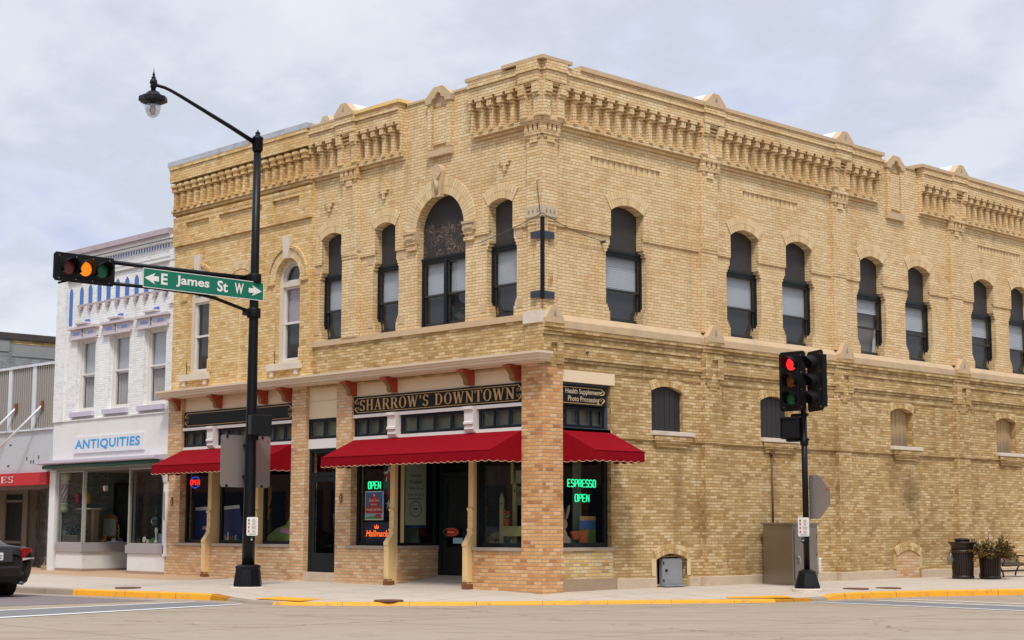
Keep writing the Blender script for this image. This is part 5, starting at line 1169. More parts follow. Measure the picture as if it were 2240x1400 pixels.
mb = MB(); mb.ring(AP, 0, 0, .9, 1.0, 0, 6.283, 0, .001, 2) if 0 else mb.tube([AP(-3.93 + .24 * math.cos(k * .42), 1.56 + .085 * math.sin(k * .42), -1.238) for k in range(15)], .005, 4, True); mb.box(AP, -4.05, -3.83, 1.545, 1.575, -1.24, -1.237); part(mb, 'outline', 'gold', t0)
mb = MB(); mb.box(AP, -3.86, -3.55, 1.32, 1.44, -1.245, -1.24); o = mb.build('notice', 'poster_sky', loc=A_(-3.7, 1.32, -1.24)); tag(o, 'small pale blue notice under the red oval on the entrance door', 'notice')

# window displays
AP = lambda u, v, w=0: A_(u - .31, v, w)
t0 = thing('wooden_fence_display', 'pale green wooden picket display with birdhouse tops right of the entrance', 'display', AP(-1.1, .8, -.7))
for i, (x, h, q) in enumerate(((-1.42, 1.10, -.5), (-1.17, 1.40, -.62), (-.78, 1.10, -.5), (-.98, 1.05, -.75))):
    mb = MB(); mb.box(AP, x, x + .11, .80, .8 + h * .9, q - .03, q); mb.prism(AP, [(x - .01, .8 + h * .9), (x + .12, .8 + h * .9), (x + .055, .8 + h * .9 + .14)], q - .03, q + .0); part(mb, 'post', 'wood_green', t0)
    m2 = MB(); m2.cyl(AP(x + .055, .8 + h * .83, q), AP(x + .055, .8 + h * .83, q + .004), .022, .022, 8); part(m2, 'hole', 'frame_dark', t0)
mb = MB(); mb.box(AP, -1.31, -.78, 1.06, 1.26, -.50, -.48); mb.box(AP, -1.31, -.7, 1.85, 1.95, -.86, -.84); part(mb, 'board', 'wood_green', t0)
mb = MB(); mb.box(AP, -1.18, -1.10, 2.1, 2.9, -.6, -.58); part(mb, 'hanger', 'wood_green', t0)
def pot_plant(name, label, c, mat='flower_red'):
    t_ = thing(name, label, 'potted flower', c); mb = MB(); mb.lathe(c, [(.035, 0), (.06, .12), (.065, .12), (.065, .14), (.05, .14)], 12); part(mb, 'pot', 'pot_orange', t_)
    m2 = MB(); rn = random.Random(3)
    for k in range(8): p = Vector(c) + Vector((rn.uniform(-.09, .09), rn.uniform(-.04, .04), .19 + rn.uniform(0, .13))); m2.lathe(p, [(.004, -.02), (.028, -.006), (.024, .012), (.003, .02)], 7)
    part(m2, 'blooms', mat, t_); m3 = MB()
    for k in range(12): a = rn.uniform(0, 6.28); b = Vector(c) + Vector((0, 0, .13)); e = b + Vector((.09 * math.cos(a), .05 * math.sin(a), rn.uniform(.05, .2))); m3.tube([b, e], .006, 4)
    part(m3, 'stems', 'poster_green', t_)
pot_plant('flower_pot', 'small orange pot of red flowers in the window right of the entrance', AP(-1.16, 1.26, -.46))
mb = MB(); rn = random.Random(5)
for k in range(160): a = rn.uniform(0, 6.28); b = rn.uniform(-1.2, 1.5); p = Vector(AP(-1.63, .98, -.6)); mb.tube([p, p + Vector((.17 * math.cos(a) * math.cos(b), .12 * math.sin(a) * math.cos(b), .16 * math.sin(b)))], .006, 3)
tag(mb.build('straw_ball', 'straw', loc=AP(-1.63, .8, -.6)), 'shaggy straw bundle beside the picket display', 'decoration')
mb = MB(); mb.box(AP, -1.36, -1.14, 2.12, 2.38, -.9, -.89); tag(mb.build('notice', 'poster_mint', loc=AP(-1.25, 2.1, -.9)), 'upper pale paper notice hanging in the window right of the entrance', 'notice')
mb = MB(); mb.box(AP, -1.36, -1.14, 1.68, 2.06, -.9, -.89); tag(mb.build('notice', 'poster_mint', loc=AP(-1.25, 1.68, -.9)), 'lower pale paper notice hanging in the window right of the entrance', 'notice')
# wooden rabbit with wheelbarrow in the side window
def oval(cu, cv, ru, rv, n=14, rot=0): return [(cu + ru * math.cos(a) * math.cos(rot) - rv * math.sin(a) * math.sin(rot), cv + ru * math.cos(a) * math.sin(rot) + rv * math.sin(a) * math.cos(rot)) for a in [2 * math.pi * k / n for k in range(n)]]
BP = lambda u, v, w=0: B_(u + .30, v, w)
t0 = thing('wooden_rabbit', 'flat tan wooden rabbit standing in the side window', 'decoration', B_(.80, .84, -.45))
mb = MB()
for i, pg in enumerate((oval(.74, 1.02, .13, .20), oval(.78, 1.30, .085, .10), oval(.74, 1.52, .035, .15, 14, .12), oval(.88, 1.54, .03, .15, 14, -.3))): mb.prism(BP, pg, -.50 - .001 * i, -.47 + .001 * i)
part(mb, 'body', 'wood_tan', t0); mb = MB(); mb.prism(BP, oval(.83, .94, .10, .13), -.46, -.445); part(mb, 'foot', 'wood_tan', t0)
t0 = thing('toy_wheelbarrow', 'orange wooden cart with round wheel in the side window', 'decoration', B_(1.15, .84, -.4)); mb = MB(); mb.prism(BP, [(.90, 1.16), (1.40, 1.18), (1.34, 1.02), (.98, 1.0)], -.46, -.40); part(mb, 'tray', 'pot_orange', t0)
mb = MB(); mb.prism(BP, oval(1.22, .97, .11, .13), -.40, -.37); part(mb, 'wheel', 'pot_orange', t0)
t0 = thing('picture_board', 'small landscape picture leaning in the side window', 'picture', B_(1.5, .9, -.5)); mb = MB(); mb.box(BP, 1.28, 1.74, .93, 1.46, -.55, -.53); part(mb, 'sky_strip', 'poster_blue', t0)
mb = MB(); mb.box(BP, 1.28, 1.74, .93, 1.20, -.53, -.527); part(mb, 'meadow', 'lime', t0); mb = MB(); mb.box(BP, 1.28, 1.74, 1.38, 1.46, -.53, -.527); part(mb, 'top_band', 'gold', t0)
AP = lambda u, v, w=0: A_(u - .40, v, w)
# left shop: blue boards standing in for a reflected van, kites, chick
def board_obj(name, label, u0, u1, v0, v1, w, slant=0, cat='reflection board'):
    t_ = thing(name, label, cat, AP((u0 + u1) / 2, v0, w)); mb = MB(); mb.prism(AP, [(u0, v0), (u1, v0), (u1 - slant, v1), (u0, v1 - .03)], w - .02, w); part(mb, 'panel', 'van_blue', t_)
    mb = MB(); mb.prism(AP, [(u0, v1 - .11), (u1 - slant + .02, v1 - .08), (u1 - slant, v1), (u0, v1 - .03)], w, w + .004); part(mb, 'white_header', 'poster_white', t_); return t_
board_obj('van_reflection_board', 'blue board with pale header imitating a van reflection in the leftmost shop window', -12.66, -11.56, .86, 1.74, -.55)
t_ = board_obj('van_reflection_board', 'slanted blue board imitating a van reflection in the second shop window', -11.14, -10.25, .86, 1.76, -.5, .25)
for i, (x0, x1, y0, y1) in enumerate(((-12.05, -11.6, .88, 1.6),)):
    t0 = thing('folded_kite', 'green and pink striped triangular display in the leftmost shop window', 'display', AP(x0, y0, -.45)); mb = MB(); mb.prism(AP, [(x0, y0), (x1, y0), (x1, y1)], -.47, -.46); part(mb, 'sail', 'lime', t0)
    mb = MB(); mb.prism(AP, [(x0, 1.16), (x1, 1.18), (x1, 1.27), (x0 + .06, 1.25)], -.46, -.455); part(mb, 'stripe', 'pink', t0)
t0 = thing('folded_kite', 'green and pink striped rounded display in the third shop window', 'display', AP(-8.9, .86, -.5)); mb = MB(); mb.prism(AP, [(-9.38, .86), (-8.26, .86), (-8.26, 1.62), (-8.52, 1.28), (-8.9, 1.20), (-9.2, 1.05)], -.47, -.46); part(mb, 'sail', 'lime', t0); mb = MB(); mb.prism(AP, [(-8.75, 1.10), (-8.26, 1.06), (-8.26, 1.18), (-8.73, 1.22)], -.46, -.455); part(mb, 'stripe', 'pink', t0)
t0 = thing('painted_bird', 'flat yellow bird cut-out with orange feet in the third shop window', 'decoration', AP(-9.2, 1.4, -.4)); mb = MB(); mb.prism(AP, oval(-9.22, 1.98, .16, .32), -.42, -.40); mb.prism(AP, oval(-9.24, 2.36, .12, .14), -.421, -.399); part(mb, 'body', 'chick', t0)
mb = MB(); mb.prism(AP, [(-9.34, 1.66), (-9.06, 1.66), (-9.14, 1.52), (-9.16, 1.40), (-9.24, 1.5)], -.42, -.40); part(mb, 'feet', 'pot_orange', t0)
rn = random.Random(11)
for i in range(9):
    x = (-11.05 + i * .11) if i < 7 else (-12.4 + (i - 7) * .35); mt = ['poster_sky', 'gold', 'poster_white', 'neon_green', 'pot_orange', 'poster_sky', 'poster_green', 'pot_orange', 'poster_blue'][i]
    if mt == 'neon_green': mt = 'lime'
    mb = MB(); h = rn.uniform(.12, .34) if i < 7 else .08; mb.lathe(AP(x, .80, -.42), [(.035, 0), (.045, h * .3), (.02, h * .7), (.028, h * .85), (.004, h)], 10); o = mb.build('figurine', mt, loc=AP(x, .8, -.42))
    tag(o, ('ornament ' + ['first', 'second', 'third', 'fourth', 'fifth', 'sixth', 'seventh'][i] + ' from the left in front of the slanted blue board') if i < 7 else ('tiny ' + ['orange', 'blue'][i - 7] + ' ornament at the foot of the leftmost shop window'), 'ornament', 'ornaments on the left shop shelf')

# ================================================================== white building
WH = thing('white_building', 'two-storey white painted brick building with blue lancet arches and lavender trim', 'building', (-16.3, 0, 0))
def wp(mb, name, mat, parent=None, **k): return part(mb, name, mat, parent or WH, **k)
WW = -.06
win3 = [(-18.27, -17.27), (-16.53, -15.50), (-14.76, -13.70)]
mb = MB(); mb.wall(A_, -19.36, -13.285, 4.10, 8.66, WW, [[(a, 4.34), (b, 4.34), (b, 6.36), (a, 6.36)] for a, b in win3], .24, .3); wp(mb, 'brick_wall', 'brick_white')
mb = MB(); mb.box(A_, -19.36, -18.82, 4.10, 8.3, WW, .02); mb.box(A_, -13.72 + .17, -13.285, 6.9, 8.3, WW, .0); wp(mb, 'pilaster', 'brick_white')
mb = MB(); mb.box(A_, -19.36, -13.285, 8.02, 8.08, WW, .02); mb.box(A_, -18.82, -13.6, 8.14, 8.18, WW, -.01); mb.box(A_, -19.36, -13.285, 8.58, 8.66, WW, .06); mb.box(A_, -18.9, -13.4, 8.50, 8.56, WW, .03); wp(mb, 'string_course', 'white_paint')
mb = MB(); mb.box(A_, -19.40, -13.45, 8.66, 8.70, -.4, .10); mb.box(A_, -19.42, -13.45, 8.70, 8.84, -.4, .14); wp(mb, 'coping', 'lavender_dirty')
mb = MB(); mb.box(A_, -18.75, -13.62, 8.38, 8.49, WW, WW + .004); dn = wp(mb, 'dentil_band', 'blue_paint'); mb = MB(); n = 39
for k in range(n + 1): x = -18.75 + k * 5.13 / n; mb.box(A_, x - .028, x + .028, 8.37, 8.50, WW, WW + .018)
wp(mb, 'dentil', 'white_paint', dn)
for k in range(11):
    c = -18.10 + k * .482; mb = MB(); mb.prism(A_, [(c - .12, 7.30), (c + .12, 7.30), (c + .12, 7.68), (c + .08, 7.77), (c, 7.83), (c - .08, 7.77), (c - .12, 7.68)], WW, WW + .004); ln = wp(mb, 'lancet', 'blue_paint')
    mb = MB(); mb.box(A_, c - .17, c - .075, 7.30, 7.84, WW, WW + .0); 
    m2 = MB(); m2.box(A_, c + .075, c + .13, 7.14, 7.26, WW, WW + .05) if 0 else m2.prism(A_, [(c - .13, 7.30), (c + .13, 7.30), (c + .13, 7.24), (c + .065, 7.24), (c + .065, 7.17), (c + .03, 7.16), (c + .02, 7.10), (c - .02, 7.10), (c - .03, 7.16), (c - .065, 7.17), (c - .065, 7.24), (c - .13, 7.24)], WW, WW + .07); wp(m2, 'corbel', 'lavender_dirty', ln)
    m3 = MB(); m3.box(A_, c + .08, c + .14 + .26, 7.30, 7.60, WW, WW + .035) if k < 10 else None
    if m3.V:
        pts = [(c + .125, 7.30), (c + .357, 7.30), (c + .357, 7.68), (c + .40, 7.77), (c + .480, 7.84), (c + .480, 7.96), (c + .002, 7.96), (c + .002, 7.84), (c + .08, 7.77), (c + .125, 7.68)]
        m4 = MB(); m4.prism(A_, pts, WW, WW + .022); wp(m4, 'arcade_panel', 'brick_white')
mb = MB(); mb.prism(A_, [(-18.79, 6.76), (-18.60, 6.76), (-18.60, 7.68), (-18.64, 7.78), (-18.70, 7.83), (-18.76, 7.78), (-18.79, 7.68)], WW, WW + .004); wp(mb, 'lancet', 'blue_paint')
for i, (a, b) in enumerate(win3):
    a2, b2 = a + .05, b - .02; w_ = WW - .2; mb = MB(); frame_rect(mb, A_, a, b, 4.34, 6.36, w_ - .02, w_ + .10, .07); frame_rect(mb, A_, a + .07, b - .07, 4.41, 6.29, w_ - .02, w_ + .05, .05); mb.box(A_, a + .07, b - .07, 5.35, 5.40, w_ - .01, w_ + .06); win = wp(mb, 'window', 'white_trim')
    g = MB(); g.flat(A_, [[(a + .11, 4.45), (b - .11, 4.45), (b - .11, 6.25), (a + .11, 6.25)]], w_ + .02); wp(g, 'pane', 'glass_upper', win)
    s_ = MB(); s_.box(A_, a + .08, b - .08, 5.30, 6.3, w_ - .06, w_ - .05); wp(s_, 'shade', 'blind_white', win); s_ = MB()
    n = 18
    for k in range(n):   # gathered curtain
        x0 = a + .08 + (b - a - .16) * k / n; x1 = a + .08 + (b - a - .16) * (k + 1) / n; z0 = .018 * math.sin(k * 2.1); z1 = .018 * math.sin((k + 1) * 2.1); top = 5.32 - .04 * abs(math.sin(k * .9))
        s_.add([A_(x0, 4.40, w_ - .07 + z0), A_(x1, 4.40, w_ - .07 + z1), A_(x1, top, w_ - .07 + z1), A_(x0, top, w_ - .07 + z0)], [(0, 1, 2, 3)])
    wp(s_, 'curtain', 'curtain', win); q = MB(); q.box(A_, a, b, 4.34, 6.36, w_ - .2, w_ - .18); wp(q, 'room', 'interior_dark', win)
    s_ = MB(); s_.box(A_, a - .14, b + .05, 4.205, 4.335, WW - .2, WW + .10); wp(s_, 'sill', 'lavender', win)
    h = MB(); c = (a + b) / 2; h.box(A_, a - .30, b + .12, 6.36, 6.62, WW, WW + .06); h.box(A_, a - .36, b + .18, 6.62, 6.67, WW, WW + .14); h.box(A_, a - .32, b + .14, 6.67, 6.70, WW, WW + .10); h.box(A_, c - .34, c + .16, 6.66, 6.74, WW, WW + .12); h.box(A_, c - .38, c + .20, 6.74, 6.79, WW, WW + .16); h.box(A_, c - .16, c - .02, 6.39, 6.64, WW, WW + .09); h.box(A_, a - .30, b + .12, 6.34, 6.38, WW, WW + .09)
    hd = wp(h, 'hood_mould', 'hood_pale', win)
    for x0, x1 in ((a - .12, c - .30), (c + .16, b - .06)): q = MB(); q.box(A_, x0, x1, 6.46, 6.54, WW + .06, WW + .064); wp(q, 'blue_panel', 'blue_sky_paint', hd)
    q = MB(); q.box(A_, c - .05, c + .16, 6.80, 6.86, WW, WW + .05); wp(q, 'blue_block', 'blue_paint', hd); q = MB(); q.prism(A_, oval(c - .09, 6.55, .035, .06, 8), WW + .09, WW + .10); q.prism(A_, oval(c - .09, 6.45, .03, .04, 8), WW + .09, WW + .10); wp(q, 'medallion', 'ink_grey', hd)
mb = MB(); mb.box(A_, -19.37, -13.285, 3.02, 4.105, -.3, -.02); mb.box(A_, -19.37, -13.30, 4.10, 4.13, -.3, .01); wp(mb, 'stucco_panel', 'stucco')
mb = MB(); mb.prism(SD(-19.6), [(-.1, 2.90), (.36, 2.93), (.38, 2.95), (.38, 3.02), (-.1, 3.06)], -.0, 6.22); wp(mb, 'canopy', 'lavender')
mb = MB(); mb.tube([A_(-19.4, 2.85, .22), A_(-17, 2.87, .20), A_(-16.2, 2.85, .22), A_(-13.5, 2.88, .2)], .055, 10); wp(mb, 'rolled_awning', 'awning_green')
mb = MB(); mb.box(A_, -19.4, -13.3, 2.73, 2.95, -.3, -.03); wp(mb, 'lintel', 'grey_trim')
# shopfront with a deep recessed entrance
mb = MB(); mb.box(A_, -19.38, -19.05, .05, 2.78, -.2, .03); mb.box(A_, -19.40, -19.03, -.1, .10, -.2, .04); wp(mb, 'corner_post', 'white_paint')
mb = MB(); mb.box(A_, -13.46, -13.30, .5, 2.74, -.1, .03); mb.prism(SD(-13.46), [(0, 2.35), (.06, 2.35), (.08, 2.45), (.18, 2.66), (.18, 2.74), (0, 2.74)], 0, .16); wp(mb, 'corner_post', 'white_paint')
RX = lambda u, v, w=0: (-17.52 + w, u, v)
for nm, mt, v0_, v1_, o_ in (('sill_panel', 'grey_panel', .56, .77, .03), ('base_panel', 'white_paint', .11, .56, -.015), ('base_stone', 'tan_stone', -.15, .11, .0)):
    mb = MB(); mb.box(A_, -18.97, -17.53 + o_, v0_, v1_, -.25, o_); mb.box(RX, -o_ + .002, 1.6, v0_, v1_, -.25, o_); wp(mb, nm, mt); mb = MB(); mb.box(A_, -15.22 - o_, -13.42, v0_, v1_, -.25, o_); wp(mb, nm, mt)
for a, b in ((-18.95, -17.55), (-15.20, -13.50)):
    mb = MB(); frame_rect(mb, A_, a, b, .77, 2.74, -.05, -.0, .045); win = wp(mb, 'shop_window', 'grey_trim'); g = MB(); g.flat(A_, [[(a + .04, .8), (b - .04, .8), (b - .04, 2.7), (a + .04, 2.7)]], -.03); wp(g, 'pane', 'glass', win)
mb = MB(); frame_rect(mb, RX, .05, 1.6, .77, 2.74, -.05, -.0, .04); win = wp(mb, 'shop_window', 'grey_trim'); g = MB(); g.flat(RX, [[(.08, .8), (1.57, .8), (1.57, 2.7), (.08, 2.7)]], -.03); wp(g, 'pane', 'glass', win)
LX = lambda u, v, w=0: (-15.22 - w, u, v)
mb = MB(); frame_rect(mb, LX, .05, 1.6, .77, 2.74, -.05, -.0, .04); win = wp(mb, 'shop_window', 'grey_trim'); g = MB(); g.flat(LX, [[(.08, .8), (1.57, .8), (1.57, 2.7), (.08, 2.7)]], -.03); wp(g, 'pane', 'glass', win)
mb = MB(); frame_rect(mb, A_, -17.5, -15.24, .05, 2.74, -1.66, -1.60, .1); win = wp(mb, 'door', 'frame_black'); g = MB(); g.flat(A_, [[(-17.4, .3), (-15.34, .3), (-15.34, 2.6), (-17.4, 2.6)]], -1.62); wp(g, 'pane', 'glass', win); q = MB(); q.box(A_, -16.45, -16.3, .1, 2.7, -1.65, -1.61); wp(q, 'stile', 'frame_black', win)
mb = MB(); mb.add([(-17.5, 0, .035), (-15.2, 0, .035), (-15.2, 1.7, .08), (-17.5, 1.7, .08)], [(0, 1, 2, 3)]); wp(mb, 'entrance_floor', 'paver_tan'); mb = MB(); mb.add([(-19.3, -.0, 2.74), (-13.3, -.0, 2.74), (-13.3, 4.5, 2.74), (-19.3, 4.5, 2.74)], [(3, 2, 1, 0)]); mb.box(A_, -19.3, -13.3, -.1, 2.9, -4.6, -4.5); wp(mb, 'interior', 'interior_mid')
mb = MB(); mb.box(A_, -19.2, -17.56, .70, .78, -1.9, -.06); mb.box(A_, -15.18, -13.5, .70, .78, -1.55, -.28); wp(mb, 'display_shelf', 'interior_dark'); mb = MB(); mb.box(A_, -19.28, -19.22, .7, 2.74, -3.4, -.1); wp(mb, 'inner_wall', 'brick_orange')
mb = MB(); mb.box(A_, -19.3, -19.2, -.2, 8.6, -14, -.3); mb.box(A_, -19.3, -13.3, -.2, 8.2, -14.1, -14); mb.box(A_, -19.3, -13.3, 7.9, 8.0, -14, -.3); wp(mb, 'rear_wall', 'brick_grey')
mb = MB(); frame_rect(mb, A_, -19.15, -17.62, .80, 2.45, -1.95, -1.85, .10); mb.box(A_, -19.1, -17.7, .8, 2.4, -1.95, -1.90); wp(mb, 'inner_door', 'sign_black')
t0 = thing('shop_sign', 'white board sign with blue letters reading ANTIQUITIES', 'sign', A_(-16.3, 3.19, 0)); mb = MB(); mb.box(A_, -18.15, -14.50, 3.20, 3.655, -.02, .025); part(mb, 'board', 'poster_white', t0, bevel=.005)
mb = MB(); add_text(mb, A_, 'ANTIQUITIES', -18.05, 3.275, .028, 3.36, .29, .032, slant=.05, spacing=1.08); part(mb, 'lettering', 'sign_blue', t0)
# antiques in the window
c = A_(-18.98, 1.6, -.24); t0 = thing('barber_pole', 'striped barber pole with white dome top in the antiques window', 'barber pole', c)
mb = MB(); mb.lathe(c, [(.02, .02), (.10, .04), (.125, .14), (.10, .22), (.13, .24), (.13, .27), (.08, .28)], 18); part(mb, 'base_globe', 'pole_mint', t0)
mb = MB(); mb.lathe(c, [(.095, .28), (.095, .80)], 18); part(mb, 'cylinder', 'barber_white', t0)
for k, mt in ((0, 'blue_paint'), (1, 'poster_red')):
    mb = MB()
    for q in range(3):
        for i in range(9):
            a = i / 8 * 2.2 + q * 2.094 + k * 1.047; mb.V += [(c[0] + .098 * math.cos(a), c[1] + .098 * math.sin(a), c[2] + .29 + i * .055), (c[0] + .098 * math.cos(a), c[1] + .098 * math.sin(a), c[2] + .29 + i * .055 + .07)]
        o = q * 18
        for i in range(8): mb.F.append((o + 2 * i, o + 2 * i + 2, o + 2 * i + 3, o + 2 * i + 1)); mb.sm.append(True)
    part(mb, 'stripe', mt, t0)
mb = MB(); mb.lathe(c, [(.12, .80), (.12, .84), (.09, .87), (.13, .93), (.15, .97), (.14, 1.06), (.09, 1.14), (.02, 1.16)], 18); part(mb, 'dome', 'barber_white', t0)
for u, mt, lb in ((-18.72, 'glass_red', 'red glass hanging ball lamp in the antiques window'), (-18.20, 'glass_amber', 'amber glass hanging ball lamp in the antiques window')):
    c = A_(u, 2.0, -.5); t0 = thing('hanging_lamp', lb, 'lamp', c); mb = MB(); mb.lathe(c, [(.02, -.16), (.09, -.12), (.12, 0), (.09, .11), (.03, .16)], 16); part(mb, 'globe', mt, t0); mb = MB(); mb.tube([c, (c[0], c[1], 2.74)], .006, 4); part(mb, 'chain', 'ink_grey', t0)
    if mt == 'glass_amber': mb = MB(); mb.lathe((c[0], c[1] - .1, c[2] - .02), [(.01, -.03), (.035, 0), (.01, .03)], 10); part(mb, 'bulb', 'lamp_glow', t0)
c = A_(-18.25, .80, -.6); t0 = thing('mantel_shelf', 'wooden mantel with pale top in the antiques window', 'shelf', c); mb = MB(); mb.box(A_, -19.15, -18.3, 1.70, 1.74, -1.0, -.65); part(mb, 'top', 'poster_white', t0); mb = MB(); mb.box(A_, -19.0, -18.75, .8, 1.70, -.95, -.8); mb.box(A_, -18.5, -18.35, .8, 1.70, -.95, -.8); part(mb, 'leg', 'wood_tan', t0)
c = A_(-18.3, .8, -.4); t0 = thing('tinsel_chest', 'dark chest heaped with glinting glass and tinsel in the antiques window', 'chest', c); mb = MB(); mb.box(A_, -18.85, -18.15, .80, 1.0, -.5, -.18); part(mb, 'box', 'interior_dark', t0, bevel=.02); mb = MB(); rn = random.Random(8)
for k in range(90): p = Vector(A_(-18.5 + rn.uniform(-.38, .38), 1.05 + rn.uniform(-.12, .22), -.34 + rn.uniform(-.15, .13))); mb.lathe(p, [(.003, -.03), (.03, 0), (.003, .03)], 6)
part(mb, 'baubles', 'tinsel', t0)
c = A_(-16.9, .79, -.9); t0 = thing('dressing_mirror', 'dressing-table mirror on spiral posts with pale base in the antiques shop', 'mirror', c); MX = lambda u, v, w=0: A_(u - 1.36, v + .0, w - .85)
mb = MB(); frame_rect(mb, MX, -17.30, -16.52, .93, 1.50 + .0, -.42, -.38, .05); mb.prism(MX, [(-17.3, 1.50), (-16.52, 1.50), (-16.8, 1.58), (-17.0, 1.58)], -.42, -.38); part(mb, 'frame', 'mirror_frame', t0); mb = MB(); mb.box(MX, -17.26, -16.56, .97, 1.46, -.41, -.395); part(mb, 'mirror_glass', 'mirror', t0)
for u in (-17.40, -16.42):
    mb = MB(); mb.tube([MX(u + .015 * math.cos(k * .9), .82 + k * .018, -.4 + .015 * math.sin(k * .9)) for k in range(27)], .016, 5); part(mb, 'spiral_post', 'brass', t0)
mb = MB(); mb.box(MX, -17.55, -16.28, .78, .83, -.48, -.3); part(mb, 'base', 'poster_white', t0); 
c = A_(-14.62, .8, -.5); t0 = thing('china_figure', 'white china lamp figure in the right antiques window', 'ornament', c); mb = MB(); mb.lathe(c, [(.06, 0), (.05, .05), (.02, .12), (.03, .25), (.05, .34), (.03, .42)], 12); part(mb, 'stem', 'barber_white', t0); mb = MB(); mb.lathe((c[0], c[1], c[2] + .42), [(.03, 0), (.10, .05), (.13, .16), (.10, .26), (.02, .32)], 14); part(mb, 'globe', 'tinsel', t0); mb = MB(); mb.lathe((c[0] - .12, c[1] - .04, c[2] + .56), [(.01, -.07), (.05, 0), (.02, .09)], 10); part(mb, 'bird', 'barber_white', t0)
mb = MB(); c = A_(-14.55, .8, -.4); mb.cyl(A_(-15.05, .90, -.42), A_(-15.05, .90, -.40), .075, .075, 18); tag(mb.build('plate', 'barber_white', loc=c), 'white china plate standing in the right antiques window', 'plate')
mb = MB(); mb.box(A_, -14.9, -13.8, 2.18, 2.28, -.9, -.88); tag(mb.build('frieze_strip', 'poster_mint', loc=A_(-14.4, 2.18, -.9)), 'pale patterned strip hanging inside the right antiques window', 'decoration')
mb = MB(); mb.box(A_, -17.4 + .35, -17.1 + .35, 1.36 + .25, 1.6 + .25, -1.59, -1.585); 
c = (-17.0, .35, 2.3); t0 = thing('lantern', 'small white glass lantern hanging in the antiques entrance', 'lantern', c); mb = MB(); mb.lathe((c[0], c[1], c[2] - .12), [(.05, 0), (.075, .13), (.02, .15)], 4, False); part(mb, 'glass_body', 'barber_white', t0); mb = MB(); mb.tube([(c[0], c[1], c[2] + .03), (c[0], c[1], 2.74)], .006, 4); part(mb, 'chain', 'ink_grey', t0)
mb = MB(); mb.tube([A_(-19.42, 1.35, .05), A_(-19.43, 2.1, .06), A_(-19.40, 2.12, .05)], .012, 5); wp(mb, 'awning_crank', 'ink_grey'); mb = MB(); mb.tube([A_(-13.39, 1.4, .05), A_(-13.40, 2.1, .06)], .012, 5); wp(mb, 'awning_crank', 'ink_grey')

# ================================================================== low metal-clad shop
ML = thing('metal_clad_shop', 'low shop with beige corrugated metal front and red fascia at the left edge', 'building', (-22.5, 0, 0))
def mp(mb, name, mat, parent=None, **k): return part(mb, name, mat, parent or ML, **k)
mb = MB(); x = -25.9
while x < -19.42: mb.box(A_, x, x + .07, 3.98, 5.76, -.12, .0); mb.box(A_, x + .07, x + .13, 3.98, 5.76, -.12, -.035); x += .13
mp(mb, 'corrugated_cladding', 'corrugated')
mb = MB(); mb.box(A_, -26, -19.40, 5.76, 5.83, -.4, .05); mb.box(A_, -26, -19.40, 3.93, 3.98, -.2, .03); mp(mb, 'trim', 'metal_white')
for u in (-24.1, -22.08, -20.62):
    mb = MB(); mb.box(A_, u, u + .20, 3.98, 5.76, -.1, .02); mp(mb, 'batten', 'metal_white')
for k in range(6):
    mb = MB(); a = -26 + k * 1.1; mb.box(A_, a + .004, a + 1.096, 2.745, 3.93, -.12, -.03); mp(mb, 'flat_panel', 'panel_white')
for a in (-21.55, -19.98): 
    mb = MB(); mb.tube([A_(a, 4.62, .02), A_(a - 1.55, 3.2, .75)], .035, 6); mp(mb, 'strut', 'metal_white'); mb = MB(); mb.box(A_, a - .05, a + .05, 4.5, 4.75, 0, .06); mp(mb, 'strut_bracket', 'rust')
for u, v in ((-21.95, 3.55), (-22.05, 2.95), (-20.9, 3.1), (-20.65, 3.0), (-20.5, 3.0), (-20.2, 3.12)): mb = MB(); mb.box(A_, u, u + .05 if u > -21.5 else u + .12, v, v + .10 if u > -21.5 else v + .04, -.03, -.02); mp(mb, 'bolt', 'ink_grey')
mb = MB(); mb.box(A_, -26, -19.42, 2.39, 2.735, -.1, .12); ra = mp(mb, 'red_fascia', 'fascia_red'); mb = MB(); serif_word(mb, A_, 'UES', -22.60, -21.28, 2.47, 2.655, .122); mp(mb, 'lettering', 'lettering_grey', ra)
mb = MB(); mb.box(A_, -26, -22.62, -.1, 2.39, -1.45, -1.40); mb.box(A_, -26, -19.4, 2.31, 2.39, -1.5, -.1); mp(mb, 'recess_wall', 'interior_mid')
mb = MB(); frame_rect(mb, A_, -24.75, -23.45, .0, 2.31, -1.40, -1.32, .11); mb.box(A_, -24.7, -23.5, 1.95, 2.03, -1.40, -1.32); mb.box(A_, -24.7, -23.5, .72, .80, -1.40, -1.32); d_ = mp(mb, 'door', 'door_bronze'); mb = MB(); mb.box(A_, -24.7, -23.5, .1, 2.25, -1.40, -1.37); mp(mb, 'pane', 'sign_black', d_)
mb = MB(); mb.box(A_, -23.42, -23.2, 0, 2.31, -1.40, -1.30); mp(mb, 'door_post', 'door_bronze')
mb = MB(); mb.box(A_, -23.2, -22.64, .1, 2.31, -1.40, -1.36); mp(mb, 'dark_window', 'interior_dark')
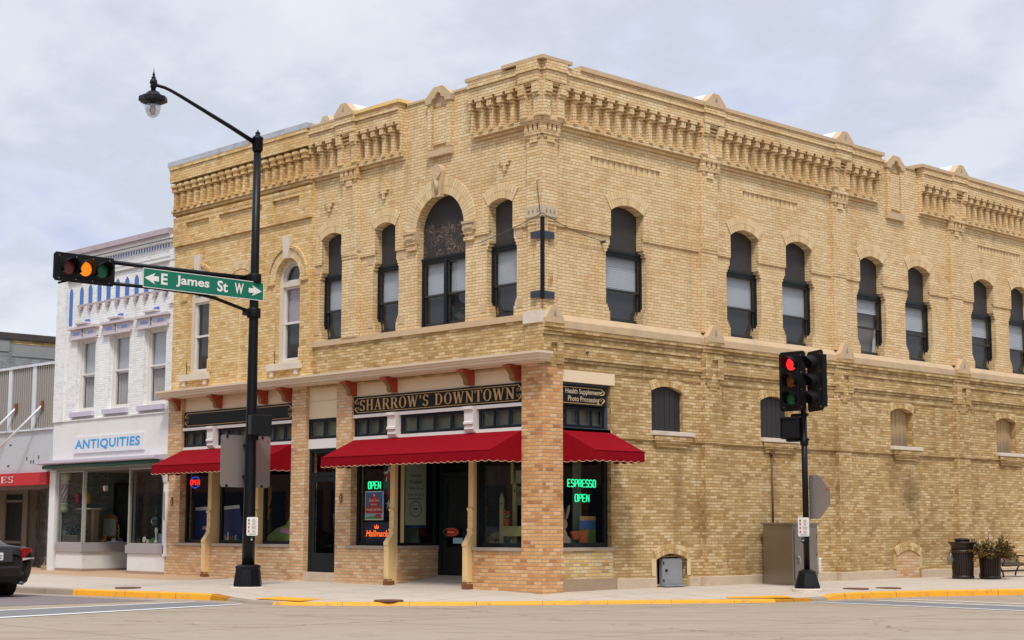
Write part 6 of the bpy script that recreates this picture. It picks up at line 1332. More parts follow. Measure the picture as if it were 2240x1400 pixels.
# crinkled plastic sheet over the slanted shop window
mb = MB(); rn = random.Random(21); nu, nv = 16, 26; P0, P1 = Vector((-22.62, 1.30, 0)), Vector((-19.60, .06, 0)); pv = []
for j in range(nv + 1):
    for i in range(nu + 1): p = P0.lerp(P1, i / nu); pv.append((p.x + rn.uniform(-.03, .03), p.y + rn.uniform(-.03, .03), .06 + 2.30 * j / nv))
mb.add(pv, [(j * (nu + 1) + i, j * (nu + 1) + i + 1, (j + 1) * (nu + 1) + i + 1, (j + 1) * (nu + 1) + i) for j in range(nv) for i in range(nu)], True); o = mb.build('plastic_sheet', 'plastic_film', loc=(-20.2, .5, 0)); tag(o, 'crinkled clear plastic sheet covering the shop window left of the white building', 'plastic sheet')
mb = MB(); mb.add([(-22.62, 1.40, 0), (-19.56, .13, 0), (-19.56, .13, 2.4), (-22.62, 1.40, 2.4)], [(0, 1, 2, 3)]); mp(mb, 'slanted_window', 'shop_brown')
mb = MB(); mb.box(A_, -19.72, -19.42, -.1, .16, -.3, .02); mb.box(A_, -19.60, -19.36, -.1, .12, -.1, .08); mp(mb, 'broken_footing', 'tan_stone')
mb = MB(); mb.box(A_, -26, -19.4, 5.3, 5.4, -8, -.3); mb.box(A_, -26, -19.4, -.1, 5.35, -8.1, -8); mp(mb, 'roof', 'roof_dark')
GB = thing('grey_brick_building', 'weathered grey brick building rising behind the low metal-clad shop', 'building', (-30, 5, 0))
mb = MB(); LG = lambda u, v, w=0: (-26 + w, u, v)
mb.box(LG, .1, 14, -.1, 7.16, -9, .0); part(mb, 'brick_wall', 'brick_grey', GB); mb = MB(); mb.box(LG, .1, 14, 7.16, 7.36, -.4, .06); part(mb, 'parapet_cap', 'tar_edge', GB)
mb = MB(); mb.box(LG, 2.0, 14, 7.02, 7.16, -.0, .01); part(mb, 'brick_course', 'brick_cream_worn', GB); mb = MB(); mb.box(LG, 2.0, 3.6, 6.62, 7.0, -.0, .02); mb.box(LG, .1, 1.9, 6.75, 7.1, 0, .02); part(mb, 'cement_patch', 'cement_grey', GB)

# ================================================================== lamp and signal post, left
PX, PY, PZ = -6.06, -2.55, -.035
LP = thing('lamp_post', 'tall black lamp post with curved arm, lantern and signal arm', 'lamp post', (PX, PY, PZ)); LC = lambda mb, n_, m_='pole_black', p_=None, **k: part(mb, n_, m_, p_ or LP, **k)
mb = MB(); mb.lathe((PX, PY, 0), [(.135, .40), (.125, 1.4), (.108, 4.0), (.092, 6.6), (.078, 9.36)], 20); LC(mb, 'pole')
mb = MB(); mb.lathe((PX, PY, 0), [(.35, PZ - .02), (.36, PZ + .03), (.34, PZ + .05)], 24, False); LC(mb, 'footing', 'stone_light')
mb = MB(); mb.lathe((PX, PY, 0), [(.30, PZ + .05), (.295, .10), (.255, .38), (.27, .40), (.27, .43), (.21, .46), (.14, .47)], 8, False); LC(mb, 'base', bevel=.01)
for z in (9.20, 9.38): pass
mb = MB(); mb.lathe((PX, PY, 0), [(.10, 9.18), (.115, 9.2), (.115, 9.44), (.13, 9.46), (.10, 9.50), (.06, 9.53), (.045, 9.56), (.06, 9.58), (.02, 9.62), (.004, 9.66)], 16); LC(mb, 'finial')
# lamp arm along the street direction
arm = [(PY - .06, 9.36), (PY - .7, 9.60), (PY - 1.3, 9.81), (PY - 1.9, 10.02), (PY - 2.15, 10.10), (PY - 2.3, 10.135), (PY - 2.50, 10.15)]
mb = MB(); mb.tube([(PX, y, z) for y, z in arm], [.052, .047, .042, .038, .035, .034, .033], 10); LC(mb, 'lamp_arm')
LY = PY - 2.57; mb = MB(); mb.lathe((PX, LY, 0), [(.05, 10.0), (.05, 10.08), (.07, 10.1), (.055, 10.14), (.08, 10.18), (.07, 10.24), (.04, 10.27), (.05, 10.29), (.02, 10.33), (.03, 10.35), (.008, 10.42), (.003, 10.50)], 14); LC(mb, 'lamp_finial')
mb = MB(); mb.lathe((PX, LY, 0), [(.05, 10.03), (.12, 9.99), (.17, 9.93), (.20, 9.89)], 18); LC(mb, 'lamp_dome')
mb = MB(); mb.lathe((PX, LY, 0), [(.21, 9.90), (.285, 9.89), (.295, 9.80), (.23, 9.765), (.17, 9.75)], 8, False); LC(mb, 'lamp_hood')
mb = MB(); mb.lathe((PX, LY, 0), [(.165, 9.76), (.165, 9.68), (.145, 9.58), (.10, 9.50), (.03, 9.46)], 20); g_ = LC(mb, 'globe', 'globe_glass'); mb = MB(); mb.lathe((PX, LY, 0), [(.05, 9.76), (.05, 9.66), (.07, 9.62), (.055, 9.54), (.02, 9.51)], 12); LC(mb, 'bulb', 'barber_white', g_)
# signal arm, brace and clamps
mb = MB(); mb.tube([(PX, PY, 6.43), (PX, PY - 1.0, 6.415), (PX, PY - 3.35, 6.40)], [.055, .05, .042], 10); LC(mb, 'signal_arm')
mb = MB(); mb.tube([(PX, PY, 5.70), (PX, PY - .35, 5.78), (PX, PY - 1.0, 5.93), (PX, PY - 1.5, 5.98), (PX, PY - 2.4, 5.99), (PX, PY - 3.35, 5.98)], .036, 8); LC(mb, 'brace')
for z in (5.70, 6.43): mb = MB(); mb.lathe((PX, PY, 0), [(.14, z - .10), (.145, z - .08), (.145, z + .08), (.14, z + .10)], 14); mb.box(Loc((PX, PY - .12, z), (1, 0, 0)), -.07, .07, -.06, .06, -.12, .12); LC(mb, 'clamp')
# street name sign hangs from the arm, facing the side street
SX = PX + .10; FS = lambda u, v, w=0: (SX + w, u, v)
t0 = thing('street_sign', 'green street name sign reading E James St W with two white arrows', 'sign', (SX, -3.8, 5.95))
mb = MB(); mb.box(FS, -5.28, -2.38, 5.965, 6.355, -.012, .0); part(mb, 'panel', 'sign_green', t0)
mb = MB(); a, b, c_, d_ = -5.28, -2.38, 5.965, 6.355
for q in ((a, b, c_, c_ + .012), (a, b, d_ - .012, d_), (a, a + .012, c_ + .012, d_ - .012), (b - .012, b, c_ + .012, d_ - .012)): mb.box(FS, *q, .0, .002)
add_text(mb, FS, 'E', -4.87, 6.06, .003, .15, .225, .03); add_text(mb, FS, 'James', -4.52, 6.052, .003, .79, .235, .025); add_text(mb, FS, 'St', -3.54, 6.055, .003, .26, .23, .025); add_text(mb, FS, 'W', -3.11, 6.055, .003, .22, .225, .025)
for s_, u in ((1, -5.25), (-1, -2.43)): mb.prism(FS, [(u, 6.16), (u + s_ * .25, 6.275), (u + s_ * .20, 6.21), (u + s_ * .33, 6.21), (u + s_ * .33, 6.11), (u + s_ * .20, 6.11), (u + s_ * .25, 6.045)], 0, .003)
part(mb, 'lettering', 'sign_white', t0); mb = MB()
for u in (-4.75, -3.05): mb.box(FS, u - .05, u + .05, 6.355, 6.43, -.02, -.0)
for q in clusters(mb): q.build('hanger', 'housing_black', t0)
# horizontal signal
def visor(mb, o, ax, r, L, up, n=16):       # hood: a cut tube around the lens
    o = Vector(o); ax = Vector(ax).normalized(); up = Vector(up).normalized(); sd = ax.cross(up); P = []
    m = n
    for i in range(m + 1):
        a = R(-35 + 250 * i / m); dv = sd * math.cos(a) + up * math.sin(a); l_ = L * (.45 + .55 * max(0, math.sin(a)))
        P += [o + dv * r, o + dv * r + ax * l_, o + dv * (r * 1.06) + ax * l_, o + dv * (r * 1.06)]
    for i in range(m):
        for k in range(3): mb.add([P[4 * i + k], P[4 * i + 4 + k], P[4 * i + 5 + k], P[4 * i + 1 + k]], [(0, 1, 2, 3)], True)
def signal(name, label, c, ax, side, n_ax, mats, W_=1.32, H_=.56, pitch=.36, r=.142, up=(0, 0, 1)):
    # c: centre of the backplate, ax: facing direction, n_ax: direction in which the lenses follow one another
    t_ = thing(name, label, 'traffic light', c); c = Vector(c); ax = Vector(ax).normalized(); na = Vector(n_ax).normalized(); sd = ax.cross(na)
    fr_ = lambda u, v, w=0: tuple(c + na * u + sd * v + ax * w)
    mb = MB(); w2, h2 = W_ / 2, H_ / 2; e = .05
    mb.prism(fr_, [(-w2 + e, -h2), (w2 - e, -h2), (w2, -h2 + e), (w2, h2 - e), (w2 - e, h2), (-w2 + e, h2), (-w2, h2 - e), (-w2, -h2 + e)], -.006, .006); part(mb, 'backplate', 'housing_black', t_)
    mb = MB(); mb.box(fr_, -pitch * 1.5, pitch * 1.5, -.18, .18, -.17, .03)
    for k in (-1, 0, 1):
        o = c + na * (k * pitch); mb.cyl(o - ax * .16, o - ax * .23, .14, .08, 16)
    part(mb, 'housing', 'housing_black', t_, bevel=.012)
    for k in (-1, 0, 1):
        o = c + na * (k * pitch); mb = MB(); mb.cyl(o + ax * .028, o + ax * .045, r, r * .9, 24); part(mb, 'lens', mats[k + 1], t_)
        mb = MB(); visor(mb, o + ax * .03, ax, r * 1.08, .26, up); part(mb, 'visor', 'housing_black', t_)
    mb = MB()
    for k in range(4):
        for s2 in (-1, 1): p = fr_(-pitch * 1.5 + pitch * k, s2 * .22, .008); mb.cyl(p, Vector(p) + ax * .004, .011, .011, 6)
    mb.build('screws', 'galv', t_); return t_
signal('traffic_light', 'horizontal traffic light with the middle amber lamp lit, on the arm', (PX + .02, -6.53, 6.19), (1, 0, 0), None, (0, 1, 0), ['lens_red_off', 'lens_amber_on', 'lens_green_off'])
# pedestrian signal and sign backs on the post
t0 = thing('pedestrian_signal', 'black pedestrian signal box on the lamp post', 'pedestrian signal', (PX + .18, PY - .05, 3.1)); mb = MB(); mb.box(Loc((PX + .29, PY + .02, 0), (.35, 1, 0)), -.22, .22, 3.12, 3.54, -.14, .12); part(mb, 'housing', 'housing_black', t0, bevel=.015)
mb = MB(); mb.box(Loc((PX + .15, PY, 0), (.35, 1, 0)), -.06, .06, 3.02, 3.12, -.05, .05); mb.box(Loc((PX + .15, PY, 0), (.35, 1, 0)), -.06, .06, 3.54, 3.58, -.05, .05); part(mb, 'mount', 'housing_black', t0)
def rrect(u0, u1, v0, v1, r, n=5):
    P = []
    for cx, cy, a0 in ((u1 - r, v1 - r, 0), (u0 + r, v1 - r, 90), (u0 + r, v0 + r, 180), (u1 - r, v0 + r, 270)): P += [(cx + r * math.cos(R(a0 + 90 * k / n)), cy + r * math.sin(R(a0 + 90 * k / n))) for k in range(n + 1)]
    return P
t0 = thing('sign_back', 'bare metal back of a wide rounded sign behind the lamp post', 'sign', (PX - .14, PY, 2.06)); FB = lambda u, v, w=0: (PX - .15 + w, u, v)
mb = MB(); mb.prism(FB, rrect(-3.19, -1.95, 2.05, 3.13, .07), -.004, .004); part(mb, 'panel', 'sign_back', t0)
mb = MB()
for u in (-3.06, -2.18):
    for v in (2.05, 3.07): mb.box(FB, u, u + .045, v, v + .055, .004, .02)
for q in clusters(mb): q.build('clip', 'housing_black', t0)
mb = MB(); mb.prism(FB, [(-2.06, 3.0), (-1.99, 3.0), (-2.025, 3.06)], .004, .008); part(mb, 'sticker', 'poster_red', t0); mb = MB(); mb.box(FB, PY - .1, PY + .1, 2.25, 2.30, .004, .1); mb.box(FB, PY - .1, PY + .1, 2.9, 2.95, .004, .1)
for q in clusters(mb): q.build('bracket', 'pole_black', t0)
def button_sign(c, nrm, label):
    nrm = Vector(nrm).normalized(); ux = Vector((0, 0, 1)).cross(nrm); f_ = Loc(c, ux); t_ = thing('push_button_sign', label, 'sign', c)
    mb = MB(); mb.prism(f_, rrect(-.115, .115, -.19, .19, .03), -.004, .004); part(mb, 'plate', 'sticker', t_); mb = MB(); m2 = MB(); rn = random.Random(4)
    for i, y in enumerate((.125, .055, -.02, -.10)):
        (mb if i == 0 else m2).box(f_, -.085, -.055, y - .02, y + .022, .004, .006)
        for k in range(3): L = rn.uniform(.05, .1); mb.box(f_, .03 - L / 2, .03 + L / 2, y + .012 - k * .017, y + .018 - k * .017, .004, .0055)
        mb.box(f_, -.1, .1, y - .038, y - .036, .004, .005)
    mb.box(f_, -.07, .08, -.165, -.155, .004, .006); part(mb, 'ink_marks', 'ink', t_); part(m2, 'hand_symbols', 'ink_red', t_)
    b = thing('push_button', 'pedestrian push button under the small sign on the ' + label.split(' on the ')[-1], 'push button', tuple(Vector(c) - Vector((0, 0, .3)))); o = Vector(c) - Vector((0, 0, .27)); mb = MB(); mb.lathe((o.x, o.y, o.z - .06), [(.02, 0), (.05, .02), (.05, .10), (.02, .12)], 12); part(mb, 'housing', 'pole_black', b); mb = MB(); mb.cyl(o, o + nrm * .065, .022, .02, 12); part(mb, 'button', 'chrome', b)
button_sign((PX + .19, PY - .05, 1.245), (.75, -.66, 0), 'small white push-button instruction sign on the lamp post')
# right post
QX, QY, QZ = 2.35, 5.2, -.02
RP = thing('signal_post', 'short black signal post with flared base on the right', 'signal post', (QX, QY, QZ))
mb = MB(); mb.lathe((QX, QY, 0), [(.062, .3), (.062, 3.75)], 18); LC(mb, 'pole', 'pole_black', RP)
mb = MB(); mb.lathe((QX, QY, 0), [(.27, QZ + .04), (.26, .08), (.18, .34), (.185, .36), (.10, .40), (.065, .41)], 8, False); LC(mb, 'base', 'pole_black', RP, bevel=.008); mb = MB(); mb.lathe((QX, QY, 0), [(.31, QZ - .03), (.31, QZ + .03), (.29, QZ + .045)], 24, False); LC(mb, 'footing', 'stone_light', RP)
mb = MB(); mb.lathe((QX, QY, 0), [(.075, 2.9), (.085, 2.92), (.085, 3.05), (.07, 3.06)], 14); mb.box(Loc((QX, QY, 0), (1, 0, 0)), -.30, .1, 3.50, 3.56, -.03, .03); mb.box(Loc((QX, QY, 0), (1, 0, 0)), -.30, .1, 3.0, 3.05, -.03, .03); mb.lathe((QX, QY, 0), [(.05, 3.5), (.05, 4.75)], 10); LC(mb, 'bracket', 'pole_black', RP)
mb = MB()
for k in range(6): mb.box(Loc((QX + .13, QY + .13, 0), (.72, .69, 0)), -.02 - .0, .06, .42 + k * .05, .44 + k * .05, -.02, .02) if 0 else None
signal('traffic_light', 'vertical traffic light with the top red lamp lit', (2.16, 5.10, 4.225), (0, -1, 0), None, (0, 0, -1), ['lens_red_on', 'lens_amber_off', 'lens_green_off'], 1.23, .66, .355, .135)
signal('traffic_light', 'dark vertical traffic light seen obliquely, right of the one showing red', (2.78, 5.03, 4.19), (-.44, -.90, 0), None, (0, 0, -1), ['housing_black', 'housing_black', 'housing_black'], 1.23, .66, .355, .135)
t0 = thing('pedestrian_signal', 'black pedestrian signal box under the vertical traffic lights', 'pedestrian signal', (2.15, 5.15, 3.02)); PL = Loc((2.13, 5.08, 0), (.95, .30, 0)); mb = MB(); mb.box(PL, -.21, .19, 3.04, 3.49, -.13, .13); mb.box(PL, -.10, .15, 2.98, 3.04, -.08, .1); part(mb, 'housing', 'housing_black', t0, bevel=.02); mb = MB(); frame_rect(mb, PL, -.19, .17, 3.06, 3.47, .13, .17, .025); part(mb, 'hood', 'pole_black', t0)
t0 = thing('sign_back', 'bare metal back of an angular road sign on the right signal post', 'sign', (QX + .1, QY + .05, 1.42)); mb = MB(); OF = Loc((QX, QY + .10, 0), (1, .06, 0)); mb.prism(OF, [(.02, 1.42), (.26, 1.42), (.51, 1.70), (.51, 2.02), (.25, 2.30), (.02, 2.30)], -.005, .004); part(mb, 'panel', 'sign_back', t0); mb = MB(); mb.prism(OF, [(.40, 1.98), (.47, 2.0), (.43, 2.05)], .004, .008); part(mb, 'sticker', 'poster_red', t0)
button_sign((QX + .02, QY - .11, 1.255), (.35, -.94, 0), 'small white push-button instruction sign on the right signal post')
t0 = thing('coil_conduit', 'white ribbed flexible conduit behind the right signal post', 'conduit', (QX, QY + .4, 0)); mb = MB()
for dx in (-.16, .14):
    prof_ = [(.022 + .014 * (k % 2), .38 + k * .017) for k in range(19)]; mb.lathe((QX + dx, QY + .25, -.06), prof_, 10)
for q in clusters(mb): q.build('ribbed_tube', 'poster_white', t0)
# steel cabinet
CX0, CX1, CY0, CY1, CZ = .06, .86, 6.76, 7.66, .0
CB = thing('utility_cabinet', 'brushed steel traffic control cabinet against the side wall', 'cabinet', (.46, 7.2, CZ)); mb = MB(); mb.box(Loc((0, 0, 0), (1, 0, 0)), CX0, CX1, CZ, 1.30, -CY1, -CY0); part(mb, 'body', 'steel_cabinet', CB, bevel=.01)
mb = MB(); mb.box(Loc((0, 0, 0), (1, 0, 0)), CX0 - .03, CX1 + .04, 1.30, 1.35, -CY1 - .03, -CY0 + .04); part(mb, 'lid', 'steel_cabinet', CB, bevel=.006); CBF = lambda u, v, w=0: (CX1 + w, u, v)
mb = MB(); mb.box(CBF, CY0 + .05, CY1 - .04, .08, 1.22, 0, .02); dr = part(mb, 'door', 'steel_cabinet', CB, bevel=.008); mb = MB(); mb.tube([CBF(CY0 + .12, .62, .02), CBF(CY0 + .12, .62, .06), CBF(CY0 + .18, .60, .06), CBF(CY0 + .19, .45, .05)], .012, 6); part(mb, 'handle', 'chrome', dr)
mb = MB()
for k in range(3): mb.box(CBF, CY1 - .06, CY1 - .04, .2 + k * .4, .3 + k * .4, .02, .03)
part(mb, 'hinge', 'steel_cabinet', dr)
# litter bin
def slatted(t_, c, r0, r1, z0, z1, n, mat='brown_metal'):
    for k in range(n):
        a = 2 * math.pi * k / n; p = Vector((math.cos(a), math.sin(a), 0)); s_ = Vector((-math.sin(a), math.cos(a), 0)); mb = MB()
        P_ = []
        for r_, z in ((r0, z0), (r1, z1)):
            for dr_ in (0, .012):
                for q in (-1, 1): P_.append(Vector(c) + p * (r_ + dr_) + s_ * q * .016 + Vector((0, 0, z)))
        mb.hexa([P_[0], P_[1], P_[4], P_[5], P_[2], P_[3], P_[6], P_[7]]) ; part(mb, 'slat', mat, t_)
c = (1.03, 13.35, .0); TB = thing('litter_bin', 'tall dark brown slatted litter bin with flared rim by the wall', 'litter bin', c)
slatted(TB, c, .235, .262, .08, .66, 30); mb = MB(); mb.lathe(c, [(.20, .03), (.215, .60), (.20, .75)], 24); part(mb, 'liner', 'ink', TB)
mb = MB(); mb.lathe(c, [(.25, .02), (.265, .04), (.265, .09), (.25, .10)], 28); mb.lathe(c, [(.26, .62), (.285, .64), (.285, .70), (.26, .72)], 28); mb.lathe(c, [(.255, .70), (.265, .80), (.30, .86), (.335, .88), (.335, .90), (.28, .90)], 28); part(mb, 'rim', 'brown_metal', TB)
mb = MB(); mb.lathe(c, [(.28, .895), (.17, .90), (.16, .94), (.20, .96), (.17, .985), (.03, 1.0)], 28); part(mb, 'lid', 'brown_metal', TB)
mb = MB(); rn = random.Random(6); bp = []
cb_ = Vector((c[0] - .18, c[1] - .24, .52))
prof_ = [(.02, .14), (.05, .06), (.085, -.04), (.075, -.14), (.02, -.17)]; mb.lathe(cb_, [(r_ , z) for r_, z in reversed(prof_)], 9, False); mb.V = [(x + rn.uniform(-.02, .02), y + rn.uniform(-.02, .02), z + rn.uniform(-.02, .02)) for x, y, z in mb.V]; o = mb.build('plastic_bag', 'plastic_film', loc=tuple(cb_)); tag(o, 'crumpled clear plastic bag hanging on the side of the litter bin', 'bag')
# planter with dried evergreen boughs
c = (1.52, 13.78, .0); PT = thing('planter', 'round dark brown slatted planter holding dried evergreen boughs', 'planter', c); slatted(PT, c, .225, .25, .06, .60, 28)
mb = MB(); mb.lathe(c, [(.19, .03), (.205, .58)], 24); part(mb, 'liner', 'ink', PT); mb = MB(); mb.lathe(c, [(.24, .02), (.255, .04), (.25, .08), (.235, .09)], 28); mb.lathe(c, [(.25, .56), (.275, .58), (.275, .64), (.24, .66)], 28); part(mb, 'rim', 'brown_metal', PT)
EV = thing('evergreen_boughs', 'drying green and orange evergreen boughs sprawling over the planter', 'plant', (c[0], c[1], .6)); rn = random.Random(17); G1, G2, TW = MB(), MB(), MB()
for b in range(62):
    a = rn.uniform(0, 2 * math.pi); el = rn.uniform(-.15, 1.25); L = rn.uniform(.32, .62) if el < .9 else rn.uniform(.3, .55); p = Vector((c[0] + .12 * math.cos(a), c[1] + .12 * math.sin(a), .60)); d_ = Vector((math.cos(a) * math.cos(el), math.sin(a) * math.cos(el), math.sin(el)))
    pts = [p + d_ * L * k / 6 - Vector((0, 0, .22 * (L * k / 6) ** 2)) for k in range(7)]; TW.tube(pts, [.007 - .0008 * k for k in range(7)], 4)
    tgt = G2 if (el < .35 or rn.random() < .3) else G1
    for k in range(1, 7):
        for q in range(9 if el < .8 else 5):
            dd = (d_ + Vector((rn.uniform(-1, 1), rn.uniform(-1, 1), rn.uniform(-.9, .6)))).normalized(); e = pts[k] + dd * rn.uniform(.05, .12); sdv = dd.cross(Vector((rn.uniform(-1, 1), rn.uniform(-1, 1), 1))).normalized() * .018
            (tgt if rn.random() < .75 else (G1 if tgt is G2 else G2)).add([pts[k], pts[k] * .5 + e * .5 + sdv, e, pts[k] * .5 + e * .5 - sdv], [(0, 1, 2, 3)])
for (dx, dy, dz) in ((.55, .15, .62), (-.1, .1, .68), (.1, -.2, .6), (.5, .3, .5)): TW.tube([Vector((c[0], c[1], .6)), Vector((c[0] + dx * .5, c[1] + dy * .5, .6 + dz * .45)), Vector((c[0] + dx, c[1] + dy, .55 + dz))], [.008, .006, .003], 4)
part(G1, 'green_needles', 'needle_green', EV); part(G2, 'orange_needles', 'needle_orange', EV); part(TW, 'twigs', 'twig', EV)
# bench facing the street, back to the wall
BN = thing('bench', 'dark metal slatted bench with scrolled arms beside the planter', 'bench', (1.0, 15.6, .02)); BY0, BY1 = 14.75, 16.5
def slat_curve(): return [(x + .30, z * .82) for x, z in ((.98, .40), (.85, .425), (.60, .43), (.50, .46), (.45, .56), (.38, .72), (.30, .84))]
sc = slat_curve()
for k in range(26):
    y = BY0 + .05 + (BY1 - BY0 - .1) * k / 25; mb = MB()
    for (x0, z0), (x1, z1) in zip(sc, sc[1:]): mb.add([(x0, y, z0), (x0, y + .042, z0), (x1, y + .042, z1), (x1, y, z1)], [(0, 1, 2, 3)]); mb.add([(x0, y, z0 - .008), (x0, y + .042, z0 - .008), (x1 + .004, y + .042, z1 - .008), (x1 + .004, y, z1 - .008)], [(3, 2, 1, 0)])
    part(mb, 'slat', 'brown_metal', BN)
for nm, pts in (('front_rail', [(1.3, BY0, .32), (1.3, BY1, .32)]), ('top_rail', [(.59, BY0, .70), (.59, BY1, .70)]), ('stretcher', [(1.02, BY0, .17), (1.02, BY1, .17)])): mb = MB(); mb.tube(pts, .022, 8); part(mb, nm, 'brown_metal', BN)
for y in (BY0, BY1):
    mb = MB(); mb.tube([(1.32, y, .03), (1.3, y, .17), (1.22, y, .30), (1.08, y, .33), (.85, y, .33), (.76, y, .27), (.68, y, .12), (.66, y, .03)], .022, 6); part(mb, 'leg', 'brown_metal', BN)
    mb = MB(); mb.tube([(1.3, y, .33), (1.36, y, .43), (1.32, y, .52), (1.20, y, .54), (1.0, y, .53), (.72, y, .54)], .018, 6); part(mb, 'armrest', 'brown_metal', BN)

# ================================================================== parked car (only its tail is in view)
CAR = thing('parked_car', 'dark charcoal sedan parked at the kerb, its tail at the left edge', 'car', (-11, -7.15, ZR))
TX, TY, TZ = -8.33, -7.02, ZR; th = R(-3)
def cf(s_, y, z): return (TX - s_ * math.cos(th) - y * math.sin(th) * 1.0, TY - s_ * math.sin(th) * -1.0 + y * math.cos(th), TZ + z)   # s: metres ahead of the tail, y: towards the kerb
def section(hw, zb, zs, zt, ht, n=0):        # half ring: sill, flank, shoulder, glasshouse, roof
    return [(0, zb), (hw * .80, zb), (hw * .93, zb + .05), (hw, zb + .22), (hw * 1.0, zs - .16), (hw * .97, zs - .03), (hw * .90, zs), (ht + .04, zs + (zt - zs) * .25 + .0), (ht, zt - .06), (ht * .80, zt - .01), (0, zt)]
secs = [(.00, .70, .42, .80, .86, .55), (.03, .82, .33, .93, .99, .62), (.12, .87, .28, 1.00, 1.05, .68), (.45, .90, .22, .985, 1.05, .70), (.72, .905, .20, .98, 1.07, .70), (1.15, .91, .20, .97, 1.27, .62), (1.6, .91, .20, .96, 1.42, .58), (2.3, .91, .20, .95, 1.46, .57), (2.9, .91, .20, .94, 1.40, .58), (3.55, .90, .20, .93, 1.08, .66), (3.75, .90, .22, .92, .98, .68), (4.4, .87, .24, .82, .88, .62), (4.75, .78, .30, .70, .76, .5), (4.85, .62, .40, .58, .62, .42)]
mb = MB(); Q = []
for s_, hw, zb, zs, zt, ht in secs:
    h = section(hw, zb, zs, zt, ht); ring = [(y, z) for y, z in h] + [(-y, z) for y, z in reversed(h[1:-1])]; Q.append([cf(s_, y, z) for y, z in ring])
m_ = len(Q[0]); mb.V = [p for r_ in Q for p in r_]
for i in range(len(Q) - 1): mb.F += [(i * m_ + k, i * m_ + (k + 1) % m_, (i + 1) * m_ + (k + 1) % m_, (i + 1) * m_ + k) for k in range(m_)]
mb.F += [tuple(range(m_)), tuple(reversed(range((len(Q) - 1) * m_, len(Q) * m_)))]; mb.sm = [True] * len(mb.F)
bo = part(mb, 'body', 'car_paint', CAR); md = bo.modifiers.new('s', 'SUBSURF'); md.levels = 2; md.render_levels = 2
mb = MB(); gp = lambda s_, y, z: cf(s_, y, z)
mb.add([gp(.80, -.60, 1.085), gp(.80, .60, 1.085), gp(1.50, .50, 1.425), gp(1.50, -.50, 1.425)], [(0, 1, 2, 3)]); part(mb, 'rear_window', 'glass_upper', CAR)
for q in (-1, 1):
    mb = MB(); mb.add([gp(.85, q * .66, 1.075), gp(3.4, q * .80, 1.02), gp(2.9, q * .65, 1.36), gp(1.6, q * .65, 1.36)], [(0, 1, 2, 3)]); part(mb, 'side_window', 'glass_upper', CAR)
for q in (-1, 1):
    mb = MB(); P_ = [gp(.0, q * .56, .97), gp(.05, q * .82, .97), gp(.30, q * .915, .96), gp(.24, q * .925, .68), gp(.06, q * .87, .68), gp(-.02, q * .58, .70)]; mb.add(P_, [(0, 1, 2, 3, 4, 5)]); 
    mb.add([tuple(Vector(p) + Vector((-.08, 0, 0))) for p in P_], [(5, 4, 3, 2, 1, 0)]); n = 6; mb.add(P_ + [tuple(Vector(p) + Vector((-.08, 0, 0))) for p in P_], [(i, (i + 1) % n, n + (i + 1) % n, n + i) for i in range(n)]); tl = part(mb, 'tail_light', 'tail_red', CAR)
    mb = MB(); mb.add([gp(-.034, q * .58, .78), gp(.03, q * .87, .78), gp(.20, q * .925, .78), gp(.20, q * .925, .73), gp(.03, q * .87, .73), gp(-.034, q * .58, .73)], [(0, 1, 2, 3, 4, 5)]); part(mb, 'clear_strip', 'tail_clear', tl)
mb = MB(); P_ = []
for z, e in ((.27, .12), (.31, .02), (.42, -.04), (.58, -.05), (.63, -.02)):
    P_.append([gp(e + .30, -.87, z), gp(e + .14, -.80, z), gp(e + .03, -.55, z), gp(e - .02, 0, z), gp(e + .03, .55, z), gp(e + .14, .80, z), gp(e + .30, .87, z), gp(e + .55, .90, z)])
for i in range(len(P_) - 1):
    for k in range(7): mb.add([P_[i][k], P_[i][k + 1], P_[i + 1][k + 1], P_[i + 1][k]], [(0, 1, 2, 3)], True)
part(mb, 'bumper', 'car_paint', CAR)
mb = MB(); mb.box(lambda u, v, w=0: gp(-.06 - w, u, v), -.36, .36, .70, .93, -.05, .0); part(mb, 'plate_recess', 'ink', CAR, bevel=.01); mb = MB(); CPF = lambda u, v, w=0: gp(-.065 - w, u, v); mb.prism(CPF, rrect(-.155, .155, .74, .89, .015), 0, .004); pl_ = part(mb, 'number_plate', 'poster_white', CAR); mb = MB(); add_text(mb, CPF, '502 XZ', -.135, .765, .006, .27, .075, .02); part(mb, 'lettering', 'ink', pl_)
mb = MB(); mb.tube([CPF(-.05, 1.0, .0), CPF(-.04, .94, .0)], .008, 5); mb.tube([CPF(.05, 1.0, .0), CPF(.04, .94, .0)], .008, 5); mb.box(CPF, -.04, .04, .965, .98, 0, .008); mb.tube([CPF(.07 * math.cos(k * .52), .97 + .055 * math.sin(k * .52), 0) for k in range(12)], .006, 5, True); part(mb, 'emblem', 'chrome', CAR)
for s_, q in ((.98, 1), (.98, -1), (3.75, 1), (3.75, -1)):
    a, b = Vector(gp(s_, q * .68, .33)), Vector(gp(s_, q * .90, .33)); mb = MB(); mb.cyl(a, b, .33, .33, 32); w_ = part(mb, 'wheel', 'tyre', CAR, bevel=.02); mb = MB(); d_ = (b - a).normalized(); mb.cyl(b - d_ * .01, b + d_ * .012, .22, .20, 24); part(mb, 'rim', 'rim', w_)
mb = MB(); mb.tube([gp(.3, .60, .30), gp(-.02, .60, .28)], .035, 10); part(mb, 'exhaust', 'ink_grey', CAR)

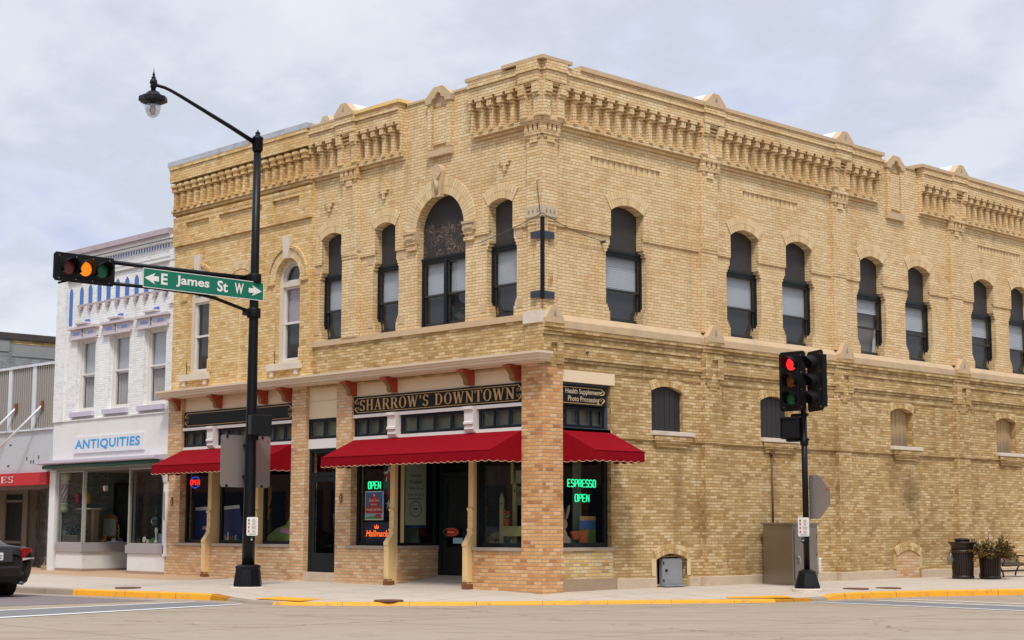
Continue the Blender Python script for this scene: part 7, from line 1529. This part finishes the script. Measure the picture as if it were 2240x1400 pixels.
# ================================================================== buildings across the two streets (behind the viewer, seen in reflections)
def far_building(label, x0, x1, y0, y1, h, faces):
    c = ((x0 + x1) / 2, (y0 + y1) / 2, 0); t_ = thing('brick_building', label, 'building', c, 'buildings across the streets'); mb = MB(); mb.box(Loc((0, 0, 0), (1, 0, 0)), x0, x1, -.3, h, -y1, -y0); part(mb, 'wall', 'brick_far', t_)
    mb = MB(); mb.box(Loc((0, 0, 0), (1, 0, 0)), x0 - .2, x1 + .2, h, h + .3, -y1 - .2, -y0 + .2); part(mb, 'cornice', 'stone', t_)
    if faces == 'N': f_ = lambda u, v, w=0: (x0 + u, y1 + w, v); L = x1 - x0
    else: f_ = lambda u, v, w=0: (x0 - w, y0 + u, v); L = y1 - y0
    n = int(L / 3)
    for k in range(n):
        u = (k + .5) * L / n; mb = MB(); mb.box(f_, u - .5, u + .5, 5, 7, 0, .03); part(mb, 'window', 'sign_black', t_); mb = MB(); mb.box(f_, u - 1.2, u + 1.2, .6, 2.9, 0, .03); part(mb, 'shop_window', 'navy', t_)
far_building('dark red brick shops across the street from the long shop front', -95, 2, -36, -23, 9.5, 'N')
far_building('dark red brick building across the street from the side wall', 25, 38, -6, 40, 9, 'W')

# ---- more goods on show behind the panes
ORD = ['first', 'second', 'third', 'fourth', 'fifth', 'sixth', 'seventh', 'eighth', 'ninth', 'tenth']
CN = dict(poster_sky='pale blue', poster_white='white', gold='gold', poster_green='green', pink='pink', pot_orange='orange', barber_white='cream', wood_tan='tan', poster_blue='blue', flower_red='red', wood_green='sage', straw='straw')
def goods(fr, u0, u1, v, w0, w1, n, seed, grp, lab):
    rn = random.Random(seed); pal = ['poster_sky', 'poster_white', 'gold', 'poster_green', 'pink', 'pot_orange', 'barber_white', 'wood_tan', 'poster_blue', 'flower_red', 'wood_green', 'straw']
    for i in range(n):
        u = u0 + (u1 - u0) * (i + rn.uniform(.2, .8)) / n; w = rn.uniform(w0, w1); mb = MB(); h = rn.uniform(.10, .34); mt = rn.choice(pal); k = rn.random()
        if k < .35: r_ = rn.uniform(.04, .08); mb.lathe(fr(u, v, w), [(r_ * .7, 0), (r_, h * .35), (r_ * .45, h * .7), (r_ * .6, h * .9), (r_ * .2, h)], 12); nm, ct, ds = 'vase', 'vase', 'vase'
        elif k < .7: a = rn.uniform(.05, .11); mb.box(fr, u - a, u + a, v, v + h, w - .05, w + .05); nm, ct, ds = 'gift_box', 'box', 'box'
        else: a = rn.uniform(.07, .14); frame_rect(mb, fr, u - a, u + a, v, v + h * 1.2, w - .012, w, .018); mb.box(fr, u - a + .018, u + a - .018, v + .018, v + h * 1.2 - .018, w - .010, w - .006); nm, ct, ds = 'framed_picture', 'picture', 'framed picture'
        tag(mb.build(nm, mt, loc=fr(u, v, w)), 'small ' + CN[mt] + ' ' + ds + ', ' + ORD[i] + ' from the left ' + lab, ct, grp)
goods(A_, -18.9, -17.7, .785, -1.5, -.9, 7, 1, 'goods on the left antiques shelf', 'on the left antiques shelf')
goods(A_, -15.5, -14.3, .785, -1.3, -.7, 6, 2, 'goods on the right antiques shelf', 'on the right antiques shelf')
goods(A_, -2.2, -1.2, .805, -1.1, -.7, 5, 3, 'goods right of the shop entrance', 'in the window right of the entrance')
goods(A_, -12.9, -9.0, .805, -1.1, -.7, 10, 4, 'goods in the left shop windows', 'on the left shop shelf')
goods(B_, 1.1, 2.3, .825, -1.1, -.7, 4, 5, 'goods in the side window', 'on the side window shelf')
# ---- cars parked on the far side of the street behind the viewer: only their reflections are seen
plain('car_white', (.62, .63, .64), .25, spec=.5)
for i, (x, y, mt, ct_) in enumerate(((-18, -19.5, 'car_white', 'white'), (-26, -19.6, 'van_blue', 'blue'), (-11, -19.4, 'car_white', 'white'), (-34, -19.5, 'car_paint', 'grey'))):
    c = copy_tree(CAR); c.location = (x, y, ZR); c.rotation_euler = (0, 0, math.pi); c['group'] = 'cars parked across the street'
    c['label'] = ct_ + ' sedan parked across the street from the long shop front, ' + ['opposite the antiques shop', 'far beyond the white one', 'nearest the corner', 'farthest from the corner'][i]
    for ch in c.children:
        if ch.name.startswith('body') or ch.name.startswith('bumper'): ch.material_slots[0].link = 'OBJECT'; ch.material_slots[0].material = MATS[mt]
